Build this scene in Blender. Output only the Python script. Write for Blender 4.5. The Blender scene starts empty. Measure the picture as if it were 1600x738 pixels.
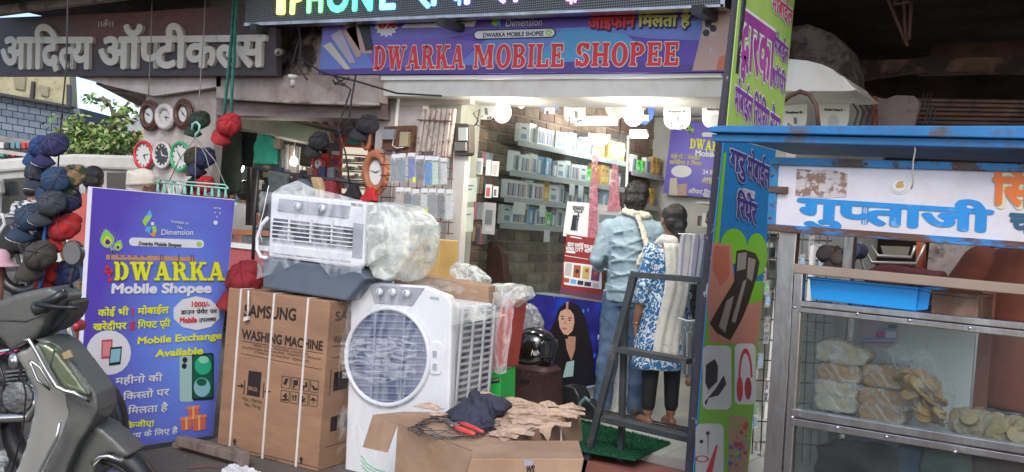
import bpy, math, random
from mathutils import Vector as V, Matrix
random.seed(7)
sc = bpy.context.scene
col = sc.collection
R = math.radians
rnd = random.uniform
# ------------------------------------------------------------------ camera
FPX, ROLL, PITCH, YAW = 1440.0, R(4.5), R(-0.9), R(35)
EYE = V((0, 0, 1.4))
FW = V((-math.sin(YAW)*math.cos(PITCH), math.cos(YAW)*math.cos(PITCH), math.sin(PITCH)))
R0 = V((math.cos(YAW), math.sin(YAW), 0)); U0 = R0.cross(FW)
RT = R0*math.cos(ROLL)+U0*math.sin(ROLL); UP = U0*math.cos(ROLL)-R0*math.sin(ROLL)
cd = bpy.data.cameras.new('camera'); cam = bpy.data.objects.new('camera', cd); col.objects.link(cam)
cd.sensor_width = 36; cd.lens = FPX/1600*36; cd.clip_end = 500; cd.clip_start = .05
cam.matrix_world = Matrix(((RT.x, UP.x, -FW.x, EYE.x), (RT.y, UP.y, -FW.y, EYE.y), (RT.z, UP.z, -FW.z, EYE.z), (0, 0, 0, 1)))
sc.camera = cam
# ------------------------------------------------------------------ daylight
w = bpy.data.worlds.new('World'); sc.world = w; w.use_nodes = True
nt = w.node_tree; bg = nt.nodes['Background']
sky = nt.nodes.new('ShaderNodeTexSky'); sky.sky_type = 'NISHITA'; sky.sun_disc = False
sky.sun_elevation = R(42); sky.sun_rotation = R(148); sky.air_density = .7; sky.dust_density = 1.5; sky.ozone_density = 0
nt.links.new(sky.outputs[0], bg.inputs[0]); bg.inputs[1].default_value = .15
sl = bpy.data.lights.new('sun', 'SUN'); sl.energy = .95; sl.angle = R(20); sl.color = (1, .965, .92)
so = bpy.data.objects.new('sun', sl); col.objects.link(so)
# sky sun_rotation is clockwise from +Y seen from above
sdir = V((math.sin(R(148))*math.cos(R(42)), math.cos(R(148))*math.cos(R(42)), math.sin(R(42))))
so.rotation_euler = sdir.to_track_quat('Z', 'Y').to_euler(); so.location = (0, -3, 9)
sc.view_settings.view_transform = 'Standard'; sc.view_settings.look = 'None'
sc.view_settings.exposure = .92; sc.view_settings.gamma = 1
sc.cycles.max_bounces = 7; sc.cycles.diffuse_bounces = 3; sc.cycles.glossy_bounces = 3
sc.cycles.transparent_max_bounces = 14; sc.cycles.caustics_reflective = False; sc.cycles.caustics_refractive = False
sc.cycles.sample_clamp_indirect = 4
# ------------------------------------------------------------------ planes: a pixel of the view meets a real surface
def ray(u, v): return FW*FPX+RT*(u-800)-UP*(v-369)
class PL:
    def __init__(s, p, n):
        s.p = V(p); s.n = V(n).normalized()
        if (EYE-s.p).dot(s.n) < 0: s.n = -s.n
    def P(s, u, v, off=0):
        d = ray(u, v); q = s.p
        return EYE+d*((q-EYE).dot(s.n)/d.dot(s.n))+s.n*off
def YP(y): return PL((0, y, 0), (0, -1, 0))
def XP(x): return PL((x, 0, 0), (1, 0, 0))
def ZP(z): return PL((0, 0, z), (0, 0, 1))
def DP(d, tilt=0):
    f = V((FW.x, FW.y, 0)).normalized(); return PL(EYE+f*d, -f)
def RP(p, deg): a = R(deg); return PL(p, (math.sin(a), -math.cos(a), 0))
# ------------------------------------------------------------------ materials
MT = {}
def mat(name, c, rough=.6, metal=0, var=.12, sc_=6, bump=0, bsc=40, c2=None, amt=.5, c2s=5, em=0, coat=0, spec=.5, ec=None, soft=.08, stretch=None, wave=None):
    if name in MT: return MT[name]
    m = bpy.data.materials.new(name); m.use_nodes = True; MT[name] = m
    n = m.node_tree.nodes; L = m.node_tree.links; b = n['Principled BSDF']
    b.inputs['Roughness'].default_value = rough; b.inputs['Metallic'].default_value = metal
    b.inputs['Coat Weight'].default_value = coat; b.inputs['Specular IOR Level'].default_value = spec
    c = tuple(c)+(1,)
    tc = n.new('ShaderNodeTexCoord'); vec = tc.outputs['Object']
    if stretch:
        mp = n.new('ShaderNodeMapping'); mp.inputs['Scale'].default_value = stretch; L.new(vec, mp.inputs[0]); vec = mp.outputs[0]
    out = None
    if var > 0:
        nz = n.new('ShaderNodeTexNoise'); nz.inputs['Scale'].default_value = sc_; nz.inputs['Detail'].default_value = 5
        L.new(vec, nz.inputs['Vector'])
        mr = n.new('ShaderNodeMapRange'); mr.inputs[1].default_value = .3; mr.inputs[2].default_value = .7
        mr.inputs[3].default_value = 1-var; mr.inputs[4].default_value = 1+var; L.new(nz.outputs[0], mr.inputs[0])
        mx = n.new('ShaderNodeVectorMath'); mx.operation = 'SCALE'; mx.inputs[0].default_value = c[:3]; L.new(mr.outputs[0], mx.inputs['Scale'])
        out = mx.outputs[0]
    if c2 is not None:
        nz = n.new('ShaderNodeTexNoise'); nz.inputs['Scale'].default_value = c2s; nz.inputs['Detail'].default_value = 8; nz.inputs['Roughness'].default_value = .65
        L.new(vec, nz.inputs['Vector'])
        mr = n.new('ShaderNodeMapRange'); t = 1-amt; t = .3+.4*t; mr.inputs[1].default_value = t-soft/2; mr.inputs[2].default_value = t+soft/2
        L.new(nz.outputs[0], mr.inputs[0])
        mx = n.new('ShaderNodeMixRGB'); mx.inputs[1].default_value = c; mx.inputs[2].default_value = tuple(c2)+(1,)
        if out: L.new(out, mx.inputs[1])
        L.new(mr.outputs[0], mx.inputs[0]); out = mx.outputs[0]
    if out: L.new(out, b.inputs['Base Color'])
    else: b.inputs['Base Color'].default_value = c
    if bump:
        nb = n.new('ShaderNodeTexNoise'); nb.inputs['Scale'].default_value = bsc; nb.inputs['Detail'].default_value = 4; L.new(vec, nb.inputs['Vector'])
        bp = n.new('ShaderNodeBump'); bp.inputs['Strength'].default_value = bump; bp.inputs['Distance'].default_value = .02
        L.new(nb.outputs[0], bp.inputs['Height']); L.new(bp.outputs[0], b.inputs['Normal'])
    if em:
        b.inputs['Emission Color'].default_value = tuple(ec or c[:3])+(1,); b.inputs['Emission Strength'].default_value = em
    return m
def film(name, tint=(.85, .87, .88), lo=.05, hi=.6, sc_=6, rough=.22, stretch=None, bump=.6):
    """wrinkled see-through plastic: clear where flat, milky along its creases"""
    if name in MT: return MT[name]
    m = bpy.data.materials.new(name); m.use_nodes = True; MT[name] = m
    n = m.node_tree.nodes; L = m.node_tree.links; b = n['Principled BSDF']; o = n['Material Output']
    b.inputs['Base Color'].default_value = tuple(tint)+(1,); b.inputs['Roughness'].default_value = rough; b.inputs['Specular IOR Level'].default_value = .8
    tc = n.new('ShaderNodeTexCoord'); vec = tc.outputs['Object']
    mp = n.new('ShaderNodeMapping'); mp.inputs['Scale'].default_value = stretch or (1, 1, 1); mp.inputs['Rotation'].default_value = (.3, .5, .4); L.new(vec, mp.inputs[0])
    nz = n.new('ShaderNodeTexNoise'); nz.inputs['Scale'].default_value = sc_; nz.inputs['Detail'].default_value = 6; nz.inputs['Distortion'].default_value = 1.2
    L.new(mp.outputs[0], nz.inputs['Vector'])
    # creases: where the noise crosses its middle
    s1 = n.new('ShaderNodeMath'); s1.operation = 'SUBTRACT'; s1.inputs[1].default_value = .5; L.new(nz.outputs[0], s1.inputs[0])
    s2 = n.new('ShaderNodeMath'); s2.operation = 'ABSOLUTE'; L.new(s1.outputs[0], s2.inputs[0])
    mr = n.new('ShaderNodeMapRange'); mr.inputs[1].default_value = 0; mr.inputs[2].default_value = .09; mr.inputs[3].default_value = hi; mr.inputs[4].default_value = lo
    L.new(s2.outputs[0], mr.inputs[0])
    tr = n.new('ShaderNodeBsdfTransparent'); mx = n.new('ShaderNodeMixShader')
    L.new(mr.outputs[0], mx.inputs[0]); L.new(tr.outputs[0], mx.inputs[1]); L.new(b.outputs[0], mx.inputs[2]); L.new(mx.outputs[0], o.inputs[0])
    bp = n.new('ShaderNodeBump'); bp.inputs['Strength'].default_value = bump; bp.inputs['Distance'].default_value = .03
    L.new(nz.outputs[0], bp.inputs['Height']); L.new(bp.outputs[0], b.inputs['Normal'])
    return m
def glass(name, tint=(.9, .95, .95), k=.12, haze=.0):
    if name in MT: return MT[name]
    m = bpy.data.materials.new(name); m.use_nodes = True; MT[name] = m
    n = m.node_tree.nodes; L = m.node_tree.links; b = n['Principled BSDF']; o = n['Material Output']
    b.inputs['Base Color'].default_value = (.5, .52, .52, 1); b.inputs['Roughness'].default_value = .04
    tr = n.new('ShaderNodeBsdfTransparent'); tr.inputs[0].default_value = tuple(tint)+(1,); gl = n.new('ShaderNodeBsdfGlossy'); gl.inputs['Roughness'].default_value = .03
    fr = n.new('ShaderNodeFresnel'); fr.inputs[0].default_value = 1.45
    ad = n.new('ShaderNodeMath'); ad.operation = 'MULTIPLY_ADD'; ad.inputs[1].default_value = .6; ad.inputs[2].default_value = k-.04; ad.use_clamp = True; L.new(fr.outputs[0], ad.inputs[0])
    mx = n.new('ShaderNodeMixShader'); L.new(ad.outputs[0], mx.inputs[0]); L.new(tr.outputs[0], mx.inputs[1]); L.new(gl.outputs[0], mx.inputs[2])
    if haze:
        df = n.new('ShaderNodeBsdfDiffuse'); df.inputs[0].default_value = (.7, .7, .68, 1); m2 = n.new('ShaderNodeMixShader')
        nz = n.new('ShaderNodeTexNoise'); nz.inputs['Scale'].default_value = 5; nz.inputs['Detail'].default_value = 5
        mr = n.new('ShaderNodeMapRange'); mr.inputs[1].default_value = .35; mr.inputs[2].default_value = .75; mr.inputs[3].default_value = haze*.4; mr.inputs[4].default_value = haze*1.6
        L.new(nz.outputs[0], mr.inputs[0]); L.new(mr.outputs[0], m2.inputs[0]); L.new(mx.outputs[0], m2.inputs[1]); L.new(df.outputs[0], m2.inputs[2]); L.new(m2.outputs[0], o.inputs[0])
    else: L.new(mx.outputs[0], o.inputs[0])
    return m
def pm(name, c, rough=.45, var=.03): return mat('print_'+name, c, rough, var=var, spec=.4)
# ------------------------------------------------------------------ glyphs (built-in font only)
CH = sorted(set('आदितयऑपटीकलसगुजमोबईरपिंगेंवशॉपीफनहैकभखफउडचथषणओएृॐ।ध' 'DWARKAMOBILESHOPEE Mobile Shopee Exchange Available PHONE 0123456789%/-+!.:&,()' 'SAMSUNG WASHING MACHINE Finance BACK Max Max770kg FOLDHERE CLAMP BELOW LINE' 'abcdefghijklmnopqrstuvwxyzABCDEFGHIJKLMNOPQRSTUVWXYZ' 'ाुूेैोौंँॅॉीि'))
GL = {}
def prep():
    obs = []
    for i, c in enumerate(CH):
        if c == ' ': continue
        for k, s in ((0, c), (1, c+'llll'), (2, 'llll')) if i == 0 or c != ' ' else ():
            if k == 2 and 'lw' in GL: continue
            cu = bpy.data.curves.new('g', 'FONT'); cu.body = s; cu.resolution_u = 3 if k == 0 else 1
            o = bpy.data.objects.new('g', cu); col.objects.link(o); obs.append((c, k, o))
            if k == 2: GL['lw'] = 0
    dg = bpy.context.evaluated_depsgraph_get(); dg.update()
    tmp = {}
    for c, k, o in obs:
        me = o.evaluated_get(dg).to_mesh()
        vs = [(v.co.x, v.co.y) for v in me.vertices]
        if k == 0: GL[c] = [vs, [tuple(p.vertices) for p in me.polygons], .3]
        tmp[(c, k)] = max([v[0] for v in vs] or [0])
        o.evaluated_get(dg).to_mesh_clear()
    lx = [v for (c, k), v in tmp.items() if k == 2][0]
    for c in CH:
        if c != ' ': GL[c][2] = max(0, tmp[(c, 1)]-lx)
    for c, k, o in obs:
        cu = o.data; bpy.data.objects.remove(o); bpy.data.curves.remove(cu)
prep()
def clipx(vs, fs, cut):
    ov, of = [], []
    for f in fs:
        p = [vs[i] for i in f]; q = []
        for i in range(len(p)):
            a, b = p[i], p[(i+1) % len(p)]
            if a[0] <= cut: q.append(a)
            if (a[0] <= cut) != (b[0] <= cut):
                t = (cut-a[0])/(b[0]-a[0]); q.append((cut, a[1]+t*(b[1]-a[1])))
        if len(q) > 2: of.append(tuple(range(len(ov), len(ov)+len(q)))); ov += q
    return ov, of
def layout(s):
    """Devanagari by hand: ि is written before its consonant, ~ makes a half form, _x sets x small below"""
    vs, fs, x = [], [], 0; i = 0
    while i < len(s):
        c = s[i]; nx = s[i+1] if i+1 < len(s) else ''
        if c == ' ': x += .28; i += 1; continue
        if c == '_':
            g = GL[nx]; b = len(vs); vs += [(x-.5+a*.55, y*.5-.2) for a, y in g[0]]; fs += [tuple(b+j for j in f) for f in g[1]]; i += 2; continue
        g = GL.get(c)
        if not g: i += 1; continue
        gv, gf, ad = g
        if nx == '~':
            cut = ad-.16; gv, gf = clipx(gv, gf, cut); ad = cut; i += 1
        b = len(vs); vs += [(x+a, y) for a, y in gv]; fs += [tuple(b+j for j in f) for f in gf]
        x += ad; i += 1
    return vs, fs, x
# slab serif capitals, drawn as pieces
def _q(*p): return [tuple(p)]
def _ring(cx, cy, ro, rp, ri, rq, a0, a1, n=12):
    out = []
    for k in range(n):
        a, b = R(a0+(a1-a0)*k/n), R(a0+(a1-a0)*(k+1)/n)
        out.append(((cx+ro*math.cos(a), cy+rp*math.sin(a)), (cx+ro*math.cos(b), cy+rp*math.sin(b)), (cx+ri*math.cos(b), cy+rq*math.sin(b)), (cx+ri*math.cos(a), cy+rq*math.sin(a))))
    return out
def _b(x0, y0, x1, y1): return _q((x0, y0), (x1, y0), (x1, y1), (x0, y1))
def _stem(x, w_=.2): return _b(x, 0, x+w_, 1)+_b(x-.07, 0, x+w_+.07, .1)+_b(x-.07, .9, x+w_+.07, 1)
def _dg(x0, y0, x1, y1, w_): return _q((x0, y0), (x0+w_, y0), (x1+w_, y1), (x1, y1))
SL = {
 'D': (_stem(.1)+_ring(.38, .5, .42, .5, .2, .38, -90, 90)+_b(.28, 0, .4, .12)+_b(.28, .88, .4, 1), .86),
 'W': (_dg(.08, 1, .3, 0, .2)+_dg(.58, 1, .34, 0, .1)+_dg(.5, 1, .74, 0, .2)+_dg(1.08, 1, .8, 0, .09)+_b(.0, .9, .38, 1)+_b(.45, .9, .8, 1)+_b(.98, .9, 1.26, 1), 1.28),
 'A': (_dg(.1, 0, .38, 1, .1)+_dg(.62, 0, .36, 1, .22)+_b(.22, .27, .68, .38)+_b(0, 0, .3, .1)+_b(.54, 0, .94, .1), .96),
 'R': (_stem(.1)+_ring(.4, .74, .33, .26, .13, .15, -90, 90)+_b(.28, .48, .42, .59)+_b(.28, .89, .42, 1)+_dg(.6, 0, .38, .5, .22)+_b(.6, 0, .92, .1), .92),
 'K': (_stem(.1)+_dg(.3, .42, .66, 1, .12)+_dg(.6, 0, .36, .58, .23)+_b(.55, 0, .96, .1)+_b(.56, .9, .92, 1), .97),
 'M': (_stem(.1, .1)+_stem(.86, .2)+_dg(.5, .12, .12, 1, .2)+_dg(.5, .12, .86, 1, .1), 1.24),
 'O': (_ring(.42, .5, .4, .52, .19, .4, 0, 360, 22), .86),
 'B': (_stem(.1)+_ring(.4, .75, .31, .25, .12, .15, -90, 90)+_ring(.4, .26, .36, .26, .15, .16, -90, 90)+_b(.28, 0, .42, .1)+_b(.28, .44, .42, .58)+_b(.28, .9, .42, 1), .84),
 'I': (_stem(.1), .42),
 'L': (_stem(.1)+_b(.3, 0, .72, .12)+_b(.6, .1, .72, .34), .78),
 'E': (_stem(.1)+_b(.3, 0, .74, .12)+_b(.62, .1, .74, .32)+_b(.3, .88, .7, 1)+_b(.6, .68, .7, .9)+_b(.3, .46, .52, .56)+_b(.46, .36, .55, .66), .82),
 'S': (_ring(.36, .73, .3, .29, .1, .16, 20, 250)+_ring(.38, .28, .32, .3, .12, .16, -160, 80)+_b(.56, .72, .68, 1)+_b(.04, 0, .14, .3), .76),
 'H': (_stem(.1)+_stem(.62)+_b(.28, .44, .64, .56), .96),
 'P': (_stem(.1)+_ring(.4, .72, .35, .28, .14, .16, -90, 90)+_b(.28, .44, .42, .56)+_b(.28, .88, .42, 1), .82),
}
def layout_slab(s):
    vs, fs, x = [], [], 0
    for c in s:
        if c == ' ': x += .4; continue
        if c not in SL: continue
        ps, ad = SL[c]
        for p in ps:
            b = len(vs); vs += [(x+a, y) for a, y in p]; fs.append(tuple(range(b, b+len(p))))
        x += ad+.05
    return vs, fs, x
# ------------------------------------------------------------------ mesh builder
class MB:
    def __init__(s, M=None): s.v, s.f, s.m, s.s = [], [], [], []; s.M = M
    def add(s, vs, fs, mi=0, sm=False):
        b = len(s.v); s.v += [(s.M @ V(p) if s.M else V(p)) for p in vs]
        for f in fs: s.f.append(tuple(b+i for i in f)); s.m.append(mi); s.s.append(sm)
        return s
    def poly(s, pl, pts, off=0, mi=0):
        return s.add([pl.P(u, v, off) for u, v in pts], [tuple(range(len(pts)))], mi)
    def slab(s, pl, pts, th, off=0, mi=0):
        n = len(pts); a = [pl.P(u, v, off) for u, v in pts]; b = [p-pl.n*th for p in a]
        return s.add(a+b, [tuple(range(n)), tuple(range(2*n-1, n-1, -1))]+[(i, i+n, (i+1) % n+n, (i+1) % n) for i in range(n)], mi)
    def box(s, x0, y0, z0, x1, y1, z1, mi=0):
        return s.add([(x, y, z) for z in (z0, z1) for x, y in ((x0, y0), (x1, y0), (x1, y1), (x0, y1))],
                     [(3, 2, 1, 0), (4, 5, 6, 7), (0, 1, 5, 4), (1, 2, 6, 5), (2, 3, 7, 6), (3, 0, 4, 7)], mi)
    def obox(s, c, ax, ay, az, mi=0):
        c, ax, ay, az = V(c), V(ax), V(ay), V(az)
        return s.add([c+ax*i+ay*j+az*k for k in (-.5, .5) for i, j in ((-.5, -.5), (.5, -.5), (.5, .5), (-.5, .5))],
                     [(3, 2, 1, 0), (4, 5, 6, 7), (0, 1, 5, 4), (1, 2, 6, 5), (2, 3, 7, 6), (3, 0, 4, 7)], mi)
    def tube(s, pts, r, n=8, mi=0, closed=False, cap=True, sm=True, flat=1):
        pts = [V(p) for p in pts]; N = len(pts)
        rs = r if isinstance(r, (list, tuple)) else [r]*N
        vs = []; ref = None
        for i, p in enumerate(pts):
            if closed: d = pts[(i+1) % N]-pts[i-1]
            else: d = pts[min(i+1, N-1)]-pts[max(i-1, 0)]
            if d.length < 1e-9: d = V((0, 0, 1))
            d.normalize()
            if ref is None:
                ref = V((0, 0, 1)) if abs(d.z) < .9 else V((1, 0, 0))
            a = d.cross(ref)
            if a.length < 1e-6: a = d.orthogonal()
            a.normalize(); b = a.cross(d).normalized(); ref = b
            for k in range(n):
                t = 2*math.pi*k/n; vs.append(p+a*math.cos(t)*rs[i]+b*math.sin(t)*rs[i]*flat)
        fs = []
        for i in range(N if closed else N-1):
            j = (i+1) % N
            for k in range(n): fs.append((i*n+k, i*n+(k+1) % n, j*n+(k+1) % n, j*n+k))
        if cap and not closed: fs += [tuple(range(n-1, -1, -1)), tuple(range((N-1)*n, N*n))]
        return s.add(vs, fs, mi, sm)
    def ptube(s, pl, pts, r, off=0, **k): return s.tube([pl.P(u, v, off) for u, v in pts], r, **k)
    def ell(s, c, r, mi=0, n=14, m=9, rot=None, top=None):
        c = V(c); r = (r, r, r) if not hasattr(r, '__len__') else r
        vs = []; 
        for j in range(m+1):
            t = math.pi*j/m
            for k in range(n):
                a = 2*math.pi*k/n; p = V((r[0]*math.sin(t)*math.cos(a), r[1]*math.sin(t)*math.sin(a), r[2]*math.cos(t)))
                if rot: p = rot @ p
                vs.append(c+p)
        fs = [(j*n+k, (j+1)*n+k, (j+1)*n+(k+1) % n, j*n+(k+1) % n) for j in range(m) for k in range(n)]
        return s.add(vs, fs, mi, True)
    def loft(s, rings, n=20, mi=0, sm=True, cap=True, p=2.0):
        """rings: (z, rx, ry, cx, cy); superellipse power p"""
        vs = []
        for z, rx, ry, cx, cy in rings:
            for k in range(n):
                a = 2*math.pi*k/n; c, q = math.cos(a), math.sin(a)
                vs.append((cx+rx*math.copysign(abs(c)**(2/p), c), cy+ry*math.copysign(abs(q)**(2/p), q), z))
        fs = [(j*n+k, j*n+(k+1) % n, (j+1)*n+(k+1) % n, (j+1)*n+k) for j in range(len(rings)-1) for k in range(n)]
        if cap: fs += [tuple(range(n-1, -1, -1)), tuple(range((len(rings)-1)*n, len(rings)*n))]
        return s.add(vs, fs, mi, sm)
    def sheet(s, fn, nu, nv, mi=0, sm=True, th=0):
        vs = [fn(i/nu, j/nv) for j in range(nv+1) for i in range(nu+1)]
        return s.add(vs, [(j*(nu+1)+i, j*(nu+1)+i+1, (j+1)*(nu+1)+i+1, (j+1)*(nu+1)+i) for j in range(nv) for i in range(nu)], mi, sm)
    def text(s, pl, t, a, b, h, off=.001, bold=0, mi=0, slab=False, ext=0, lean=4.5, fit=True, cols=None):
        """string t along the pixel line a-b (its width fitted), h pixels tall, as thin raised print on plane pl"""
        vs, fs, wd = layout_slab(t) if slab else layout(t)
        if not vs: return s
        unit = 1.0 if slab else .72
        ax, ay = (b[0]-a[0])/wd, (b[1]-a[1])/wd; l = R(lean); ux, uy = math.sin(l)*h/unit, -math.cos(l)*h/unit
        sh = [(0, 0)]
        if bold: sh = [(bold*math.cos(k*math.pi/4), bold*math.sin(k*math.pi/4)) for k in range(8)]+[(0, 0)]
        for q, (dx, dy) in enumerate(sh):
            o = off+q*.00012
            base = [pl.P(a[0]+ax*(x+dx)+ux*(y+dy), a[1]+ay*(x+dx)+uy*(y+dy), o+ext) for x, y in vs]
            if slab:
                for j, f in enumerate(fs): s.add([base[i]+pl.n*((j % 7)*.00005) for i in f], [tuple(range(len(f)))], mi)
            else: s.add(base, fs, mi)
            if ext:
                ed = {}
                for f in fs:
                    for i in range(len(f)):
                        e = (f[i], f[(i+1) % len(f)]); ed[e] = 1
                sv = []; sf = []
                for (i, j) in ed:
                    if (j, i) not in ed:
                        n0 = len(sv); sv += [base[i], base[j], base[j]-pl.n*(ext+o), base[i]-pl.n*(ext+o)]; sf.append((n0, n0+1, n0+2, n0+3))
                s.add(sv, sf, mi)
        return s
    def build(s, name, mats, parent=None, label=None, cat=None, group=None, kind=None, bevel=0, vox=0, smo=0, sub=0, solid=0):
        me = bpy.data.meshes.new(name)
        if not s.v: s.v = [V((0, 0, 0))]
        if parent: org = wl(parent)
        else:
            xs = [p.x for p in s.v]; ys = [p.y for p in s.v]; zs = [p.z for p in s.v]
            org = V(((min(xs)+max(xs))/2, (min(ys)+max(ys))/2, min(zs)))
        me.from_pydata([p-org for p in s.v], [], s.f)
        for mm in (mats if isinstance(mats, (list, tuple)) else [mats]): me.materials.append(mm)
        me.polygons.foreach_set('material_index', s.m); me.polygons.foreach_set('use_smooth', s.s); me.update()
        o = bpy.data.objects.new(name, me); col.objects.link(o)
        if parent: o.parent = parent
        else: o.location = org
        if solid: q = o.modifiers.new('t', 'SOLIDIFY'); q.thickness = solid; q.offset = 0
        if vox: q = o.modifiers.new('r', 'REMESH'); q.mode = 'VOXEL'; q.voxel_size = vox; q.use_smooth_shade = True
        if smo: q = o.modifiers.new('s', 'SMOOTH'); q.iterations = smo; q.factor = .6
        if sub: q = o.modifiers.new('u', 'SUBSURF'); q.levels = q.render_levels = sub
        if bevel: q = o.modifiers.new('b', 'BEVEL'); q.width = bevel; q.segments = 2; q.limit_method = 'ANGLE'; q.angle_limit = R(40)
        tag(o, label, cat, group, kind); return o
def wl(o):
    p = V((0, 0, 0))
    while o: p = p+o.location; o = o.parent
    return p
def tag(o, label=None, cat=None, group=None, kind=None):
    if label: o['label'] = label
    if cat: o['category'] = cat
    if group: o['group'] = group
    if kind: o['kind'] = kind
    return o
def thing(name, label, cat, loc, group=None):
    o = bpy.data.objects.new(name, None); col.objects.link(o); o.location = loc; o.empty_display_size = .1
    return tag(o, label, cat, group)
def bb(*pts): # small helper: rectangle in pixels x0,y0,x1,y1
    x0, y0, x1, y1 = pts; return [(x0, y0), (x1, y0), (x1, y1), (x0, y1)]
def lean(x0, y0, x1, y1, d=4.5, s1=0, s2=None):
    """rectangle whose sides lean with the view and whose top/bottom slope s1/s2 (px per px)"""
    s2 = s1 if s2 is None else s2; k = math.tan(R(d)); h = y1-y0
    return [(x0+h*k*.5, y0), (x1+h*k*.5, y0+(x1-x0)*s1), (x1-h*k*.5, y1+(x1-x0)*s2), (x0-h*k*.5, y1)]
def circ(cx, cy, rx, ry=None, n=20, a0=0): ry = ry or rx; return [(cx+rx*math.cos(2*math.pi*k/n+a0), cy+ry*math.sin(2*math.pi*k/n+a0)) for k in range(n)]
def rrect(x0, y0, x1, y1, r, s=0, n=4):
    out = []
    for cx, cy, a in ((x1-r, y0+r, -90), (x1-r, y1-r, 0), (x0+r, y1-r, 90), (x0+r, y0+r, 180)):
        for k in range(n+1):
            t = R(a+90*k/n); x = cx+r*math.cos(t); y = cy+r*math.sin(t); out.append((x, y+(x-x0)*s))
    return out
# ================================================================== SETTING
m_road = mat('road', (.115, .1, .088), .9, var=.25, sc_=1.6, bump=.6, bsc=25, c2=(.07, .06, .052), amt=.42, c2s=1.1, soft=.25)
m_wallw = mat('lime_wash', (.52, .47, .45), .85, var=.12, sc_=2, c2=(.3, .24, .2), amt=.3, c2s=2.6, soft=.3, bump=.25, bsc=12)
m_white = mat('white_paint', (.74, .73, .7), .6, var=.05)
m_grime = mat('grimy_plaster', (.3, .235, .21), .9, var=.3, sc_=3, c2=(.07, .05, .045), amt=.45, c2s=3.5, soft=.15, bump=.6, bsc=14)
m_soot_shade = mat('soot_and_shade', (.035, .026, .022), .95, var=.5, sc_=2, bump=.5, bsc=10, c2=(.07, .045, .035), amt=.3, c2s=3, soft=.3)  # burnt soot, with the darkness of the recess also put into the colour
m_tile = mat('floor_tile', (.52, .53, .48), .35, var=.08, sc_=3)
m_dark = mat('dark_metal', (.03, .03, .032), .45, var=.2)
m_steel = mat('stainless', (.56, .54, .53), .28, 1, var=.18, sc_=5, c2=(.3, .22, .18), amt=.3, c2s=6, soft=.4, bump=.08, bsc=60, stretch=(1, 1, .2))
m_rust = mat('rusty', (.16, .08, .05), .9, var=.35, sc_=9, bump=.4)
m_black = mat('black_plastic', (.018, .018, .02), .35, var=.1)
m_wood = mat('old_wood', (.2, .11, .06), .75, var=.3, sc_=5, bump=.3, stretch=(1, 1, 6))
m_wire = mat('wire_black', (.02, .018, .018), .6, var=0)
g = MB(); g.add([(-150, -60, 0), (150, -60, 0), (150, 120, 0), (-150, 120, 0)], [(0, 1, 2, 3)])
g.build('ground', m_road, kind='structure')
b = MB(); b.box(-4.9, 4.78, 0, 6, 8.9, .146)
b.build('shop_floor', m_tile, kind='structure')
b = MB(); b.box(-3.3, 4.5, 0, -1.9, 4.77, .1); b.build('entrance_step', mat('red_oxide', (.24, .1, .075), .6, var=.2), kind='structure')
# floor tiles on the visible part of the platform
fl = bpy.data.objects['shop_floor']; tm = None
for i in range(4):
    for j in range(6):
        if tm is None:
            t = MB(); t.box(-3.4, 4.79, .146, -3.4+.395, 4.79+.395, .152); tm = t.build('floor_tile', m_tile, fl, bevel=.002); k0 = tm
        elif True:
            k = k0.copy(); col.objects.link(k); k.parent = fl; k.location = (i*.4, j*.4, rnd(-.0006, .0006))
# low pieces of litter on the ground
# ------------------------------------------------------------------ the shop building
bl = thing('shop_building', 'old low shop building with grimy plaster fascia and dark overhanging eave above all the signs', 'building', (-4, 9, 0))
b = MB(); b.box(-13.5, 9.4, 0, -8.3, 9.6, 3.4); b.box(-8.3, 9.4, 0, 7, 9.6, 3.4); b.build('back_wall', m_soot_shade, bl)
b = MB(); b.box(-10.5, 4.1, 3.3, 7, 9.6, 3.45); b.build('eave_slab', m_soot_shade, bl)
b = MB(); b.box(6.8, 4.9, 0, 7, 9.4, 3.3); b.build('side_wall', m_soot_shade, bl)
mpale = mat('pale_beam', (.34, .29, .27), .8, var=.2, c2=(.12, .09, .08), amt=.35, c2s=4)
for y, z in ((4.15, 3.2), (4.75, 3.14)):
    b = MB(); b.box(-10.4, y, z, -5.4, y+.07, z+.09); b.build('eave_batten', mpale, bl)
P5 = YP(5.15)
# white shutter-box beam under the main sign, broken at its right end
b = MB(); top = [(498, 119), (800, 121), (1130, 112), (1232, 92), (1262, 95), (1285, 101)]
bot = [(1338, 141), (1322, 143), (1300, 143), (1232, 143), (1130, 152), (800, 152), (560, 150), (498, 128)]
b.slab(P5, top+[(1300, 108), (1311, 118), (1318, 120), (1326, 130)]+bot, .5); b.build('white_beam', mat('white_beam', (.62, .61, .57), .55, var=.06, c2=(.4, .37, .33), amt=.18, c2s=3, soft=.3), bl, bevel=.004)
b = MB(); b.slab(P5, [(498, 120), (1130, 116), (1130, 122), (498, 127)], .03, .025); b.build('beam_lip', m_white, bl)
# grimy plaster fascia seen between the signs and above right
b = MB(); b.slab(YP(5.35), [(385, 30), (520, 30), (520, 125), (385, 125)], .2); b.build('fascia_plaster', mat('fascia_plaster', (.42, .33, .3), .9, var=.3, sc_=5, c2=(.06, .045, .04), amt=.5, c2s=4.5, soft=.12, bump=.8, bsc=16), bl)
b = MB(); b.slab(YP(5.4), [(1225, 45), (1262, 38), (1300, 52), (1322, 75), (1332, 110), (1335, 150), (1225, 150)], .25); b.build('broken_plaster', mat('broken_plaster', (.085, .06, .055), .95, var=.45, sc_=4, c2=(.03, .02, .018), amt=.5, c2s=5, soft=.1, bump=1, bsc=14), bl)
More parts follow.
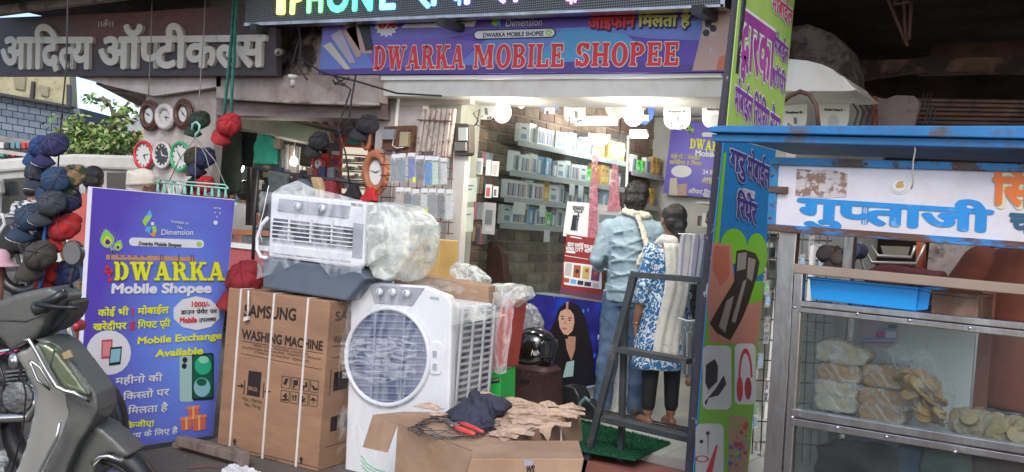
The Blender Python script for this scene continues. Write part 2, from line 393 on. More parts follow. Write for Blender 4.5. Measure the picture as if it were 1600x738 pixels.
# soffits of the left shop
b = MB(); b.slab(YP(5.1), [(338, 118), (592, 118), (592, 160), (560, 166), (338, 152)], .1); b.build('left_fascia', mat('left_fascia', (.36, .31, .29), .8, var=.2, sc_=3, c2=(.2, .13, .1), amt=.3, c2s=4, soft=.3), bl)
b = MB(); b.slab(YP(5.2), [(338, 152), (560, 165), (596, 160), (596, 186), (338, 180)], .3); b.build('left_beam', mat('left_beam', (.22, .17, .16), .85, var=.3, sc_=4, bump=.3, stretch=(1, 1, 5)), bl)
b = MB(); b.ptube(YP(5.1), [(338, 153), (470, 161), (592, 163)], .012); b.build('conduit', mpale, bl)
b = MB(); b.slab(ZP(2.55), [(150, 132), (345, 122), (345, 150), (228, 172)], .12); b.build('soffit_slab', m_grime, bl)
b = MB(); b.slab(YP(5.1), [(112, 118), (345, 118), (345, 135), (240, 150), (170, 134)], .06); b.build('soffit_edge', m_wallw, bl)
# pillars
pl_ = thing('wall_pillar', 'broad pale pillar covered with wall clocks at left of the optician shop', 'pillar', (-7.5, 5.4, 0))
b = MB(); b.box(-8.06, 5.2, 0, -6.97, 5.3, 2.5); b.build('shaft', m_wallw, pl_, bevel=.01)
pr_ = thing('wall_pillar', 'pale whitewashed pillar with thin conduit between the optician shop and the phone shop', 'pillar', (-4.8, 5.4, 0))
b = MB(); b.box(-5.1, 5.3, 0, -4.62, 5.8, 2.42); b.build('shaft', m_wallw, pr_, bevel=.01)
b = MB(); b.tube([(-4.87, 5.285, 1.2), (-4.87, 5.285, 2.4)], .014); b.build('conduit', m_white, pr_)
b = MB(); b.slab(YP(5.29), [(622, 150), (735, 155), (735, 162), (622, 166)], .05); b.build('lintel', m_wallw, pr_)
ps_ = thing('door_post', 'narrow off white upright beside the rack of phone covers', 'post', (-4.3, 5.3, 0))
b = MB(); b.slab(YP(5.28), [(708, 240), (728, 238), (722, 330), (716, 438), (688, 438), (700, 330)], .06); b.slab(YP(5.28), [(688, 438), (716, 438), (700, 660), (672, 660)], .06); b.build('upright', mat('offwhite', (.6, .58, .54), .6, var=.08), ps_, bevel=.003)
# ------------------------------------------------------------------ phone shop interior
bw = thing('brick_wall', 'brown brick side wall behind the shelves of boxed phones', 'wall', (-4.55, 7.2, .15))
b = MB(); b.box(-4.62, 5.55, .15, -4.457, 8.9, 2.62); b.build('mortar_bed', mat('mortar', (.36, .31, .25), .9, var=.15), bw)
mbr = [mat('brick%d' % i, c, .75, var=.25, sc_=14, bump=.3, bsc=50) for i, c in enumerate([(.23, .15, .11), (.28, .2, .14), (.17, .115, .085), (.33, .25, .18), (.2, .15, .11)])]
bm_ = []
for q in mbr:
    me = MB(); me.box(-.006, -.112, -.037, .006, .112, .037); o = me.build('brick', q, bw, bevel=.004); bm_.append(o)
n = 0
for j in range(22):
    z = .66+j*.088
    for i in range(14):
        y = 5.68+i*.236+(.118 if j % 2 else 0)
        if y > 8.8: continue
        s = bm_[n] if n < 5 else random.choice(bm_).copy()
        if n >= 5: col.objects.link(s); s.parent = bw
        org = wl(bw)
        s.location = V((-4.452+rnd(-.001, .002), y, z))-org; n += 1
# builder's bricks were made about the world origin: move mesh back
for o in bm_:
    for v_ in o.data.vertices: v_.co += wl(bw)
rw = thing('rear_wall', 'plain white back wall of the phone shop behind the banner', 'wall', (-3.3, 8.85, .15))
b = MB(); b.box(-4.456, 8.82, .15, -2.12, 8.9, 2.62); b.build('plaster', mat('rear_plaster', (.55, .55, .52), .6, var=.08), rw)
pw = thing('partition_wall', 'white partition wall on the right of the phone shop', 'wall', (-2.15, 7.6, .15))
b = MB(); b.box(-2.19, 6.4, .15, -2.12, 8.81, 2.62); b.build('plaster', m_white, pw)
cl = MB(); cl.box(-4.62, 5.66, 2.63, -2.12, 8.9, 2.7); cl.build('shop_ceiling', m_white, kind='structure')
# entrance rail set in the floor
rl = thing('floor_track', 'double metal sill track of the sliding shutter across the phone shop entrance', 'track', (-2.8, 5.35, .15))
for dy in (0, .09, .16):
    b = MB(); b.box(-3.2, 5.3+dy, .152, -2.18, 5.325+dy, .185); b.build('rail', m_steel, rl)
# ------------------------------------------------------------------ lamps
m_bulb = mat('bulb_glass', (1, 1, 1), .3, var=0, em=12, ec=(1, .98, .9))
for k, (u, v, en) in enumerate(((785, 176, 24), (990, 180, 24))):
    pl = YP(5.22); c = pl.P(u, v); t = thing('light_bulb', ['big glowing white bulb hanging from the beam above the brown brick wall', 'big glowing white bulb hanging in front of the blue festoon poster'][k], 'bulb', c, 'glowing bulbs under the white beam')
    b = MB(); b.ell(c, (.062, .062, .072)); b.build('globe', m_bulb, t)
    b = MB(); top_ = pl.P(u, 127); b.tube([c+V((0, 0, .05)), top_], [.035, .03], 10); b.build('holder', m_white, t)
    b = MB(); b.obox(top_+V((0, 0, .01)), (.09, 0, 0), (0, .09, 0), (0, 0, .03)); b.build('ceiling_rose', m_white, t, bevel=.004)
    l = bpy.data.lights.new('bulb_light', 'POINT'); l.energy = en; l.shadow_soft_size = .085; l.color = (1, .93, .8)
    lo = bpy.data.objects.new('bulb_light', l); col.objects.link(lo); lo.parent = t; lo.location = (0, 0, 0)
for k, (a, b_, y, en) in enumerate((((900, 192), (962, 205), 7.0, 6), ((985, 212), (1010, 222), 7.9, 5))):
    pl = YP(y); p, q = pl.P(*a), pl.P(*b_); q.z = p.z; t = thing('tube_light', ['glowing white tube light inside the shop above the phone shelves', 'glowing tube light farther back near the white rear wall'][k], 'light', (p+q)/2, 'tube lights inside the phone shop')
    b = MB(); b.tube([p, q], .022, 10); b.build('tube', mat('tube_glow', (1, 1, 1), .3, var=0, em=9, ec=(1, 1, .96)), t)
    b = MB(); b.obox((p+q)/2+V((0, 0, .04)), (q-p)*1.05, (0, .04, 0), (0, 0, .035)); b.build('fitting', m_white, t)
    l = bpy.data.lights.new('tube_glow_light', 'POINT'); l.energy = en; l.shadow_soft_size = .15
    lo = bpy.data.objects.new('tube_glow_light', l); col.objects.link(lo); lo.parent = t; lo.location = (0, -.05, -.1)
c = YP(7.4).P(966, 236); t = thing('light_bulb', 'glowing bulb low inside the shop beside the red strips', 'bulb', c, 'bulbs inside the shop')
b = MB(); b.ell(c, (.06, .06, .07)); b.build('globe', m_bulb, t); b = MB(); b.tube([c, c+V((0, 0, .35))], .006); b.build('cord', m_wire, t)
for c, lb_ in ((YP(6.25).P(459, 253), 'small glowing bulb among the dark clothes of the left shop'), (YP(6.6).P(376, 262), 'second glowing bulb low behind the olive shirt in the left shop')):
  t = thing('light_bulb', lb_, 'bulb', c, 'bulbs in the left shop')
  b = MB(); b.ell(c, (.035, .035, .055)); b.build('globe', m_bulb, t)
  b = MB(); b.tube([c+V((0, 0, .03)), c+V((0, 0, .3))], .008); b.build('cord', m_wire, t)
  l = bpy.data.lights.new('bulb_light', 'POINT'); l.energy = 13; l.shadow_soft_size = .06; l.color = (1, .93, .8)
  lo = bpy.data.objects.new('bulb_light', l); col.objects.link(lo); lo.parent = t; lo.location = (0, -.06, 0)
# ------------------------------------------------------------------ LED display
L_ = thing('led_display', 'long grey LED moving message display with rainbow letters cut off by the top edge', 'display', YP(5).P(750, 30))
LP = PL(YP(4.95).P(750, 20), (0, -1, 0))
def ledmat():
    m = bpy.data.materials.new('led_dots'); m.use_nodes = True; n = m.node_tree.nodes; L = m.node_tree.links; bs = n['Principled BSDF']
    tc = n.new('ShaderNodeTexCoord'); mp = n.new('ShaderNodeMapping'); mp.inputs['Scale'].default_value = (62, 62, 62); L.new(tc.outputs['Object'], mp.inputs[0])
    fr = n.new('ShaderNodeVectorMath'); fr.operation = 'FRACTION'; L.new(mp.outputs[0], fr.inputs[0])
    sb = n.new('ShaderNodeVectorMath'); sb.operation = 'SUBTRACT'; sb.inputs[1].default_value = (.5, .5, .5); L.new(fr.outputs[0], sb.inputs[0])
    ml = n.new('ShaderNodeVectorMath'); ml.operation = 'MULTIPLY'; ml.inputs[1].default_value = (1, 0, 1); L.new(sb.outputs[0], ml.inputs[0])
    ln = n.new('ShaderNodeVectorMath'); ln.operation = 'LENGTH'; L.new(ml.outputs[0], ln.inputs[0])
    gt = n.new('ShaderNodeMath'); gt.operation = 'LESS_THAN'; gt.inputs[1].default_value = .27; L.new(ln.outputs['Value'], gt.inputs[0])
    mx = n.new('ShaderNodeMixRGB'); mx.inputs[1].default_value = (.07, .075, .085, 1); mx.inputs[2].default_value = (.34, .36, .38, 1); L.new(gt.outputs[0], mx.inputs[0]); L.new(mx.outputs[0], bs.inputs['Base Color'])
    return m
b = MB(); b.slab(LP, [(384, -90), (1138, -110), (1130, 8), (383, 36)], .1); b.build('panel', ledmat(), L_)
b = MB(); b.slab(LP, [(382, 36), (1131, 7), (1131, 11), (382, 41)], .1, .006); b.slab(LP, [(1129, -110), (1136, -110), (1133, 11), (1126, 11)], .1, .006); b.build('frame', m_steel, L_)
for u, v in ((408, 42), (700, 33), (1098, 14)):
    b = MB(); p = LP.P(u, v, .01); b.obox(p+V((0, .08, -.02)), (.07, 0, 0), (0, .3, 0), (0, 0, .05)); b.build('bracket', m_dark, L_)
cols = [(.95, 1, .1), (.7, 1, .1), (.1, 1, .15), (.05, .95, .35), (.05, .9, .6), (.1, .6, 1), (.1, .35, 1), (.2, .2, 1), (.35, .2, 1), (.6, .2, 1), (.9, .2, .9)]
def led(t, a, bp, h, ci):
    c = cols[ci]; b = MB(); b.text(LP, t, a, bp, h, .004, bold=.035, lean=2)
    b.build('led_letter', mat('led%d' % ci, c, .4, var=0, em=3.2, ec=c), L_)
led('I', (429, 21), (449, 21), 46, 0); led('P', (452, 21), (474, 20), 46, 1); led('H', (478, 19), (506, 18), 46, 2); led('O', (510, 18), (545, 17), 46, 3)
led('N', (549, 16), (584, 15), 46, 4); led('E', (591, 14), (618, 13), 46, 5); led('र', (652, 12), (672, 11), 40, 5); led('ा', (671, 8), (685, 8), 40, 6)
led('प', (705, 8), (722, 7), 36, 6); led('ा', (722, 6), (738, 6), 36, 7); led('र', (772, 5), (790, 4), 30, 8); led('ी', (800, 3), (812, 2), 30, 8); led('क', (882, 6), (902, 5), 30, 10)
# ------------------------------------------------------------------ main sign
S = thing('shop_sign', 'long purple sign with red slab serif shop name above the phone shop', 'sign', YP(5.12).P(810, 118))
SP = YP(5.1)
pu, bl1, bl2, dk = pm('purple', (.12, .07, .38)), pm('blue', (.12, .2, .5)), pm('blue2', (.08, .27, .52)), pm('deep', (.045, .025, .16))
b = MB(); b.slab(SP, [(512, 20), (1150, -8), (1140, 110), (1130, 112), (498, 117)], .05); b.build('board', pu, S)
b = MB()
b.poly(SP, [(498, 117), (503, 62), (560, 60), (590, 116)], .0012, 1); b.poly(SP, [(590, 116), (560, 60), (640, 52), (750, 66), (700, 115)], .0012, 0)
b.poly(SP, [(700, 114), (780, 44), (880, 44), (920, 60), (870, 114)], .0016, 1); b.poly(SP, [(820, 113), (880, 44), (960, 42), (1000, 70), (950, 113)], .002, 2)
b.poly(SP, [(900, 43), (1130, 30), (1130, 66), (1010, 60)], .0024, 1); b.poly(SP, [(1060, 20), (1150, 0), (1148, 30), (1110, 36)], .0028, 4)
b.poly(SP, [(498, 117), (1138, 110), (1138, 104), (950, 95), (700, 103), (499, 109)], .0032, 3)
b.poly(SP, [(505, 40), (780, 44), (700, 60), (503, 66)], .0034, 5)
b.build('backdrop_print', [pm('p_a', (.17, .11, .42)), pm('p_b', (.14, .2, .52)), pm('p_c', (.09, .3, .55)), pm('p_d', (.1, .055, .25)), dk, pm('p_e', (.16, .14, .46))], S)
b = MB()
ST = [('DWARKA', (584, 109), (728, 107)), ('MOBILE', (740, 107), (884, 105)), ('SHOPEE', (899, 104), (1064, 102.5))]
for t, a, c in ST: b.text(SP, t, a, c, 36, .006, bold=.055, slab=True, lean=3)
b.build('lettering_outline', pm('paleyellow', (.72, .66, .6)), S)
b = MB()
for t, a, c in ST: b.text(SP, t, a, c, 36, .009, bold=.012, slab=True, lean=3)
b.build('lettering', pm('signred', (.62, .035, .045)), S)
b = MB(); b.text(SP, 'आईफोन', (920, 45), (992, 43), 19, .008, bold=.045, lean=3); b.build('lettering', pm('signred', (0,)*3), S)
b = MB(); b.text(SP, 'आईफोन', (921, 47), (993, 45), 19, .0045, bold=.09, lean=3); b.text(SP, 'मिलता है'.replace('मि', 'िम'), (999, 44), (1079, 43), 19, .0045, bold=.09, lean=3); b.build('lettering_shadow', pm('navy', (.02, .015, .08)), S)
b = MB(); b.text(SP, 'िमलता है', (998, 42), (1078, 41), 19, .008, bold=.04, lean=3); b.build('lettering', pm('gold', (.55, .5, .12)), S)
b = MB(); b.poly(SP, rrect(740, 47, 869, 63, 8, -.03), .004, 1); b.poly(SP, rrect(742, 49, 867, 61, 6, -.03), .0045, 0); b.poly(SP, circ(858, 51.5, 5), .0055, 2); b.poly(SP, circ(858, 51.5, 2), .006, 0)
b.text(SP, 'DWARKA MOBILE SHOPEE', (755, 59), (850, 56), 7, .006, bold=.03, mi=3, lean=3)
b.poly(SP, [(632, 38), (745, 33), (741, 42), (628, 44)], .004, 0); b.text(SP, 'Mobile Finance', (630, 38), (740, 33), 14, .006, bold=.05, mi=4)
b.poly(SP, [(604+ (19 if k % 2 else 15)*math.cos(k*math.pi/14), 40+(19 if k % 2 else 15)*math.sin(k*math.pi/14)) for k in range(28)], .0042, 0)
b.text(SP, '0%', (592, 45), (620, 43), 15, .006, bold=.05, mi=5)
b.text(SP, 'Dimension', (790, 42), (848, 40), 12, .005, mi=0); b.poly(SP, [(771, 30), (783, 30), (776, 42), (768, 38)], .005, 2); b.poly(SP, [(776, 36), (784, 30), (782, 42)], .0055, 6)
b.build('badge_print', [pm('w', (.7, .7, .72)), pm('k', (.02, .02, .03)), pm('lime', (.35, .6, .08)), pm('k', (0,)*3), pm('navy2', (.05, .04, .25)), pm('signred', (0,)*3), pm('sky', (.1, .4, .8))], S)
b = MB()
for pts, mi in (([(505, 72), (517, 66), (548, 108), (540, 109)], 0), ([(517, 56), (533, 46), (556, 98), (547, 99)], 1), ([(535, 48), (556, 40), (565, 88), (558, 91)], 2), ([(533, 34), (562, 36), (583, 84), (566, 84)], 2), ([(560, 36), (578, 36), (584, 78), (572, 80)], 4)):
    b.poly(SP, pts, .004+mi*.0005, mi)
b.poly(SP, [(1104, 20), (1142, 12), (1140, 110), (1082, 111)], .0045, 2)
for u, v in ((1107, 38), (1115, 45), (1104, 52)): b.poly(SP, circ(u, v, 5.5), .0055, 4)
b.poly(SP, [(1098, 32), (1119, 30), (1117, 57), (1097, 58)], .005, 5); b.poly(SP, [(1124, 90), (1138, 85), (1137, 108), (1120, 110)], .0052, 6)
b.ell(SP.P(1110, 79, .004), (.012, .002, .016), 1, 8, 5)
b.build('phone_print', [pm('beige', (.55, .5, .42)), pm('lil', (.42, .36, .45)), pm('copper', (.45, .3, .27)), pm('k', (0,)*3), pm('ink', (.03, .03, .04)), pm('copper2', (.5, .36, .32)), pm('orange', (.5, .15, .06))], S)
# ------------------------------------------------------------------ optician sign
O = thing('shop_sign', 'dark brown and brick red sign with big raised cream Devanagari letters over the optician shop', 'sign', YP(5.02).P(210, 118))
OP = YP(5.0)
def optmat():
    m = mat('opt_board', (.1, .05, .045), .6, var=.25, sc_=5)
    n = m.node_tree.nodes; L = m.node_tree.links; bs = n['Principled BSDF']
    tc = n.new('ShaderNodeTexCoord'); mp = n.new('ShaderNodeMapping'); mp.inputs['Rotation'].default_value = (R(90), 0, 0); L.new(tc.outputs['Object'], mp.inputs[0])
    br = n.new('ShaderNodeTexBrick'); br.inputs['Scale'].default_value = 9; br.inputs['Color1'].default_value = (.16, .055, .04, 1); br.inputs['Color2'].default_value = (.11, .04, .032, 1); br.inputs['Mortar'].default_value = (.07, .03, .028, 1)
    L.new(mp.outputs[0], br.inputs[0])
    sx = n.new('ShaderNodeSeparateXYZ'); L.new(tc.outputs['Object'], sx.inputs[0])
    a = n.new('ShaderNodeMath'); a.operation = 'ABSOLUTE'; L.new(sx.outputs[0], a.inputs[0])
    mr = n.new('ShaderNodeMapRange'); mr.inputs[1].default_value = .6; mr.inputs[2].default_value = 2.1; L.new(a.outputs[0], mr.inputs[0])
    m2 = n.new('ShaderNodeMapRange'); m2.inputs[1].default_value = .42; m2.inputs[2].default_value = .2; L.new(sx.outputs[2], m2.inputs[0])
    mm = n.new('ShaderNodeMath'); mm.operation = 'MAXIMUM'; L.new(mr.outputs[0], mm.inputs[0]); L.new(m2.outputs[0], mm.inputs[1])
    mx = n.new('ShaderNodeMixRGB'); L.new(mm.outputs[0], mx.inputs[0]); L.new(br.outputs[0], mx.inputs[1]); mx.inputs[2].default_value = (.045, .036, .042, 1); L.new(mx.outputs[0], bs.inputs['Base Color'])
    return m
b = MB(); b.slab(OP, [(-30, 29), (200, 20), (430, 5), (432, 118), (-30, 119)], .06); b.build('board', optmat(), O)
mcr = mat('cream_letter', (.5, .47, .41), .5, var=.06)
for t, a, c, h in (('आिदत~य', (5, 107), (146, 107), 1), ('ऑप~टीकल~स', (158, 107), (416, 104), 1)):
    b = MB(); b.text(OP, t, a, c, 53, .002, bold=.036, ext=.03, lean=1.5); b.build('letter', mcr, O)
b = MB(); b.text(OP, '।।ॐ।।', (152, 43), (178, 42), 10, .003, bold=.01); b.build('small_lettering', mcr, O)
# ================================================================== PHONE SHOP CONTENTS
def tree(o, parent=None, off=None):
    c = o.copy(); col.objects.link(c); c.parent = parent
    for ch in [x for x in bpy.data.objects if x.parent == o]: tree(ch, c)
    return c
def kids(o): return [x for x in bpy.data.objects if x.parent == o]
PROTO = []
def proto(o): PROTO.append(o); return o
class Rep:
    """first use moves the source itself, then copies (things with parts sharing mesh data)"""
    def __init__(s, o): s.o = o; s.used = False; s.k = [(c, kids(c)) for c in kids(o)]
    def __call__(s, loc, label, rz=0, group=None, scale=None):
        if not s.used: r = s.o; s.used = True
        else:
            r = s.o.copy(); col.objects.link(r)
            for c, g in s.k:
                d = c.copy(); col.objects.link(d); d.parent = r
                for e in g: f = e.copy(); col.objects.link(f); f.parent = d
        r.location = loc; r.rotation_euler = (0, 0, rz); r['label'] = label
        if group: r['group'] = group
        if scale: r.scale = scale
        return r
m_shelf = mat('dark_shelf', (.06, .045, .04), .5, var=.2)
def shelf(z, y0, y1, label):
    t = thing('wall_shelf', label, 'shelf', (-4.36, (y0+y1)/2, z), 'shelves on the brick wall')
    b = MB(); b.box(-4.445, y0, z-.022, -4.27, y1, z); b.build('board', m_shelf, t, bevel=.002)
    b = MB(); b.box(-4.272, y0, z-.035, -4.265, y1, z+.012); b.build('front_strip', mat('grey_strip', (.4, .42, .42), .3, var=.05), t)
zs = [2.05, 1.80, 1.585, 1.375]
for z, y0, y1, l in zip(zs, (6.08, 6.0, 5.95, 5.92), (8.0, 8.0, 7.95, 7.5), ('uppermost dark shelf of boxed phones on the brick wall', 'second dark shelf from the top holding white and yellow phone boxes', 'third dark shelf from the top holding small white phone boxes', 'lowest dark shelf on the brick wall above the bare bricks')): shelf(z, y0, y1, l)
def carton(name, wy, hz, dx, cm, pmats, kind_):
    t = thing(name, 'x', 'phone box', (0, 0, 0))
    b = MB(); b.box(-dx, -wy/2, 0, 0, wy/2, hz); b.build('carton', cm, t, bevel=.002)
    b = MB()
    if kind_ == 0:
        b.box(0, -wy*.3, hz*.15, .0015, wy*.05, hz*.8, 0); b.box(0, -wy*.02, hz*.12, .002, wy*.32, hz*.78, 1)
    elif kind_ == 1:
        b.box(0, -wy*.28, hz*.2, .0015, wy*.28, hz*.45, 0); b.box(0, -wy*.3, hz*.7, .0015, wy*.2, hz*.8, 1)
    else:
        for k in range(4): b.box(0, -wy*.42+k*wy*.22, hz*.15, .0015, -wy*.42+k*wy*.22+wy*.16, hz*.82, k % 2)
    b.build('front_print', pmats, t); return Rep(t)
cw = mat('carton_white', (.68, .7, .7), .3, var=.06, coat=.3)
reps = [carton('phone_box', .11, .17, .05, cw, [pm('pg', (.35, .42, .45)), pm('pgr', (.14, .16, .18))], 0),
        carton('phone_box', .12, .155, .05, mat('carton_ice', (.66, .7, .7), .35, var=.06), [pm('pb', (.2, .3, .4)), pm('pgr', (0,)*3)], 1),
        carton('phone_box', .14, .15, .06, cw, [pm('pbl', (.08, .16, .4)), pm('pte', (.5, .3, .2))], 2),
        carton('phone_box', .085, .19, .05, mat('carton_yellow', (.68, .4, .08), .45, var=.1), [pm('py', (.8, .6, .2)), pm('pbr', (.3, .16, .04))], 1),
        carton('phone_box', .1, .16, .05, mat('carton_blue', (.16, .42, .66), .4, var=.06), [pm('pw', (.75, .75, .75)), pm('pb', (0,)*3)], 0),
        carton('phone_box', .07, .13, .05, mat('carton_green', (.12, .75, .08), .4, var=.06), [pm('pw', (0,)*3), pm('pgr', (0,)*3)], 1),
        carton('phone_box', .09, .14, .05, mat('carton_slate', (.12, .15, .18), .4, var=.1), [pm('pg', (0,)*3), pm('pw', (0,)*3)], 0)]
cn = ['white phone box', 'pale ice blue phone box', 'white printed phone box', 'yellow phone box', 'bright blue phone box', 'neon green phone box', 'slate dark phone box']
rn = ['on the top shelf', 'on the second shelf', 'on the third shelf', 'on the lowest shelf']
ORD = ["first", "second", "third", "fourth", "fifth", "sixth", "seventh", "eighth", "ninth", "tenth", "eleventh", "twelfth", "thirteenth", "fourteenth", "fifteenth", "sixteenth", "seventeenth", "last"]
def row(r, y0, seq, gap=.005, x=-4.285):
    y = y0; q = -1
    W = [.11, .12, .14, .085, .1, .07, .09]
    for k in seq:
        if k is None: y += .06; continue
        y += W[k]/2; q += 1; reps[k]((x-rnd(0, .02), y, zs[r]+.001), cn[k]+', '+ORD[q]+' from the left '+rn[r], rnd(-.08, .08), cn[k]+'es '+rn[r]); y += W[k]/2+gap
row(0, 6.14, [1, 0, 2, 2, 1, 4, 0, 6, 1, 0, 3, 3, None, 3, 3, 3, 3])
row(1, 6.05, [0, 2, 0, 4, 4, 6, 1, 0, 2, 1, 5, 3, 3, 3, 3, 0, 6])
row(2, 6.0, [2, 2, 0, 2, 3, 1, 0, 6, 6, 1, 6, 0, 2, 4, 6])
row(3, 5.98, [1, 2, 0, 4, 2, 5, 6, 0, 1, 2, 3])
# small price cards hung under the shelves
pc = MB(); pc.box(0, -.045, -.1, .002, .045, 0); pc_ = pc.build('price_card', mat('carton_white', (0,)*3)); first = True
for v_ in pc_.data.vertices: v_.co = v_.co+pc_.location
for k, (z, y) in enumerate(((1.58, 6.12), (1.58, 6.2), (1.79, 6.95), (1.79, 7.1), (1.79, 7.3), (1.58, 6.5), (1.37, 6.6))):
    o = pc_ if first else pc_.copy()
    if not first: col.objects.link(o)
    first = False; o.location = (-4.262, y, z-.02); tag(o, 'small white card hanging below the edge of a phone shelf', 'card', 'white cards hanging below the phone shelves')
# far end shelf with mixed goods
for z, y0, y1, lab, items in ((1.98, 8.05, 8.75, 'short shelf with a neon green box at the far end of the brick wall', [0, 5, 5, 0, None, 3, 3]), (1.66, 8.1, 8.75, 'short lower shelf behind the man at the far end of the brick wall', [0, 6, 0, 6, 3])):
    shelf(z, y0, y1, lab); y = y0+.02
    for k in items:
        if k is None: y += .03; continue
        reps[k]((-4.285, y+.05, z+.001), cn[k]+f', {ORD[round((y-y0)*10)]} from the left on the '+('upper' if z > 1.8 else 'lower')+' far end shelf', 0, 'boxes at the far end of the brick wall'); y += .1
# rear counter clutter
t = thing('display_shelf', 'cluttered rear shelf unit under the rear banner', 'shelf', (-3.5, 8.6, .15))
mm = mat('shelf_ivory', (.5, .48, .42), .5, var=.1)
for z in (.95, 1.25, 1.5, 1.74):
    b = MB(); b.box(-3.75, 8.45, z-.02, -2.3, 8.81, z); b.build('board', mm, t)
cs = [('carton_white', 'white'), ('carton_yellow', 'yellow'), ('carton_slate', 'dark'), ('carton_ice', 'pale'), ('leather', 'brown')]
mat('leather', (.12, .035, .022), .45, var=.25, bump=.2)
for k in range(46):
    z = random.choice((.95, 1.25, 1.5)); x = rnd(-3.72, -2.4); mn, cc = random.choice(cs); wv, hv = rnd(.05, .13), rnd(.05, .16)
    b = MB(Matrix.Translation((x, rnd(8.5, 8.58), z+.001)) @ Matrix.Rotation(rnd(-.3, .3), 4, 'Z')); b.box(-wv/2, -.04, 0, wv/2, .04, hv); b.build('carton', MT[mn], None, f'small {cc} carton on the cluttered rear shelf', 'carton', f'{cc} cartons on the rear shelf', bevel=.003)
# ------------------------------------------------------------------ banner artwork (shared between standee and rear banner)
mW, mY, mR_, mK = pm('w', (0,)*3), pm('yel', (.72, .75, .03)), pm('signred', (0,)*3), pm('k', (0,)*3)
def plume(b, F, cx, cy, s, ms):
    """peacock feather eye; F(u,v,off) places, s scale px"""
    for dx, dy, r, a in ((0, 0, 1, -.15), (.95, .55, .62, .35)):
        X, Y = cx+dx*s*1.9, cy+dy*s*1.9
        def E(rx, ry, o, mi, oy=0, n=16):
            pts = []
            for k in range(n):
                t = 2*math.pi*k/n; px, py = rx*r*s*math.cos(t), ry*r*s*math.sin(t)+oy*s*r
                if math.sin(t) < 0: px *= 1+.55*math.sin(t)
                pts.append((X+px*math.cos(a)-py*math.sin(a), Y+px*math.sin(a)+py*math.cos(a)))
            b.add([F(u, v, o) for u, v in pts], [tuple(range(n))], mi)
        E(1.15, 1.5, .0021, ms[0]); E(.95, 1.25, .0026, ms[1]); E(.7, .8, .0031, ms[2], .35); E(.42, .45, .0036, ms[3], .5)
    for k in range(7):
        x = cx-s*1.2+k*s*.5; b.add([F(x, cy-s*(1.9-abs(k-2)*.3), .0016), F(x+.5, cy-s*(1.9-abs(k-2)*.3), .0016), F(cx+s*.9+1, cy+s*2.3, .0016), F(cx+s*.9, cy+s*2.3, .0016)], [(0, 1, 2, 3)], ms[0])
# rear banner: local print
t = thing('wall_banner', 'purple banner with yellow slab lettering hung on the rear wall inside the shop', 'banner', (-3.6, 8.7, 1.75))
BP = YP(8.7)
b = MB(); b.slab(BP, [(1050, 189), (1140, 193), (1130, 312), (1036, 302)], .01); b.build('sheet', pm('bannerpurple', (.16, .13, .55)), t)
b = MB(); b.text(BP, 'DWARKA', (1078, 232), (1145, 238), 15, .004, bold=.03, slab=True); b.build('lettering', mY, t)
b = MB(); b.text(BP, 'Mobile Shopee', (1086, 243), (1160, 250), 9, .004, bold=.05)
b.poly(BP, circ(1065, 268, 16, 9.5), .003); b.poly(BP, rrect(1097, 207, 1140, 214, 3), .003)
for k, s in enumerate(('24 तासात', 'आरीफ', '', 'जलदी')): 
    if s: b.text(BP, s, (1098, 272+k*12), (1128, 274+k*12), 7, .003, bold=.03)
b.text(BP, 'ऑफर िदवाली', (1075, 302), (1125, 306), 7, .003, bold=.03)
b.build('lettering', mW, t)
b = MB(); b.text(BP, 'कोई भी 1 मोबाईल', (1048, 247), (1094, 250), 6, .003, bold=.03); b.text(BP, 'खरेदीपर 5 िगफ~ट', (1046, 256), (1096, 259), 6, .003, bold=.03); b.text(BP, 'आईफोन', (1096, 286), (1130, 288), 7, .003, bold=.03); b.build('lettering', pm('gold', (0,)*3), t)
b = MB(); b.poly(BP, [(1047, 279), (1058, 278), (1059, 306), (1045, 305)], .003, 0); b.poly(BP, [(1060, 288), (1074, 287), (1073, 306), (1058, 306)], .0035, 1)
plume(b, BP.P, 1074, 199, 4.5, (2, 3, 4, 5))
b.build('phone_print', [pm('beige', (0,)*3), pm('copper', (0,)*3), pm('fg', (.15, .35, .2)), pm('feath', (.2, .65, .05)), pm('feath2', (.75, .6, .05)), pm('feath3', (.05, .03, .25))], t)
# ------------------------------------------------------------------ glass partition and its posters
G = thing('glass_partition', 'tall clear glass partition with a white edge strip in front of the phone shelves', 'glass', (-3.7, 5.9, .9))
GP = YP(5.9)
b = MB(); b.slab(GP, [(724, 196), (984, 212), (973, 500), (712, 500)], .008); b.build('pane', glass('shop_glass', k=.05, haze=.012), G)
b = MB(); b.slab(GP, [(980, 212), (983.5, 212), (973, 500), (970, 500)], .012, .002); b.build('edge_strip', m_white, G)
mst = film('strap_pink', (.55, .2, .25), .45, .8, 8)
for pts in ([(927, 240), (936, 240), (934, 372), (919, 372)], [(958, 256), (967, 258), (970, 330), (950, 330)]):
    b = MB(); b.slab(GP, pts, .003, .012); b.build('pink_ribbon', mst, G)
b = MB(); b.slab(GP, bb(927, 232, 939, 244), .004, .016); b.build('clip', m_white, G)
def paper(name, lab, cat, pl, pts, bgm, items, mats, th=.004, off=.006, grp=None):
    """sheet with flat print; items: (pixel polygon, material index)"""
    t = thing(name, lab, cat, sum((pl.P(*p) for p in pts), V((0, 0, 0)))/len(pts), grp)
    b = MB(); b.slab(pl, pts, th, off); b.build('sheet', bgm, t)
    if items:
        b = MB()
        for k, it in enumerate(items):
            if isinstance(it[0], str): b.text(pl, it[0], it[1], it[2], it[3], off+.0015+k*.0002, bold=.04, mi=it[4])
            else: b.poly(pl, it[0], off+.001+k*.0003, it[1])
        b.build('print', mats, t)
    return t
mpaper = mat('white_paper', (.7, .71, .71), .5, var=.04)
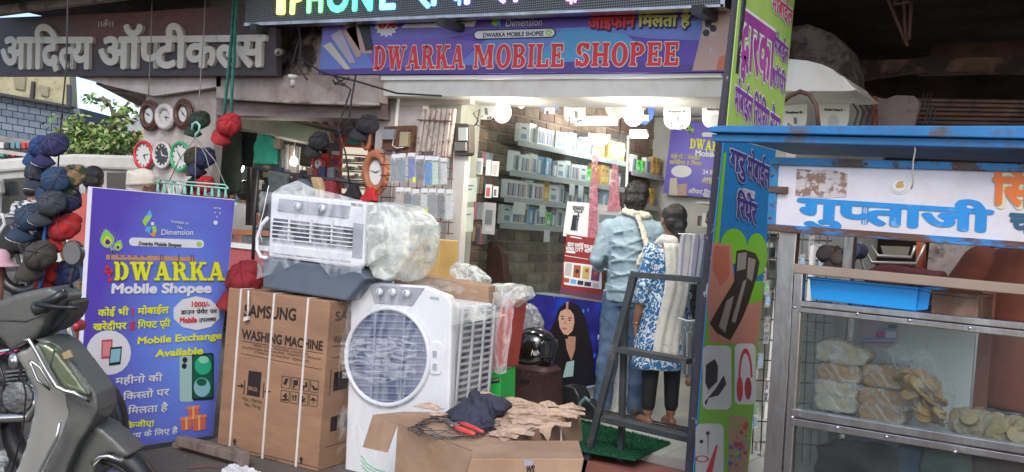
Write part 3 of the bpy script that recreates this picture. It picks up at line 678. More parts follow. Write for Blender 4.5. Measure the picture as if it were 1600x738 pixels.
mgr, mdk, mlg = pm('pgr', (0,)*3), pm('ink', (0,)*3), pm('lightgrey', (.45, .46, .47))
paper('wall_poster', 'white poster of a dark phone taped to the glass left of the grey poster', 'poster', GP, [(887, 315), (925, 318), (920, 373), (880, 369)], mpaper,
      [([(896, 336), (905, 337), (902, 361), (892, 360)], 1), ([(903, 333), (906, 333), (903, 361), (900, 361)], 0), (circ(905, 338, 1.6), 1), (circ(904, 343, 1.6), 1), ('BONANZA', (896, 328), (913, 329), 5, 1), ('SALE', (898, 332), (911, 333), 3, 1), ([(895, 322), (915, 323), (915, 324), (895, 323)], 0)], [mgr, mdk, mlg])
paper('wall_poster', 'grey poster taped to the glass beside the man shoulder', 'poster', GP, [(930, 319), (971, 323), (967, 379), (925, 375)], mat('grey_paper', (.36, .36, .36), .5, var=.1, sc_=3),
      [([(940, 326), (962, 328), (962, 330), (940, 328)], 2), ([(937, 335), (964, 337), (962, 350), (936, 348)], 0), ([(946, 350), (957, 351), (955, 368), (944, 367)], 2)], [mgr, mdk, mlg])
RPn = YP(5.82)
t = paper('wall_poster', 'dark red poster with a grid of small pictures below the grey poster', 'poster', RPn, [(886, 366), (946, 375), (940, 470), (876, 459)], mat('poster_red', (.26, .03, .028), .4, var=.08),
      [('आता एलटीई वाय फाय', (887, 384), (931, 390), 6, 0), ('सोबत OTT आिण TV', (885, 391), (935, 397), 6, 0), (rrect(885, 391.5, 900, 395, 1.6, .1), 0), ([(892, 369), (910, 372), (910, 374), (892, 371)], 0),
       ([(883, 399), (920, 405), (920, 406), (883, 400)], 0), (rrect(882, 409, 941, 445, 2, .12), 0),
       ([(885, 411), (895, 412.5), (893, 432), (883, 430)], 2), ([(898, 414), (909, 415.5), (907, 435), (896, 433)], 3), ([(912, 416), (923, 417.5), (921, 437), (910, 435)], 4), ([(926, 418), (939, 420), (937, 440), (924, 438)], 5),
       ([(882, 434), (891, 435.5), (890, 442), (881, 440.5)], 3), ([(893, 436), (902, 437.5), (901, 444), (892, 442.5)], 6), ([(904, 438), (913, 439.5), (912, 446), (903, 444.5)], 1), ([(915, 440), (925, 441.5), (924, 448), (914, 446.5)], 1), ([(928, 442), (937, 443.5), (936, 450), (927, 448.5)], 2),
       (circ(918, 423, 3), 3), (circ(932, 427, 3.5), 3), (circ(903, 424, 3), 1),
       ([(904, 457), (914, 459), (913, 463), (902, 461)], 1), ([(876, 459), (878, 450), (942, 461), (940, 470)], 7)],
      [mW, mdk, pm('pgl', (.45, .45, .42)), pm('rust', (.35, .1, .04)), pm('ochre', (.5, .4, .12)), pm('plum', (.18, .04, .12)), pm('sky', (0,)*3), pm('mauve', (.14, .05, .09))])
# counter with curved white base and the portrait board leaning on it
ct = thing('sales_counter', 'white fronted sales counter behind the portrait board and the helmet', 'counter', (-3.5, 6, .15))
CP = YP(5.86)
b = MB(); b.slab(CP, [(812, 458), (975, 476), (962, 668), (800, 640)], .35); b.build('body', mat('counter_white', (.62, .64, .64), .35, var=.05), ct, bevel=.01)
b = MB(); b.slab(CP, [(808, 632), (964, 660), (962, 668), (806, 640)], .02, .01); b.build('plinth', m_dark, ct)
PT = thing('portrait_board', 'glossy dark blue advertising board showing a long haired woman, behind the helmet', 'board', (-3.4, 5.75, .3))
PP = YP(5.78)
def bluemat():
    m = bpy.data.materials.new('night_print'); m.use_nodes = True; n = m.node_tree.nodes; L = m.node_tree.links; bs = n['Principled BSDF']; bs.inputs['Roughness'].default_value = .25
    tc = n.new('ShaderNodeTexCoord'); vo = n.new('ShaderNodeTexVoronoi'); vo.inputs['Scale'].default_value = 16; nz = n.new('ShaderNodeTexNoise'); nz.inputs['Scale'].default_value = 4
    mp = n.new('ShaderNodeMapping'); mp.inputs['Scale'].default_value = (1, 1, .45); L.new(tc.outputs['Object'], mp.inputs[0]); L.new(mp.outputs[0], vo.inputs['Vector']); L.new(tc.outputs['Object'], nz.inputs['Vector'])
    r1 = n.new('ShaderNodeValToRGB'); r1.color_ramp.elements[0].position = .3; r1.color_ramp.elements[0].color = (.006, .012, .09, 1); r1.color_ramp.elements[1].position = .75; r1.color_ramp.elements[1].color = (.012, .06, .5, 1); e = r1.color_ramp.elements.new(.55); e.color = (.02, .02, .2, 1)
    L.new(nz.outputs[0], r1.inputs[0])
    r2 = n.new('ShaderNodeMapRange'); r2.inputs[1].default_value = .16; r2.inputs[2].default_value = .1; L.new(vo.outputs['Distance'], r2.inputs[0])
    mx = n.new('ShaderNodeMixRGB'); mx.inputs[2].default_value = (.04, .16, .7, 1); L.new(r2.outputs[0], mx.inputs[0]); L.new(r1.outputs[0], mx.inputs[1]); L.new(mx.outputs[0], bs.inputs['Base Color']); return m
b = MB(); b.slab(PP, [(822, 458), (880, 465), (946, 474), (944, 540), (943, 600), (915, 606), (870, 607), (815, 603), (816, 520)], .02); b.build('board', bluemat(), PT)
b = MB(); b.ptube(PP, [(815, 604), (870, 608), (915, 607), (943, 601)], .012, .004); b.build('rim', mat('rimgrey', (.2, .22, .26), .4), PT)
b = MB()
def pp(pts, o, mi): b.poly(PP, pts, o, mi)
pp([(868, 500), (872, 484), (882, 474), (893, 472), (905, 478), (914, 494), (920, 520), (926, 545), (928, 575), (918, 603), (872, 605), (866, 570), (868, 545), (858, 520)], .002, 0)   # hair
pp([(874, 600), (880, 560), (900, 548), (922, 560), (934, 600)], .0035, 1)                                    # coat
pp([(888, 526), (899, 526), (898, 545), (891, 552), (887, 545)], .0024, 3); pp([(884, 530), (900, 527), (899, 546), (893, 564), (886, 546)], .0038, 3)   # neck
pp([(873, 497), (876, 487), (884, 483), (891, 484), (897, 492), (898, 504), (895, 517), (888, 524), (881, 522), (875, 512)], .0042, 2)   # face
pp([(877, 494), (882, 493.5), (882, 494.8), (877, 495.6)], .0048, 0); pp([(888, 496), (894, 496.5), (894, 497.8), (888, 497.6)], .0048, 0)
pp(circ(879.8, 498.5, 2.1, 1.1), .005, 0); pp(circ(890.6, 500.5, 2.1, 1.1), .005, 0); pp([(884, 499), (886, 506), (883, 508), (881, 507)], .0047, 3); pp(circ(882.5, 513.5, 4, 1.6), .005, 4)
pp([(885, 472), (889, 472), (888, 486), (885, 484)], .0046, 3)
pp([(886, 566), (898, 563), (896, 588), (880, 590)], .006, 5); pp([(930, 524), (944, 526), (944, 532), (930, 530)], .003, 5) if False else None
b.text(PP, 'No', (934, 530), (944, 531), 7, .004, bold=.05, mi=6)
b.build('portrait_print', [pm('hair', (.01, .008, .01)), pm('coat', (.008, .008, .014)), pm('skinp', (.52, .3, .22)), pm('skinp2', (.4, .21, .15)), pm('lip', (.42, .1, .1)), pm('mint', (.3, .45, .46)), mW], PT)
# ------------------------------------------------------------------ leather chair behind the glass
t = thing('leather_chair', 'brown leather office chair back standing behind the glass', 'chair', (-4.3, 6.02, .15))
cp = YP(6.02)
b = MB(); b.slab(cp, [(753, 400), (758, 382), (768, 375), (778, 380), (786, 396), (790, 446), (750, 448)], .08); b.build('backrest', MT['leather'], t, vox=.012, smo=6)
b = MB(); b.slab(cp, [(750, 448), (792, 446), (800, 470), (746, 470)], .3, .2); b.build('seat', MT['leather'], t, vox=.02, smo=4)
b = MB(); p = cp.P(771, 470); b.tube([V((p.x, 6.1, .2)), V((p.x, 6.1, .8))], .03); 
for k in range(5): a = k*1.257; b.tube([V((p.x, 6.1, .22)), V((p.x+.14*math.cos(a), 6.1+.14*math.sin(a), .18))], .02)
b.build('stand', m_black, t)
# ------------------------------------------------------------------ packs and notes on the near end of the side wall
XW = XP(-4.44)
NW = YP(5.62)
b = MB(); b.box(-4.62, 5.36, .15, -4.3, 5.6, 2.4); b.build('wall_return', mat('return_plaster', (.4, .4, .34), .7, var=.15), bpy.data.objects['brick_wall'])
for lab, pts, c in (('small grey phone pack hanging left on the side wall', (744, 247, 754, 272), 'pg'), ('slim white pack hanging beside the grey pack', (760, 250, 767, 274), 'pw'), ('pale pack with red corner hanging on the bricks', (769, 252, 779, 275), 'pgl'), ('small pink pack hanging low on the bricks', (759, 288, 768, 309), 'strapred'), ('small square grey tag beside the pink pack', (771, 291, 778, 308), 'pgr')):
    if c == 'strapred': pm('strapred', (.5, .12, .14))
    q = MT['print_'+c]; paper('hanging_pack', lab, 'pack', NW, lean(*pts, 4.5, .08), cw, [(lean(pts[0]+1.5, pts[1]+5, pts[2]-1.5, pts[3]-2, 4.5, .08), 0)], [q], th=.012)
for k in range(24):
    r, q = k//6, k % 6; z = 1.93-r*.2; y = 5.66+q*.052; c = ['white', 'slate', 'ice blue', 'tan', 'pink'][(k*3+r) % 5]
    b = MB(); b.box(-4.43, y, z-.13+rnd(-.02, .02), -4.415, y+.038, z); b.build('hanging_pack', mat('hp_'+c, {'white': (.6, .6, .58), 'slate': (.1, .12, .14), 'ice blue': (.35, .45, .5), 'tan': (.4, .28, .16), 'pink': (.5, .2, .22)}[c], .35, var=.2), None, f'{c} pack, {ORD[q]} from the left in the {["top", "second", "third", "lowest"][r]} row of hooks before the shelves', 'pack', 'packs on the near hooks', bevel=.002)
NF = YP(5.34)
paper('wall_notice', 'pale printed notice beside the off white upright', 'notice', NF, [(725, 280), (746, 278), (744, 315), (722, 318)], mat('pale_note', (.5, .56, .48), .6), [([(728, 290), (741, 289), (741, 291), (728, 292)], 0), ([(728, 296), (738, 295), (738, 297), (728, 298)], 0)], [mgr])
paper('wall_notice', 'lower pale notice with a plug hanging over it', 'notice', NF, [(721, 326), (741, 324), (739, 362), (718, 364)], mat('pale_note', (0,)*3), [([(724, 335), (737, 334), (737, 336), (724, 337)], 0)], [mgr])
paper('wall_poster', 'narrow grey poster hanging on the bricks above the leather chair', 'poster', NW, [(757, 316), (776, 318), (773, 367), (753, 365)], mat('grey_paper', (0,)*3), [([(760, 328), (771, 329), (769, 352), (758, 351)], 1), ([(758, 355), (770, 356), (770, 362), (758, 361)], 0)], [mlg, mgr])
b = MB(); b.ptube(NF, [(727, 215), (724, 260), (729, 300), (722, 340), (726, 380), (718, 430)], .006, .02); b.build('hanging_cable', m_wire, None, 'black cable hanging down beside the off white upright', 'cable')
b = MB(); b.ptube(NF, [(737, 205), (750, 190), (742, 178), (752, 172), (747, 196), (760, 200)], .005, .02); b.build('hanging_cable', m_wire, None, 'tangled wires beside the glowing left bulb and meter', 'cable')
# ------------------------------------------------------------------ festoon posters under the beam
F_ = YP(5.6); FB = YP(5.6)
mfw = mat('festoon_white', (.6, .62, .6), .4, var=.04)
def phoneprint(cx, cy, s=1):
    return [(circ(cx-9*s, cy+4*s, 1.8*s), 1), (circ(cx-9*s, cy+9*s, 1.8*s), 1), (circ(cx-5*s, cy+6*s, 1.2*s), 1), ([(cx-1*s, cy-8*s), (cx+4*s, cy-7*s), (cx+5*s, cy+4*s), (cx, cy+3*s)], 0),
            (circ(cx+5*s, cy+9*s, 1.8*s), 1), (circ(cx+9*s, cy+8*s, 1.8*s), 1), (circ(cx+5*s, cy+14*s, 1.8*s), 1), (circ(cx+9*s, cy+13*s, 1.8*s), 1)]
def fest(pts, lab, kind_, pl=F_, c=None):
    x0 = sum(p[0] for p in pts)/len(pts); y0 = sum(p[1] for p in pts)/len(pts)
    it = []
    if kind_ == 'p': it = phoneprint(x0, y0, .95)+[('Realme 9i', (x0-13, y0-13), (x0+13, y0-13), 4, 1)]
    if kind_ == 'w': it = [(circ(x0, y0+2, 9, 12), 2), ('Redmi Note 8', (x0-14, y0-16), (x0+14, y0-15), 4, 1)]
    if kind_ == 'b': it = [([(x0-4, y0-12), (x0+4, y0-12), (x0+9, y0+12), (x0-8, y0+12)], 1), (circ(x0, y0-6, 3.2, 4), 4), ([(x0-7, y0+5), (x0+8, y0+5), (x0+7, y0+14), (x0-8, y0+14)], 3), (circ(x0-4, y0+12, 3), 1)]
    return paper('festoon_poster', lab, 'poster', pl, pts, mfw if kind_ != 'b' else mat('festoon_blue', (.05, .12, .45), .4), it, [mgr, mdk, mlg, mW, pm('skinp', (0,)*3)], th=.002, off=0, grp='festoon posters hanging in a row under the beam')
def tag_shape(x0, x1, y0, y1, s=0, n=5):
    r = (x1-x0)*.35; p = [(x0+s*0, y0), (x1, y0)]
    for k in range(n+1): a = R(90*k/n); p.append((x1-r+r*math.cos(a)+s*.8, y1-r+r*math.sin(a)))
    for k in range(n+1): a = R(90+90*k/n); p.append((x0+r+r*math.cos(a)+s*.8, y1-r+r*math.sin(a)))
    return p
fest([(702, 138), (737, 139), (744, 158), (736, 164), (722, 165)], 'small dark blue festoon poster tilted at the far left of the row', 'b')
fest(tag_shape(741, 775, 140, 187), 'white festoon poster half hidden by the left glowing bulb', 'p')
fest(tag_shape(791, 822, 140, 163, 12), 'pale green white festoon poster swinging sideways right of the left bulb', 'w')
fest(tag_shape(837, 873, 143, 172, 6), 'blue festoon poster of a woman swinging beside the left bulb', 'b')
fest(tag_shape(882, 915, 144, 192), 'upright white festoon poster with black camera dots in the middle of the row', 'p')
fest(tag_shape(938, 976, 145, 184, 10), 'pale festoon poster swung sideways left of the right bulb', 'w')
fest([(993, 147), (1027, 146), (1020, 185), (1010, 195), (997, 193), (990, 184)], 'blue festoon poster of a woman behind the right bulb', 'b', YP(5.63))
fest(tag_shape(1037, 1079, 148, 202), 'white festoon poster with black camera dots left of the green sign', 'p')
fest(tag_shape(1097, 1140, 148, 201), 'white festoon poster touching the dark pole', 'w')
fest(tag_shape(1222, 1262, 150, 203, -2), 'white festoon poster with camera dots just right of the green sign', 'p', FB)
fest(tag_shape(1279, 1328, 146, 203, -2), 'white festoon poster farthest right above the blue cart roof', 'w', FB)
b = MB(); b.ptube(F_, [(700, 137), (790, 140), (915, 143), (1040, 147), (1140, 147)], .003, .003); b.build('festoon_string', m_wire, None, 'thin string holding the row of festoon posters', 'string')
# ------------------------------------------------------------------ gate, meter board, meter, cover rack
t = thing('folding_gate', 'folded collapsible gate of pale rusty vertical slats beside the pillar', 'gate', YP(5.2).P(680, 250))
gp = YP(5.2); ms = mat('gate_slat', (.5, .43, .38), .6, var=.2, c2=(.2, .1, .07), amt=.3, c2s=20)
for k in range(13):
    u = 659+k*4; b = MB(); y0 = 170+(k % 2)*1.5; b.slab(gp, [(u, y0), (u+2.8, y0), (u+2.8-9, y0+ (76 if k > 6 else 66)), (u-9, y0+(76 if k > 6 else 66))], .03, (k % 2)*.012); b.build('slat', ms, t)
b = MB(); b.slab(gp, [(654, 187), (708, 189), (708, 191), (654, 189)], .01, .02); b.build('cross_rod', m_rust, t)
t = thing('meter_board', 'rusty brown switch board mounted on the pale pillar', 'board', YP(5.27).P(622, 232))
mp_ = YP(5.26); mbw = mat('board_brown', (.16, .07, .04), .8, var=.3, c2=(.07, .035, .025), amt=.4)
b = MB(); b.slab(mp_, [(600, 198), (648, 196), (645, 240), (596, 233)], .025); b.build('backing', mbw, t)
b = MB(); b.slab(mp_, lean(601, 203, 619, 219), .05, .03); b.build('switch', mat('sw_grey', (.3, .31, .33), .5), t, bevel=.004)
b = MB(); b.slab(mp_, lean(628, 207, 641, 230), .05, .03); b.build('switch', mat('sw_beige', (.42, .36, .22), .5), t, bevel=.004)
b = MB(); b.ptube(mp_, [(618, 216), (616, 228), (622, 232), (634, 231)], .004, .02); b.build('cable', m_white, t)
t = thing('electric_meter', 'dark electricity meter with pale dials left of the left glowing bulb', 'meter', YP(5.3).P(720, 240))
ep = YP(5.24); b = MB(); b.slab(ep, rrect(707, 193, 733, 243, 6), .07); b.build('case', mat('meter_case', (.07, .06, .05), .5), t, bevel=.004)
b = MB(); b.slab(ep, bb(718, 200, 731, 220), .012, .014); b.build('dial', mat('dial', (.5, .52, .48), .3), t)
b = MB(); b.slab(ep, bb(713, 223, 730, 236), .02, .022); b.build('terminal_box', mat('dialk', (.16, .15, .13), .5), t)
RK = thing('wire_rack', 'dark red wire grid rack hung full of phone covers', 'rack', YP(4.95).P(650, 345))
rp = YP(4.95); mrr = mat('rack_red', (.12, .02, .03), .5)
for k in range(9): u = 598+k*13.5; b = MB(); b.ptube(rp, [(u+3, 236), (u-6, 368)], .0035); b.build('wire', mrr, RK)
for k in range(8): v = 240+k*17; b = MB(); b.ptube(rp, [(594, v), (708, v+6)], .0035); b.build('wire', mrr, RK)
mf = film('pack_film', (.85, .87, .88), .05, .32, 45)
def pack(u, v, w_, h, c, lab, grp):
    t = thing('phone_cover_pack', lab, 'phone cover', rp.P(u, v+h), grp)
    b = MB(); b.slab(rp, rrect(u+1.5-h*.06, v+h*.2, u+w_-1.5-h*.06, v+h-1.5, 2), .012, .035); b.build('cover', c, t, bevel=.002)
    b = MB(); pts = [(u, v), (u+w_, v), (u+w_-h*.08, v+h), (u-h*.08, v+h)]; b.slab(rp, pts, .022, .042); b.build('film', mf, t)
    b = MB(); b.slab(rp, [(u+1, v), (u+w_-1, v), (u+w_-1.5, v+h*.14), (u+.5, v+h*.14)], .003, .045); b.build('header_card', cw, t)
cc = {'grey': (.2, .22, .24), 'slate blue': (.16, .23, .28), 'violet blue': (.1, .14, .4), 'bright blue': (.04, .22, .48), 'pale green': (.45, .6, .5), 'smoke': (.12, .12, .13), 'beige': (.4, .33, .27), 'clear': (.5, .52, .52)}
for r, (v0, h, seq) in enumerate(((240, 45, ['grey', 'slate blue', 'violet blue', 'smoke', 'bright blue', 'pale green', 'clear']), (292, 48, ['beige', 'smoke', 'grey', 'clear', 'grey', 'smoke', 'clear']), (343, 42, ['clear', 'beige', 'smoke', 'grey', 'clear']))):
    for k, cnm in enumerate(seq):
        wv = rnd(11, 14.5); u = (617, 624, 630)[r]+k*13+rnd(-1, 1)
        pack(u, v0+k*.9+rnd(-2, 3), wv, h*rnd(.9, 1.05), mat('cov_'+cnm, cc[cnm], .4, var=.1), f'{cnm} phone cover pack, {ORD[k]} from the left in the {("top", "middle", "bottom")[r]} row of the rack', f'{cnm} covers in the {("top", "middle", "bottom")[r]} row of the rack')
for u, v in ((655, 282), (674, 332)):
    b = MB(); b.slab(rp, bb(u-2, v-4, u+2, v+4), .002, .055); b.build('price_sticker', mat('stk', (.8, .8, .02), .5), None, 'small yellow price sticker on a cover in the '+('top' if v < 300 else 'middle')+' row', 'sticker')
# pouches hanging by the pole, and the clear acrylic stand
hp = YP(5.05)
b = MB(); b.ptube(hp, [(1060, 366), (1108, 368)], .006, 0); b.ptube(hp, [(1100, 366), (1104, 380)], .005); b.build('hook_bar', m_steel, None, 'steel bar holding the hanging white pouches beside the dark pole', 'bar')
for k in range(8):
    u = 1064+k*4.6; c = [(.6, .6, .62), (.35, .3, .36), (.55, .52, .45), (.4, .42, .46)][k % 4]; dv = rnd(-6, 8)
    b = MB(); b.slab(YP(5.03-.01*(k % 3)), [(u, 366), (u+4, 366), (u+7-k*.5, 380), (u+2-k, 438+dv), (u-6-k*.6, 434+dv), (u-3, 380)], .05, 0)
    b.build('hanging_pouch', mat('pouch%d' % (k % 4), c, .4, var=.15), None, ['white', 'mauve grey', 'cream', 'steel grey'][k % 4]+' flat pouch, '+ORD[k]+' from the left beside the dark pole', 'pouch', ['white', 'mauve grey', 'cream', 'steel grey'][k % 4]+' pouches beside the dark pole', bevel=.003)
t = thing('acrylic_stand', 'clear acrylic rack hanging low beside the dark pole', 'stand', YP(5.1).P(1076, 600))
ap = YP(5.1); ga = glass('acrylic', (.85, .9, .9), .14, .12)
b = MB(); b.slab(ap, rrect(1064, 503, 1088, 592, 4), .09); b.build('case', ga, t, bevel=.004)
for k in range(4): b = MB(); b.slab(ap, bb(1066+k*6, 520, 1067.5+k*6, 585), .08, -.004); b.build('divider', m_white if k % 2 else m_steel, t)
b = MB(); b.ptube(ap, [(1060, 497), (1075, 502), (1092, 500), (1092, 492)], .005); b.build('hook', m_white, t)
# ================================================================== PAVEMENT GOODS
def F2(p, deg): return Matrix.Translation(V(p)) @ Matrix.Rotation(R(deg), 4, 'Z')
def blob(name, pl, pts, th, m, parent=None, off=0, vox=.01, smo=8, disp=0, dsc=.12, **kw):
    """outline given real thickness, melted round; disp crumples it"""
    b = MB(); b.slab(pl, pts, th, off); o = b.build(name, m, parent, vox=vox, smo=smo, **kw)
    if disp:
        tx = bpy.data.textures.new('crumple', 'CLOUDS'); tx.noise_scale = dsc
        q = o.modifiers.new('d', 'DISPLACE'); q.texture = tx; q.strength = disp; q.mid_level = .5
    if name in CRUMPLED: q = o.modifiers.new('c', 'DECIMATE'); q.ratio = .25; o.modifiers[0].use_smooth_shade = False
    return o
CRUMPLED = ('plastic_bag', 'plastic_top', 'plastic_litter')
# ------------------------------------------------------------------ standee
T = thing('standee_board', 'purple advertising standee with yellow lettering, peacock feather and gift boxes on the pavement', 'standee', (-4.4, 3.0, 0))
BX = XP(-4.4)
def gradmat():
    m = bpy.data.materials.new('standee_print'); m.use_nodes = True; n = m.node_tree.nodes; L = m.node_tree.links; bs = n['Principled BSDF']; bs.inputs['Roughness'].default_value = .42
    tc = n.new('ShaderNodeTexCoord'); mp = n.new('ShaderNodeMapping'); mp.inputs['Location'].default_value = (0, -.33, -.62); mp.inputs['Scale'].default_value = (1, 1.9, .95); L.new(tc.outputs['Object'], mp.inputs[0])
    g_ = n.new('ShaderNodeTexGradient'); g_.gradient_type = 'SPHERICAL'; L.new(mp.outputs[0], g_.inputs[0])
    r = n.new('ShaderNodeValToRGB'); r.color_ramp.elements[0].color = (.1, .06, .42, 1); r.color_ramp.elements[1].color = (.14, .28, .78, 1); r.color_ramp.elements[1].position = .9; L.new(g_.outputs[0], r.inputs[0]); L.new(r.outputs[0], bs.inputs['Base Color']); nz = n.new('ShaderNodeTexNoise'); nz.inputs['Scale'].default_value = 2.2; bp = n.new('ShaderNodeBump'); bp.inputs['Strength'].default_value = .35; bp.inputs['Distance'].default_value = .06; L.new(tc.outputs['Object'], nz.inputs['Vector']); L.new(nz.outputs[0], bp.inputs['Height']); L.new(bp.outputs[0], bs.inputs['Normal']); return m
quad = [(143, 292), (368, 312), (333, 681), (118, 712)]
b = MB(); b.slab(BX, quad, .035); b.build('frame', mat('standee_frame', (.62, .62, .7), .45, var=.04), T, bevel=.003)
b = MB(); b.slab(BX, [(144.5, 293.5), (366.5, 313), (331.5, 680), (119.5, 710)], .002, .003); b.build('printed_sheet', gradmat(), T)
b = MB(); b.box(-4.7, 2.7, 0, -4.66, 2.74, .9); b.add([(-4.435, 2.7, .95), (-4.435, 2.74, .95), (-4.7, 2.74, 0), (-4.7, 2.7, 0), (-4.435, 2.7, .9), (-4.435, 2.74, .9), (-4.74, 2.74, 0), (-4.74, 2.7, 0)], [(0, 1, 2, 3), (7, 6, 5, 4), (0, 3, 7, 4), (1, 5, 6, 2)]); b.build('rear_strut', m_wood, T)
P_ = BX
b = MB(); b.text(P_, 'DWARKA', (177, 437.5), (352, 438), 28, .007, bold=.045, slab=True, lean=-1); b.build('lettering_outline', pm('olive', (.3, .3, .05)), T)
b = MB(); b.text(P_, 'DWARKA', (177, 437.5), (352, 438), 28, .0085, bold=.015, slab=True, lean=-1)
b.text(P_, 'Mobile Exchange', (213, 537.7), (345, 529), 11, .006, bold=.04); b.text(P_, 'Available', (242, 557.6), (316, 552.7), 11, .006, bold=.045)
b.text(P_, 'कोई भी', (152, 494), (199, 492), 11, .006, bold=.035); b.text(P_, 'मोबाईल', (214, 491.5), (262, 489), 11, .006, bold=.035)
b.text(P_, 'खरेदीपर', (144, 516), (196, 514), 11, .006, bold=.035); b.text(P_, 'िगफ~ट फ_री', (214, 513), (264, 510.5), 11, .006, bold=.035)
b.text(P_, 'फोन', (164, 650), (190, 648), 11, .006, bold=.035); b.text(P_, 'संपर्क िकजीए!'.replace('र्क', 'र~क'), (150, 673), (240, 665), 9, .006, bold=.03)
b.build('lettering', mY, T)
b = MB(); b.text(P_, 'Mobile Shopee', (172, 458), (329, 457), 15, .006, bold=.05)
b.text(P_, 'महीनो की', (179, 600.6), (252, 595), 11, .006, bold=.022); b.text(P_, 'िकस~तो पर', (191, 625), (262.6, 617), 11, .006, bold=.022); b.text(P_, 'िमलता है', (198.6, 647), (260.5, 641.5), 11, .006, bold=.022)
b.text(P_, 'समय के िलए है', (190, 686.5), (276, 676), 8.5, .006, bold=.02); b.text(P_, 'Dimension', (250, 367), (301, 367), 9, .006, bold=.01)
b.text(P_, 'Available on', (266, 348), (294, 351), 4.5, .006); b.text(P_, 'The', (275, 357), (284, 358), 4.5, .006)
b.poly(P_, circ(306, 489.5, 37.5, 26.5, 10, .3), .005); b.poly(P_, circ(169, 551, 35), .0045)
b.poly(P_, rrect(201, 371, 318, 384, 6, .035), .0045)
for u, v in ((335, 325), (339, 325), (343, 326), (335, 332), (343, 333), (338, 339)): b.poly(P_, circ(u, v, 1.2, n=6), .005)
b.poly(P_, circ(336, 348, 3.4), .005)
b.build('white_print', mW, T)
b = MB(); b.text(P_, '1', (203, 493), (209, 493), 12, .006, bold=.05); b.text(P_, '5', (201, 515), (210, 514), 12, .006, bold=.05); b.text(P_, '1000/-', (296, 479), (326, 479), 8, .0075, bold=.03); b.text(P_, 'Mobile', (279, 504.5), (306, 503.5), 9, .0075, bold=.04)
for u, v in ((166, 418), (169, 428), (165, 424), (172, 424), (170, 437)): b.poly(P_, circ(u, v, 3, 4, 8), .008)
b.build('red_print', mR_, T)
b = MB(); b.text(P_, 'डाउन पेमेंट पर', (281, 491), (337, 489), 6.5, .0075, bold=.02); b.text(P_, 'उपलब~ध', (309, 503.5), (336, 501.5), 6.5, .0075, bold=.02); b.text(P_, 'Dwarka Mobile Shopee', (215, 382.5), (282, 385.5), 5.5, .007, bold=.03); b.build('black_print', mK, T)
b = MB(); plume(b, lambda u, v, o: P_.P(u, v, o+.004), 166, 373, 10, (0, 1, 2, 3)); b.build('feather_print', [pm('fg2', (.3, .38, .45)), pm('feath', (0,)*3), pm('feath2', (0,)*3), pm('feath3', (0,)*3)], T)
b = MB(); b.poly(P_, [(165, 398), (304, 402), (304, 408.5), (165, 405.5)], .004, 0)
for u in (171, 249, 253, 278, 297, 301): b.poly(P_, [(u, 398.2), (u+1.6, 398.3), (u+1.6, 408), (u, 407.8)], .0045, 1)
for u in (186, 196, 206, 216, 226): b.poly(P_, circ(u, 400.5, 3, 1.4, 10), .0047, 2)
b.build('flute_print', [pm('tan', (.5, .26, .12)), pm('plum', (0,)*3), pm('purple', (0,)*3)], T)
b = MB()
for pts, mi in (([(233, 327), (228, 337), (237.5, 337)], 0), ([(227, 337), (236.5, 337), (226, 354.5), (221.5, 346)], 1), ([(229, 338), (237, 337), (232, 347)], 0), ([(227.5, 354.5), (236.5, 354), (232, 365), (226, 361)], 0), ([(236.5, 354), (243, 353), (244, 362), (238, 364)], 1), ([(232, 365), (243, 363), (241, 371), (236, 368)], 2), ([(235, 347), (240, 347), (240, 352), (235, 352)], 3)): b.poly(P_, pts, .0045+.0002*mi, mi)
b.poly(P_, circ(310, 381.5, 4), .006, 1)
b.build('emblem_print', [pm('sky', (0,)*3), pm('lime', (0,)*3), pm('or2', (.75, .3, .04)), mW], T)
b = MB()
b.poly(P_, [(158, 531), (175, 530), (174, 560), (157, 561)], .0055, 0); b.poly(P_, [(160, 534), (173, 533.5), (172, 556), (159, 557)], .006, 1)
b.poly(P_, [(171, 543), (189.5, 541), (187, 569), (169, 571.5)], .0065, 2); b.poly(P_, [(172.5, 546), (187.5, 544.5), (185.5, 565), (170.5, 567)], .007, 3)
b.poly(P_, rrect(280, 556, 302, 628, 4, -.02), .0045, 4); b.poly(P_, circ(288, 562.5, 4, 4.5), .005, 2); b.poly(P_, circ(287, 572, 4, 4.5), .005, 2)
b.poly(P_, rrect(299, 553, 333, 626, 4, -.05), .0055, 2); b.poly(P_, rrect(301, 555.5, 331, 622, 3, -.05), .006, 5)
b.poly(P_, circ(316, 571, 13, 14.5), .0065, 6); b.poly(P_, circ(314.5, 605, 13, 15), .0065, 3); b.poly(P_, circ(317, 562, 8, 6), .0068, 7); b.poly(P_, circ(314, 597, 8, 6), .0068, 5); b.poly(P_, circ(316, 554.8, 5, 1.3), .007, 2)
for x, y, s in ((290, 655, 18), (310, 652, 22), (301, 638, 18)):
    b.poly(P_, [(x-s/2, y), (x+s/2, y-2), (x+s/2-1, y+s*.85), (x-s/2+2, y+s)], .0055+x*1e-6, 8); b.poly(P_, [(x-s/2-1, y-3), (x+s/2+1, y-5), (x+s/2+1, y), (x-s/2-1, y+2)], .0062+x*1e-6, 9); b.poly(P_, [(x-1.5, y-4), (x+1.5, y-4), (x+1.5, y+s*.9), (x-1.5, y+s*.92)], .0067+x*1e-6, 10)
b.build('picture_print', [pm('pk', (.5, .08, .1)), pm('pk2', (.7, .25, .27)), mK, pm('aqua', (.25, .5, .55)), pm('mint2', (.35, .55, .5)), pm('dgreen', (.01, .12, .06)), pm('egreen', (.03, .42, .22)), pm('lgreen', (.25, .65, .45)), pm('gift', (.6, .14, .09)), pm('gift2', (.7, .22, .15)), pm('ribbon', (.75, .45, .12))], T)
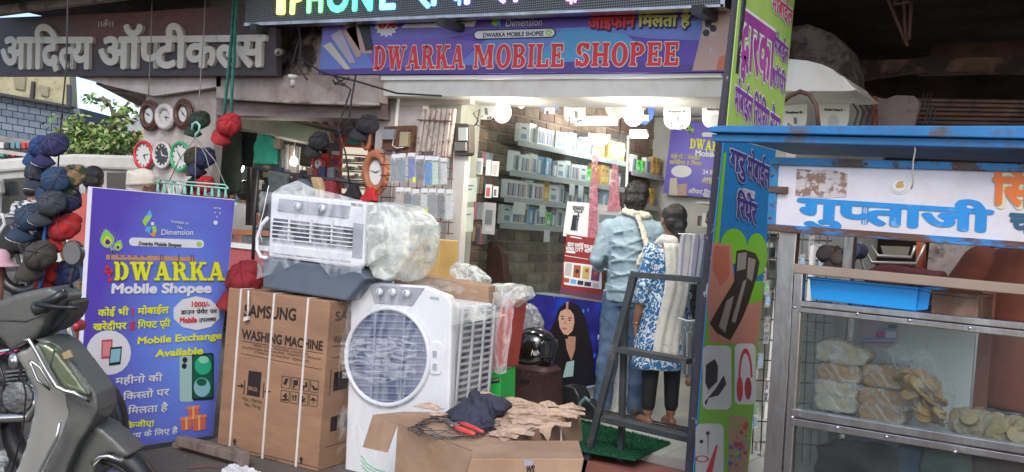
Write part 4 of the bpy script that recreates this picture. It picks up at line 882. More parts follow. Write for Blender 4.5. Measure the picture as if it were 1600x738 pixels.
# ------------------------------------------------------------------ big washing machine carton
mcd = mat('cardboard', (.31, .175, .1), .8, var=.12, sc_=3, bump=.12, bsc=20, stretch=(1, 1, 3), c2=(.23, .13, .08), amt=.35, c2s=2.5, soft=.3)
mcd2 = mat('cardboard_worn', (.34, .22, .145), .85, var=.16, sc_=5, bump=.3, bsc=14, c2=(.28, .17, .1), amt=.3, c2s=4, soft=.25)
mpr = pm('boxink', (.03, .02, .018))
A8 = 8
X = thing('appliance_carton', 'tall brown washing machine carton strapped with white bands beside the standee', 'carton', (-3.9, 3.65, 0))
M1 = F2((-4.25, 3.34, 0), A8); b = MB(M1); b.box(0, 0, 0, .715, .62, .905); b.build('box', mcd, X, bevel=.006)
FP = RP((-4.25, 3.34, 0), A8)
b = MB()
b.text(FP, 'SAMSUNG', (381, 494), (463, 501), 19, .002, bold=.03, lean=4); b.text(FP, 'WASHING MACHINE', (378, 529), (504, 548), 15, .002, bold=.03, lean=4)
for t_, a, c in (('MESIN CUCI  MAQUINA  LAVADORA', (396, 541), (482, 555)), ('LAVADORA DE ROUPAS  MASZYNA PRALKA', (378, 544), (502, 563)), ('STIRALNAYA MASHINA  VESKALAPO', (398, 552), (484, 567))): b.text(FP, t_, a, c, 3.6, .002, lean=4)
for a, c in (((378, 530), (504, 550)), ((377, 552), (503, 578))): pass
def line(a, c, w_=1): b.poly(FP, [a, c, (c[0], c[1]+w_), (a[0], a[1]+w_)], .002)
line((378, 528.5+4), (504, 552), .8); line((377, 552), (502, 577), .8); line((336, 692), (498, 731), .9)
b.poly(FP, [(389, 579), (409, 582), (406, 621), (386, 617)], .002); b.poly(FP, [(382, 594), (383.5, 594), (382, 616), (380.5, 616)], .002); b.poly(FP, [(412, 599), (413.5, 599), (412, 622), (410.5, 622)], .002)
for x, y, d in ((377, 603, 1), (417, 612, -1)): b.poly(FP, [(x-6*d, y-1), (x, y-1), (x, y-4), (x+4*d, y), (x, y+4), (x, y+1), (x-6*d, y+1)][::1], .002)
b.text(FP, 'Max 1700 lbs', (379, 625), (410, 631), 5, .002, lean=4); b.text(FP, 'Max 770 kg', (382, 634), (407, 639), 5, .002, lean=4)
for i in range(4):
    for j in range(2):
        x, y = 441+i*14.8-j*1.5, 587+i*2.2+j*22; w_, h_ = 12.5, 18; o = .5
        for q in ([(x, y), (x+w_, y+2), (x+w_, y+2.8), (x, y+.8)], [(x-1.2, y+h_), (x+w_-1.2, y+h_+2), (x+w_-1.2, y+h_+2.8), (x-1.2, y+h_+.8)], [(x, y), (x+.8, y), (x-.4, y+h_), (x-1.2, y+h_)], [(x+w_, y+2), (x+w_+.8, y+2), (x+w_-.4, y+h_+2), (x+w_-1.2, y+h_+2)]): b.poly(FP, q, .002)
        k = i+4*j; cx, cy = x+6, y+10
        if k == 0: b.poly(FP, [(cx, cy-6), (cx+4, cy-5), (cx, cy+5), (cx-4, cy+3)], .0025)
        elif k == 1: b.poly(FP, bb(cx-3, cy-5, cx+4, cy+3), .0025); b.poly(FP, bb(cx-4, cy+4, cx-1, cy+7), .0025)
        elif k == 2: b.poly(FP, [(cx-4, cy+4), (cx+4, cy+4), (cx+4, cy-4), (cx+1, cy-4), (cx+1, cy+1), (cx-4, cy+1)], .0025); b.poly(FP, circ(cx-2, cy+6, 1.5, n=8), .0026)
        elif k == 3: b.poly(FP, [(cx-5, cy-4), (cx+5, cy+6), (cx-4, cy+1)], .0025); b.poly(FP, bb(cx-2, cy+3, cx+5, cy+6), .0025)
        elif k == 4: b.text(FP, '4', (cx-3, cy+3), (cx+3, cy+4), 8, .0025, bold=.05); b.poly(FP, bb(cx-5, cy+4.5, cx+5, cy+7), .0025)
        elif k == 5: b.poly(FP, [(cx-4, cy-1), (cx-2, cy-5), (cx, cy-1), (cx-1.3, cy-1), (cx-1.3, cy+5), (cx-2.7, cy+5), (cx-2.7, cy-1)], .0025); b.poly(FP, [(cx, cy-1), (cx+2, cy-5), (cx+4, cy-1), (cx+2.7, cy-1), (cx+2.7, cy+5), (cx+1.3, cy+5), (cx+1.3, cy-1)], .0025)
        elif k == 6: b.poly(FP, [(cx-4, cy-5), (cx-1, cy-5), (cx-1, cy+6), (cx-4, cy+6)], .0025); b.poly(FP, [(cx-1, cy+1), (cx+4, cy-3), (cx+1, cy+2), (cx+4, cy+6), (cx-1, cy+3)], .0025)
        else: b.poly(FP, [(cx-5, cy), (cx, cy-5), (cx+5, cy+1)], .0025); b.poly(FP, bb(cx-.4, cy, cx+.4, cy+6), .0026)
for x, y in ((367, 690), (471, 718)): b.poly(FP, [(x-3.5, y), (x, y-5), (x+3.5, y+1), (x+1.5, y+1), (x+1.5, y+7), (x-1.5, y+7), (x-1.5, y)], .002)
b.text(FP, 'CLAMP BELOW LINE', (400, 714), (434, 722), 4, .002, lean=4)
b.build('box_print', mpr, X)
b = MB(); b.text(FP, 'BACK', (388.5, 609), (403, 612), 6, .0028, bold=.03, lean=4); b.build('box_print', mcd, X)
SX = PL(M1 @ V((.715, 0, 0)), (math.cos(R(A8)), math.sin(R(A8)), 0))
b = MB()
for (t_, z, h_) in (('SAMSUNG', .8, .05), ('WASHING MACHINE', .68, .04)):
    vs, fs, wd = layout(t_); k = .45/wd; b.add([M1 @ V((.717, .05+x*k, z+y*h_/.72)) for x, y in vs], fs)
for (y0, z0, y1, z1) in ((.05, .66, .5, .663), (.05, .6, .5, .603), (.08, .42, .2, .52), (.05, .4, .055, .54), (.05, .12, .5, .123), (.08, .2, .16, .28), (.2, .2, .28, .28), (.3, .2, .38, .28)): b.add([M1 @ V((.717, y, z)) for y, z in ((y0, z0), (y1, z0), (y1, z1), (y0, z1))], [(0, 1, 2, 3)])
b.build('side_print', mpr, X)
mst_ = mat('strap_white', (.62, .58, .54), .45, var=.05)
for x in (.09, .33, .565):
    b = MB(M1); b.box(x, -.004, -.0, x+.013, 0, .905); b.box(x, -.004, .9055, x+.013, .624, .909); b.build('strap', mst_, X)
b = MB(M1); b.tube([(.16, -.012, .905), (.17, -.02, .86), (.175, -.02, .8), (.168, -.016, .76)], .006); b.obox((.165, -.016, .75), (.03, 0, .01), (0, .018, 0), (0, 0, .022)); b.build('dangling_plug', mst_, None, 'white mains plug dangling over the top edge of the washing machine carton', 'plug')
# ------------------------------------------------------------------ window air cooler on top
K = thing('air_cooler', 'rectangular white and slate air cooler wrapped in clear plastic on top of the tall carton', 'air cooler', (-3.7, 3.6, .91))
KP = RP((-4.25, 3.375, 0), A8)
mcw = mat('cooler_white', (.66, .67, .7), .35, var=.03); mcs = mat('cooler_slate', (.1, .125, .16), .5, var=.08); mcg = mat('cooler_grey', (.3, .31, .36), .4, var=.05); mcd_ = mat('cooler_dark', (.07, .075, .1), .6)
b = MB(); b.slab(KP, [(423, 301), (572, 316), (568, 416), (545, 418), (419, 401)], .36); b.build('housing', mcw, K, bevel=.012)
b = MB(); b.slab(KP, [(411, 402), (560, 420), (574, 436), (566, 440), (541, 471), (409, 450)], .3, -.002); b.build('water_tank', mcs, K, bevel=.012)
b = MB(); b.slab(KP, [(437, 310), (548, 322), (545, 342), (434, 330)], .01, .006); b.build('control_panel', mcg, K, bevel=.003)
for u, v in ((469, 322.5), (507.5, 326)):
    b = MB(); c = KP.P(u, v, .008); b.tube([c, c+KP.n*.03], [.021, .018], 16); kn = b.build('knob', mcw, K)
    b = MB(); b.obox(c+KP.n*.033, (.006, 0, 0), KP.n*.01, (.01, 0, .03)); b.build('pointer', mcg, kn)
b = MB(); b.slab(KP, [(428, 341), (553, 356), (551, 388), (425, 372)], .006, .003); b.build('vent', mcd_, K)
for k in range(5):
    y = 345+k*6.6; b = MB(); b.slab(KP, [(427, y), (552, y+13.5), (552, y+15.3), (427, y+1.8)], .025, .022); b.build('slat', mcw, K)
for u in (453, 487, 520): b = MB(); b.slab(KP, [(u, 343), (u+2.4, 343.4), (u+1, 380), (u-1.4, 380)], .01, .014); b.build('rib', mcw, K)
b = MB(); b.slab(KP, [(553, 348), (568, 350), (566, 404), (551, 402)], .008, .006); b.build('side_panel', mcg, K, bevel=.002)
b = MB(); b.slab(KP, [(428, 382), (551, 396), (549, 410), (425, 396)], .02, .008); b.build('lower_lip', mcw, K, bevel=.006)
b = MB(); b.text(KP, 'VOLTAS', (549, 321), (566, 323), 4, .003, bold=.05); b.build('brand_print', mcd_, K)
b = MB(); b.ptube(KP, [(419, 340), (409, 352), (402, 372), (402, 390), (408, 402), (418, 404)], .011, .0); b.build('carry_loop', mcw, K)
m_f1 = film('cooler_film', (.8, .83, .86), .03, .32, 3.5, .25, (1, 1, .6), .5)
m_f2 = film('bag_film', (.74, .78, .72), .3, .72, 5, .33, None, .7)
W_ = thing('plastic_wrap', 'crumpled clear plastic bag draped over the upper rectangular air cooler', 'plastic wrap', (-3.6, 3.5, .95))
def filmsheet(pl, corners, off, amp, nu=22, nv=16, seed=1, bulge=0):
    rr = random.Random(seed); ph = [(rr.uniform(4, 22), rr.uniform(4, 22), rr.uniform(0, 6)) for _ in range(7)]
    def fn(s, t):
        a, b_, c, d = corners; u = (a[0]*(1-s)+b_[0]*s)*(1-t)+(d[0]*(1-s)+c[0]*s)*t; v = (a[1]*(1-s)+b_[1]*s)*(1-t)+(d[1]*(1-s)+c[1]*s)*t
        o = sum(abs(math.sin(p*s+q*t+r)) for p, q, r in ph)/7*amp
        return pl.P(u+3*math.sin(9*t+seed)*(s*(1-s)), v+4*math.sin(7*s+seed)*t, off+o+bulge*math.sin(math.pi*s)*math.sin(math.pi*t))
    return fn, nu, nv
b = MB(); b.sheet(*filmsheet(KP, [(417, 300), (575, 314), (580, 418), (410, 400)], .035, .03, seed=2)); b.build('front_film', m_f1, W_)
b = MB(); b.add([KP.P(*p, .04) for p in ((411, 396), (470, 402), (490, 404), (440, 425), (409, 436))], [(0, 1, 2, 3, 4)]); b.add([KP.P(*p, .045) for p in ((500, 402), (575, 412), (572, 428), (560, 424), (526, 434))], [(0, 1, 2, 3, 4)]); b.build('hanging_flap', m_f1, W_)
b = MB(); b.add([KP.P(*p) for p in ((425, 302), (440, 291), (466, 282), (488, 294), (530, 304), (572, 316))], [(0, 1, 2, 3, 4, 5)]); b.build('top_film', film('top_film_', (.75, .78, .8), .35, .7, 6), W_)
b = MB(); b.slab(KP, [(572, 315), (602, 319), (622, 331), (637, 352), (636, 378), (630, 408), (612, 438), (590, 441), (575, 436), (568, 416)], .3, -.02); b.slab(KP, [(572, 330), (600, 335), (608, 400), (575, 420)], .2, .03)
o = b.build('side_bulge', m_f2, W_, vox=.01, smo=12); tx = bpy.data.textures.new('crumple', 'MARBLE'); tx.noise_scale = .12; q = o.modifiers.new('d', 'DISPLACE'); q.texture = tx; q.strength = .02; q.mid_level = .5
# ------------------------------------------------------------------ round fan cooler in plastic
K2 = thing('air_cooler', 'tall white air cooler with big round blue grey grille wrapped in clear plastic', 'air cooler', (-3.2, 3.85, 0))
M2 = F2((-3.57, 3.585, 0), A8); QP = RP((-3.57, 3.585, 0), A8)
b = MB(); b.slab(QP, [(548, 470), (553, 452), (573, 441), (660, 447), (700, 462), (706, 475), (702, 640), (690, 742), (538, 742)], .06); o = b.build('front_panel', mcw, K2, bevel=.012)
b = MB(M2); b.box(.03, .065, 0, .66, .46, .94); b.build('housing', mcw, K2, bevel=.015)
b = MB(); b.slab(QP, [(577, 446), (664, 450), (645, 478), (586, 474)], .01, .006); b.build('control_panel', mcg, K2, bevel=.003)
for u, v in ((597, 456), (617.5, 456.5), (639, 458.5)):
    c = QP.P(u, v, .008); b = MB(); b.tube([c, c+QP.n*.03], [.021, .018], 16); kn = b.build('knob', mcw, K2)
    b = MB(); b.obox(c+QP.n*.033, (.005, 0, 0), QP.n*.01, (.006, 0, .03)); b.build('pointer', mcg, kn)
b = MB(); b.poly(QP, circ(607.6, 557, 63, 74, 40), .002); b.build('grille_backing', mat('grille_blue', (.1, .125, .21), .5, var=.15, sc_=9), K2)
b = MB(); b.tube([QP.P(u, v, .012) for u, v in circ(607.6, 557, 64.5, 75.5, 48)], .013, 8, closed=True); b.build('grille_ring', mcw, K2)
mgb = mat('grille_bar', (.2, .23, .34), .45)
for k in range(13):
    y = 490+k*11.2; h = 1-((y-557)/74)**2
    if h <= 0: continue
    h = 62*math.sqrt(h); b = MB(); b.slab(QP, [(607.6-h, y-1), (607.6+h, y+1), (607.6+h, y+3), (607.6-h, y+1)], .006, .012); b.build('grille_bar', mgb, K2)
for u in (585, 630): b = MB(); b.slab(QP, [(u+3, 490), (u+5.5, 490), (u-2, 625), (u-4.5, 625)], .006, .014); b.build('grille_bar', mgb, K2)
b = MB(); b.slab(QP, rrect(673, 534, 690, 585, 5, .02), .012, .01); sw = b.build('switch_plate', mcw, K2, bevel=.003)
for v in (553, 573): b = MB(); b.slab(QP, bb(678, v-5, 684, v+5), .006, .014); b.build('switch', mcg, sw)
b = MB(); b.text(QP, 'VOLTAS', (672, 467), (686, 469), 4, .003, bold=.04); b.text(QP, 'VOLTAS', (557, 459), (568, 459), 3.5, .003, bold=.04); b.build('brand_print', mcg, K2)
for k in range(3): b = MB(); b.ptube(QP, [(565, 712+k*7), (574, 724+k*6), (588, 733+k*5), (602, 737+k*4)], .003, .003); b.build('green_arc', pm('garc', (.15, .5, .28)), K2)
b = MB(M2); b.box(.666, .1, .34, .672, .42, .92); b.build('side_backing', mcd_, K2)
for k in range(17): z = .36+k*.034; b = MB(M2); b.box(.672, .09, z, .682, .43, z+.012); b.build('side_slat', mat('slat_grey', (.5, .51, .53), .4), K2)
for y in (.08, .2, .32, .43): b = MB(M2); b.box(.676, y, .34, .688, y+.014, .93); b.build('side_rib', mat('slat_grey', (0,)*3), K2)
W2 = thing('plastic_wrap', 'crinkled clear plastic stretched over the tall round grille air cooler', 'plastic wrap', (-3.2, 3.6, .0))
m_f3 = film('drum_film', (.85, .87, .9), .02, .2, 5, .2, (1, 1, .35), .5)
b = MB(); b.sheet(*filmsheet(QP, [(545, 440), (712, 455), (700, 742), (536, 742)], .05, .025, 26, 30, seed=8)); b.build('front_film', m_f3, W2)
b = MB(); b.sheet(*filmsheet(PL(M2 @ V((.71, 0, 0)), (math.cos(R(8)), math.sin(R(8)), 0)), [(708, 458), (757, 468), (748, 628), (702, 640)], .01, .03, 14, 20, seed=11)); b.build('side_film', m_f3, W2)
b = MB(); b.sheet(*filmsheet(PL(QP.P(640, 450, -.2), (-.1, -.5, 1)), [(573, 438), (700, 446), (756, 470), (700, 462)], .02, .02, 14, 8, seed=12)); b.build('top_film', m_f3, W2)
b = MB(); b.add([QP.P(*p, o_) for p, o_ in (((710, 470), .03), ((745, 482), -.1), ((766, 496), -.18), ((742, 502), -.1), ((708, 508), .03))], [(0, 1, 2, 3, 4)]); b.build('loose_corner', m_f2, W2)
m_cr = film('crinkle_streaks', (.9, .92, .95), .0, .3, 7, .2, (1, 1, 4), .5)
b = MB(); b.sheet(*filmsheet(QP, [(548, 530), (668, 522), (664, 590), (552, 595)], .085, .012, 20, 14, seed=17)); b.build('crinkled_band', m_cr, W2)
# ------------------------------------------------------------------ boxes behind
def pxbox(name, lab, pl, pts, th, m, cat='carton', bev=.004, grp=None):
    b = MB(); b.slab(pl, pts, th); return b.build(name, m, None, lab, cat, grp, bevel=bev)
B4 = RP((-3.2, 4.2, 0), 8)
X4 = thing('flat_carton', 'wide brown cardboard carton standing behind the round grille cooler', 'carton', (-3.2, 4.3, 0))
b = MB(); b.slab(B4, [(616, 425), (764, 447), (748, 735), (598, 716)], .16); b.build('box', mcd2, X4, bevel=.006)
b = MB(); b.slab(B4, [(700, 445), (705, 446), (704, 500), (699, 500)], .004, .003); b.build('tape', pm('tape', (.42, .3, .16)), X4)
Y5 = YP(4.75)
for pts, lab in (([(630, 369), (656, 372), (652, 440), (626, 436)], 'left of two upright mustard yellow cartons below the phone cover rack'), ([(657, 372), (688, 375), (684, 445), (653, 441)], 'right of two upright mustard yellow cartons below the phone cover rack')):
    t = thing('yellow_carton', lab, 'carton', Y5.P(pts[3][0], pts[3][1]))
    b = MB(); b.slab(Y5, pts, .2); b.build('box', mat('mustard', (.52, .34, .12), .7, var=.12, sc_=6), t, bevel=.004)
    b = MB(); u, v = pts[0]; b.poly(Y5, bb(u+6, v+12, u+17, v+22), .002); b.text(Y5, 'FRAGILE', (u+5, v+40), (u+20, v+42), 5, .002); b.build('print', pm('boxink', (0,)*3), t)
pxbox('brown_carton', 'plain brown carton under the two mustard cartons', YP(4.7), [(624, 437), (700, 446), (684, 640), (606, 630)], .3, mcd2)
blob('plastic_bag', YP(4.6), [(702, 416), (712, 410), (735, 418), (756, 436), (754, 444), (712, 437), (700, 428)], .1, film('bag_clear', (.75, .78, .74), .25, .8, 9), vox=.008, disp=.02, dsc=.04, label='clear crumpled plastic lying on the wide brown carton', cat='plastic bag')
Y46 = RP((-2.9, 4.35, 0), 10)
t = thing('wrapped_box', 'slim red and lilac box wrapped in milky plastic beside the brown carton', 'box', Y46.P(775, 640))
b = MB(); b.slab(Y46, [(783, 470), (802, 471), (787, 576), (765, 578)], .2); b.build('red_face', mat('red_face', (.5, .07, .05), .5, var=.2), t, bevel=.004)
b = MB(); b.slab(Y46, [(764, 462), (784, 470), (766, 578), (750, 572)], .22, -.01); b.build('lilac_face', mat('lilac_face', (.33, .33, .42), .5, var=.15), t, bevel=.004)
b = MB(); b.sheet(*filmsheet(Y46, [(758, 455), (812, 458), (796, 580), (746, 580)], .02, .04, 10, 20, seed=21)); b.build('film', film('wrap_film', (.7, .7, .72), .15, .6, 6, .25, (1, 1, .3)), t)
blob('plastic_top', Y46, [(753, 452), (768, 444), (800, 445), (816, 450), (824, 464), (812, 470), (800, 482), (765, 478), (755, 468)], .16, m_f2, t, off=.02, disp=.03, dsc=.05)
blob('plastic_bag', RP((-2.9, 5.5, 0), 8), [(800, 482), (815, 474), (830, 482), (840, 505), (838, 540), (830, 600), (785, 622), (790, 560)], .12, film('bag_grey', (.3, .32, .33), .5, .9, 7), disp=.03, dsc=.06, label='grey translucent plastic bag slumped left of the black helmet', cat='plastic bag')
t = thing('green_carton', 'small bright green carton with a black label under the red wrapped box', 'carton', (-2.9, 4.3, 0))
b = MB(); b.slab(Y46, [(755, 584), (785, 578), (784, 650), (752, 655)], .2, .02); b.build('box', mat('box_green', (.03, .42, .07), .5, var=.06), t, bevel=.003)
b = MB(); b.slab(Y46, [(739, 588), (747, 586), (746, 655), (737, 655)], .1, .018); b.build('end_face', mat('box_green', (0,)*3), t)
b = MB(); b.slab(Y46, [(747, 586), (755, 584), (752, 655), (746, 655)], .1, .019); b.build('white_stripe', mcw, t)
b = MB(); b.poly(Y46, [(759, 593), (783, 589), (783, 597), (758, 601)], .0225); b.build('label_print', mK, t)
b = MB(); b.text(Y46, 'AIR DESERT COOLER', (760, 598), (782, 594), 3.5, .024); b.build('label_print', mW, t)
b = MB(); b.slab(Y46, [(737, 655), (786, 650), (780, 760), (730, 760)], .2, .02); b.build('brown_carton', mcd2, None, 'brown carton hidden under the small green carton', 'carton')
# ------------------------------------------------------------------ basket stool and helmets
yb = 5.25; pb = YP(yb); c0 = pb.P(837, 600); c0 = V((c0.x, yb, .15))
zt = pb.P(835, 569).z; H_ = zt-.15
T = thing('basket_stool', 'dark brown woven plastic basket turned upside down as a stool under the black helmet', 'stool', c0)
mbk = mat('basket_brown', (.055, .028, .027), .45, var=.12)
b = MB(Matrix.Translation(c0)); b.loft([(0, .178, .15, 0, 0), (.02, .18, .152, 0, 0), (H_-.03, .15, .125, 0, 0), (H_, .14, .115, 0, 0)], 40, p=3.2); b.build('body', mbk, T)
b = MB(Matrix.Translation(c0)); 
for j in range(13):
    z = .03+j*(H_-.06)/13
    for k in range(44):
        a = 2*math.pi*(k+.5*(j % 2))/44; s = 1-.17*z/H_; c, q = math.cos(a), math.sin(a); r1, r2 = .18*s, .152*s
        px, py = r1*math.copysign(abs(c)**(2/3.2), c), r2*math.copysign(abs(q)**(2/3.2), q)
        b.obox((px, py, z), (.012 if abs(q) > .5 else .008, 0, 0), (0, .012 if abs(c) > .5 else .008, 0), (0, 0, (H_-.06)/13*.8))
o = b.build('weave', mbk, T, kind='stuff')
b = MB(Matrix.Translation(c0)); b.loft([(H_-.035, .158, .132, 0, 0), (H_-.012, .156, .13, 0, 0)], 40, p=3.2); b.build('rim', mbk, T, bevel=.004)
b = MB(Matrix.Translation(c0)); b.box(-.035, -.15, H_*.62, .035, -.128, H_*.72); b.build('handle_slot', m_black, T, bevel=.006)
def helmet(c, s, lab, face=0, txt=None, vis=True):
    t = thing('helmet', lab, 'helmet', (c[0], c[1], c[2]-s*.95))
    mg_ = mat('helmet_black', (.006, .006, .007), .12, var=0, coat=1)
    M = Matrix.Translation(V(c)) @ Matrix.Rotation(R(face), 4, 'Z')
    b = MB(M); rings = [(-.95, .62, .78), (-.9, .74, .9), (-.6, .9, 1.02), (-.2, .97, 1.08), (.15, .98, 1.08), (.45, .9, 1.0), (.7, .74, .82), (.88, .5, .56), (.97, .26, .3), (1.0, .05, .05)]
    b.loft([(z*s, rx*s, ry*s, 0, 0) for z, rx, ry in rings], 32); b.build('shell', mg_, t, sub=1)
    if vis:
        b = MB(M); f = lambda u_, v_: V((math.sin((u_-.5)*2.3)*1.04*s, math.cos((u_-.5)*2.3)*1.14*s, (-.45+v_*.85)*s)); b.sheet(f, 16, 6); b.build('visor', mat('visor', (.02, .02, .025), .08, var=0, coat=.5), t, solid=.004)
        for sx in (-1, 1): b = MB(M); b.tube([(sx*.9*s, .3*s, .1*s), (sx*1.08*s, .3*s, .1*s)], .16*s, 14); b.build('visor_pivot', m_black, t)
    b = MB(M); b.loft([(-1.0*s, .66*s, .8*s, 0, 0), (-.9*s, .76*s, .92*s, 0, 0)], 32); b.build('rubber_rim', m_black, t)
    return t, M
hc = YP(yb-.01).P(836, 541); hs = .132
T, HM = helmet(hc, hs, 'glossy black motorcycle helmet with white script lettering on the basket stool', -70)
hp_ = YP(hc.y-hs*1.0)
b = MB(); vs, fs, wd = layout('NINJA')
for q in range(5):
    out = []
    for x, y in vs:
        u, v = 829+x/wd*22+y*3, 555-y*9/.72+q*.25; p = hp_.P(u, v); d = (p-EYE).normalized()
        # drop the print on the helmet's side
        e = hc-EYE; t_ = e.dot(d); m_ = (e-d*t_).length; rr_ = hs*1.02; out.append(EYE+d*(t_-math.sqrt(max(rr_*rr_-m_*m_, 0)))-d*.006)
    b.add(out, fs)
b.build('lettering', mW, T)
blob('cloth_bag', YP(5.4), [(866, 612), (880, 602), (898, 606), (906, 622), (904, 650), (862, 650)], .16, m_black, smo=6, label='limp black cloth bag on the floor right of the basket stool', cat='bag')
t = thing('kit_bag', 'small dark bag with teal edge lying nearest the ladder', 'bag', YP(5.05).P(916, 655)); blob('body', YP(5.05), [(904, 655), (904, 632), (916, 624), (930, 636), (932, 658)], .1, m_black, t)
b = MB(); b.ptube(YP(4.98), [(905, 650), (907, 630), (915, 622), (922, 628)], .012); b.build('teal_lining', mat('teal', (.1, .2, .2), .5), t)
# ------------------------------------------------------------------ torn carton in the foreground
zt = .46; ZT = ZP(zt); cx = lambda X_, Y_: (560+X_/4.39, 570+Y_/4.39)
m_in = mat('torn_paper', (.5, .36, .27), .9, var=.2, sc_=12, bump=.5, bsc=30, c2=(.3, .2, .14), amt=.35, c2s=9)
T = thing('torn_carton', 'torn open brown cardboard carton with ragged top in front of the coolers', 'carton', (-2.5, 3.4, 0))
top = [cx(105, 343), cx(300, 322), cx(640, 330), cx(860, 215), cx(1000, 240), cx(1300, 300), cx(1510, 300), cx(1400, 372), cx(1080, 500), cx(985, 548), cx(805, 592)]
tw = [ZT.P(*p) for p in top]
b = MB(); n = len(tw); b.add(tw+[p-V((0, 0, .006)) for p in tw], [tuple(range(n)), tuple(range(2*n-1, n-1, -1))]+[(i, i+n, (i+1) % n+n, (i+1) % n) for i in range(n)]); b.build('top_panel', mcd2, T)
def vface(a, c, h0, h1, name, m, lean_=(0, 0), th=.005):
    """panel hanging from the edge a-c (pixels on the top) down by h0/h1"""
    p, q = ZT.P(*a), ZT.P(*c); nn = (q-p).cross(V((0, 0, 1))).normalized()
    l = V((lean_[0], lean_[1], 0)); r = p+l-V((0, 0, h0)); s_ = q+l-V((0, 0, h1)); b = MB()
    vs = [p, q, s_, r]; b.add(vs+[v+nn*th for v in vs], [(0, 1, 2, 3), (7, 6, 5, 4), (0, 4, 5, 1), (1, 5, 6, 2), (2, 6, 7, 3), (3, 7, 4, 0)]); return b.build(name, m, T)
vface(cx(105, 343), cx(270, 410), .15, .125, 'left_flap', mcd2, (-.02, -.03))
vface(cx(275, 412), cx(790, 600), zt, zt, 'front_panel', mcd2, (0, .01))
vface(cx(805, 592), cx(1385, 382), .085, .16, 'tray_side', mcd2, (.0, .01))
vface(cx(1385, 382), cx(1512, 302), .16, .16, 'tray_corner', mcd2, (.02, .02))
FPn = PL(ZT.P(*cx(805, 592)), RT*1.0+V((0, 0, 0)))
lp = DP((ZT.P(*cx(805, 640))-EYE).dot(V((FW.x, FW.y, 0)).normalized())-.02)
b = MB(); b.slab(lp, [cx(770, 645), cx(1548, 645), cx(1500, 900), cx(700, 900)], .3, -.0); b.build('lower_box', mcd2, T, bevel=.004)
b = MB(); b.poly(lp, [cx(1150, 665), cx(1200, 672), cx(1196, 738), cx(1150, 738)], .002, 0) if False else b.text(lp, 'WS', cx(1150, 742), cx(1206, 742), 12, .002, bold=.06); b.build('stamp_print', mpr, T)
b = MB(); b.slab(lp, [cx(1135, 655), cx(1200, 655), cx(1195, 690), cx(1140, 695)], .002, .003); b.build('clear_tape', mat('cl_tape', (.3, .3, .36), .2), T)
b = MB(); b.add([ZT.P(*cx(*p), .004) for p in ((850, 222), (940, 236), (1010, 232), (1110, 262), (1180, 255), (1260, 285), (1380, 285), (1470, 262), (1505, 300), (1400, 368), (1250, 425), (1180, 440), (1080, 496), (990, 540), (955, 500), (900, 440), (960, 350), (930, 280))], [tuple(range(18))]); b.build('torn_sheet', m_in, T)
rr_ = random.Random(4)
def scrap(u, v, s, ang, m=None, curl=.03, el=2.2, z=None):
    """ragged curled scrap of cardboard"""
    z = zt+.004 if z is None else z; c = ZP(z).P(u, v); n_ = 13; pts = []
    a = R(ang); ax, ay = V((math.cos(a), math.sin(a), 0)), V((-math.sin(a), math.cos(a), 0))
    L_, W__ = s*el*1.25, s*1.7
    rows = []
    for i in range(n_):
        t_ = i/(n_-1); x = (t_-.5)*L_; w0, w1 = -W__*.5*rr_.uniform(.5, 1), W__*.5*rr_.uniform(.5, 1)
        z_ = curl*.5*math.sin(math.pi*t_)+rr_.uniform(0, .005)
        rows += [c+ax*x+ay*w0+V((0, 0, z_*.2+.002)), c+ax*x+V((0, 0, z_+.004)), c+ax*x+ay*w1+V((0, 0, z_*rr_.uniform(.1, .7)))]
    b = MB(); b.add(rows, [(3*i+j, 3*i+j+1, 3*i+j+4, 3*i+j+3) for i in range(n_-1) for j in range(2)])
    return b.build('torn_scrap', m or m_in, T, solid=.004)
for (X_, Y_, s, a, cu) in ((930, 245, .05, 20, .02), (1060, 270, .07, 60, .015), (1160, 330, .09, 50, .02), (1230, 320, .05, 65, .06), (1290, 290, .05, 70, .05), (1180, 400, .07, 45, .03), (1300, 400, .08, 30, .02), (1390, 350, .06, 25, .02), (1460, 300, .05, 40, .02), (1080, 470, .06, 30, .03), (990, 490, .05, 25, .025), (1010, 350, .05, -30, .02), (1100, 250, .05, -10, .015), (870, 215, .05, 15, .03), (480, 300, .05, 10, .04), (560, 350, .035, 40, .02), (1330, 330, .05, 60, .03), (1440, 330, .06, 35, .015)):
    scrap(*cx(X_, Y_), s, a, curl=cu)
# hanging torn tongue
b = MB(); q = [cx(1195, 432), cx(1235, 425), cx(1310, 395), cx(1365, 395), cx(1325, 440), cx(1315, 500), cx(1300, 528), cx(1270, 480)]; tp = DP((ZT.P(*cx(1280, 430))-EYE).dot(V((FW.x, FW.y, 0)).normalized())-.03)
b.slab(tp, q, .004); b.build('torn_scrap', m_in, T)
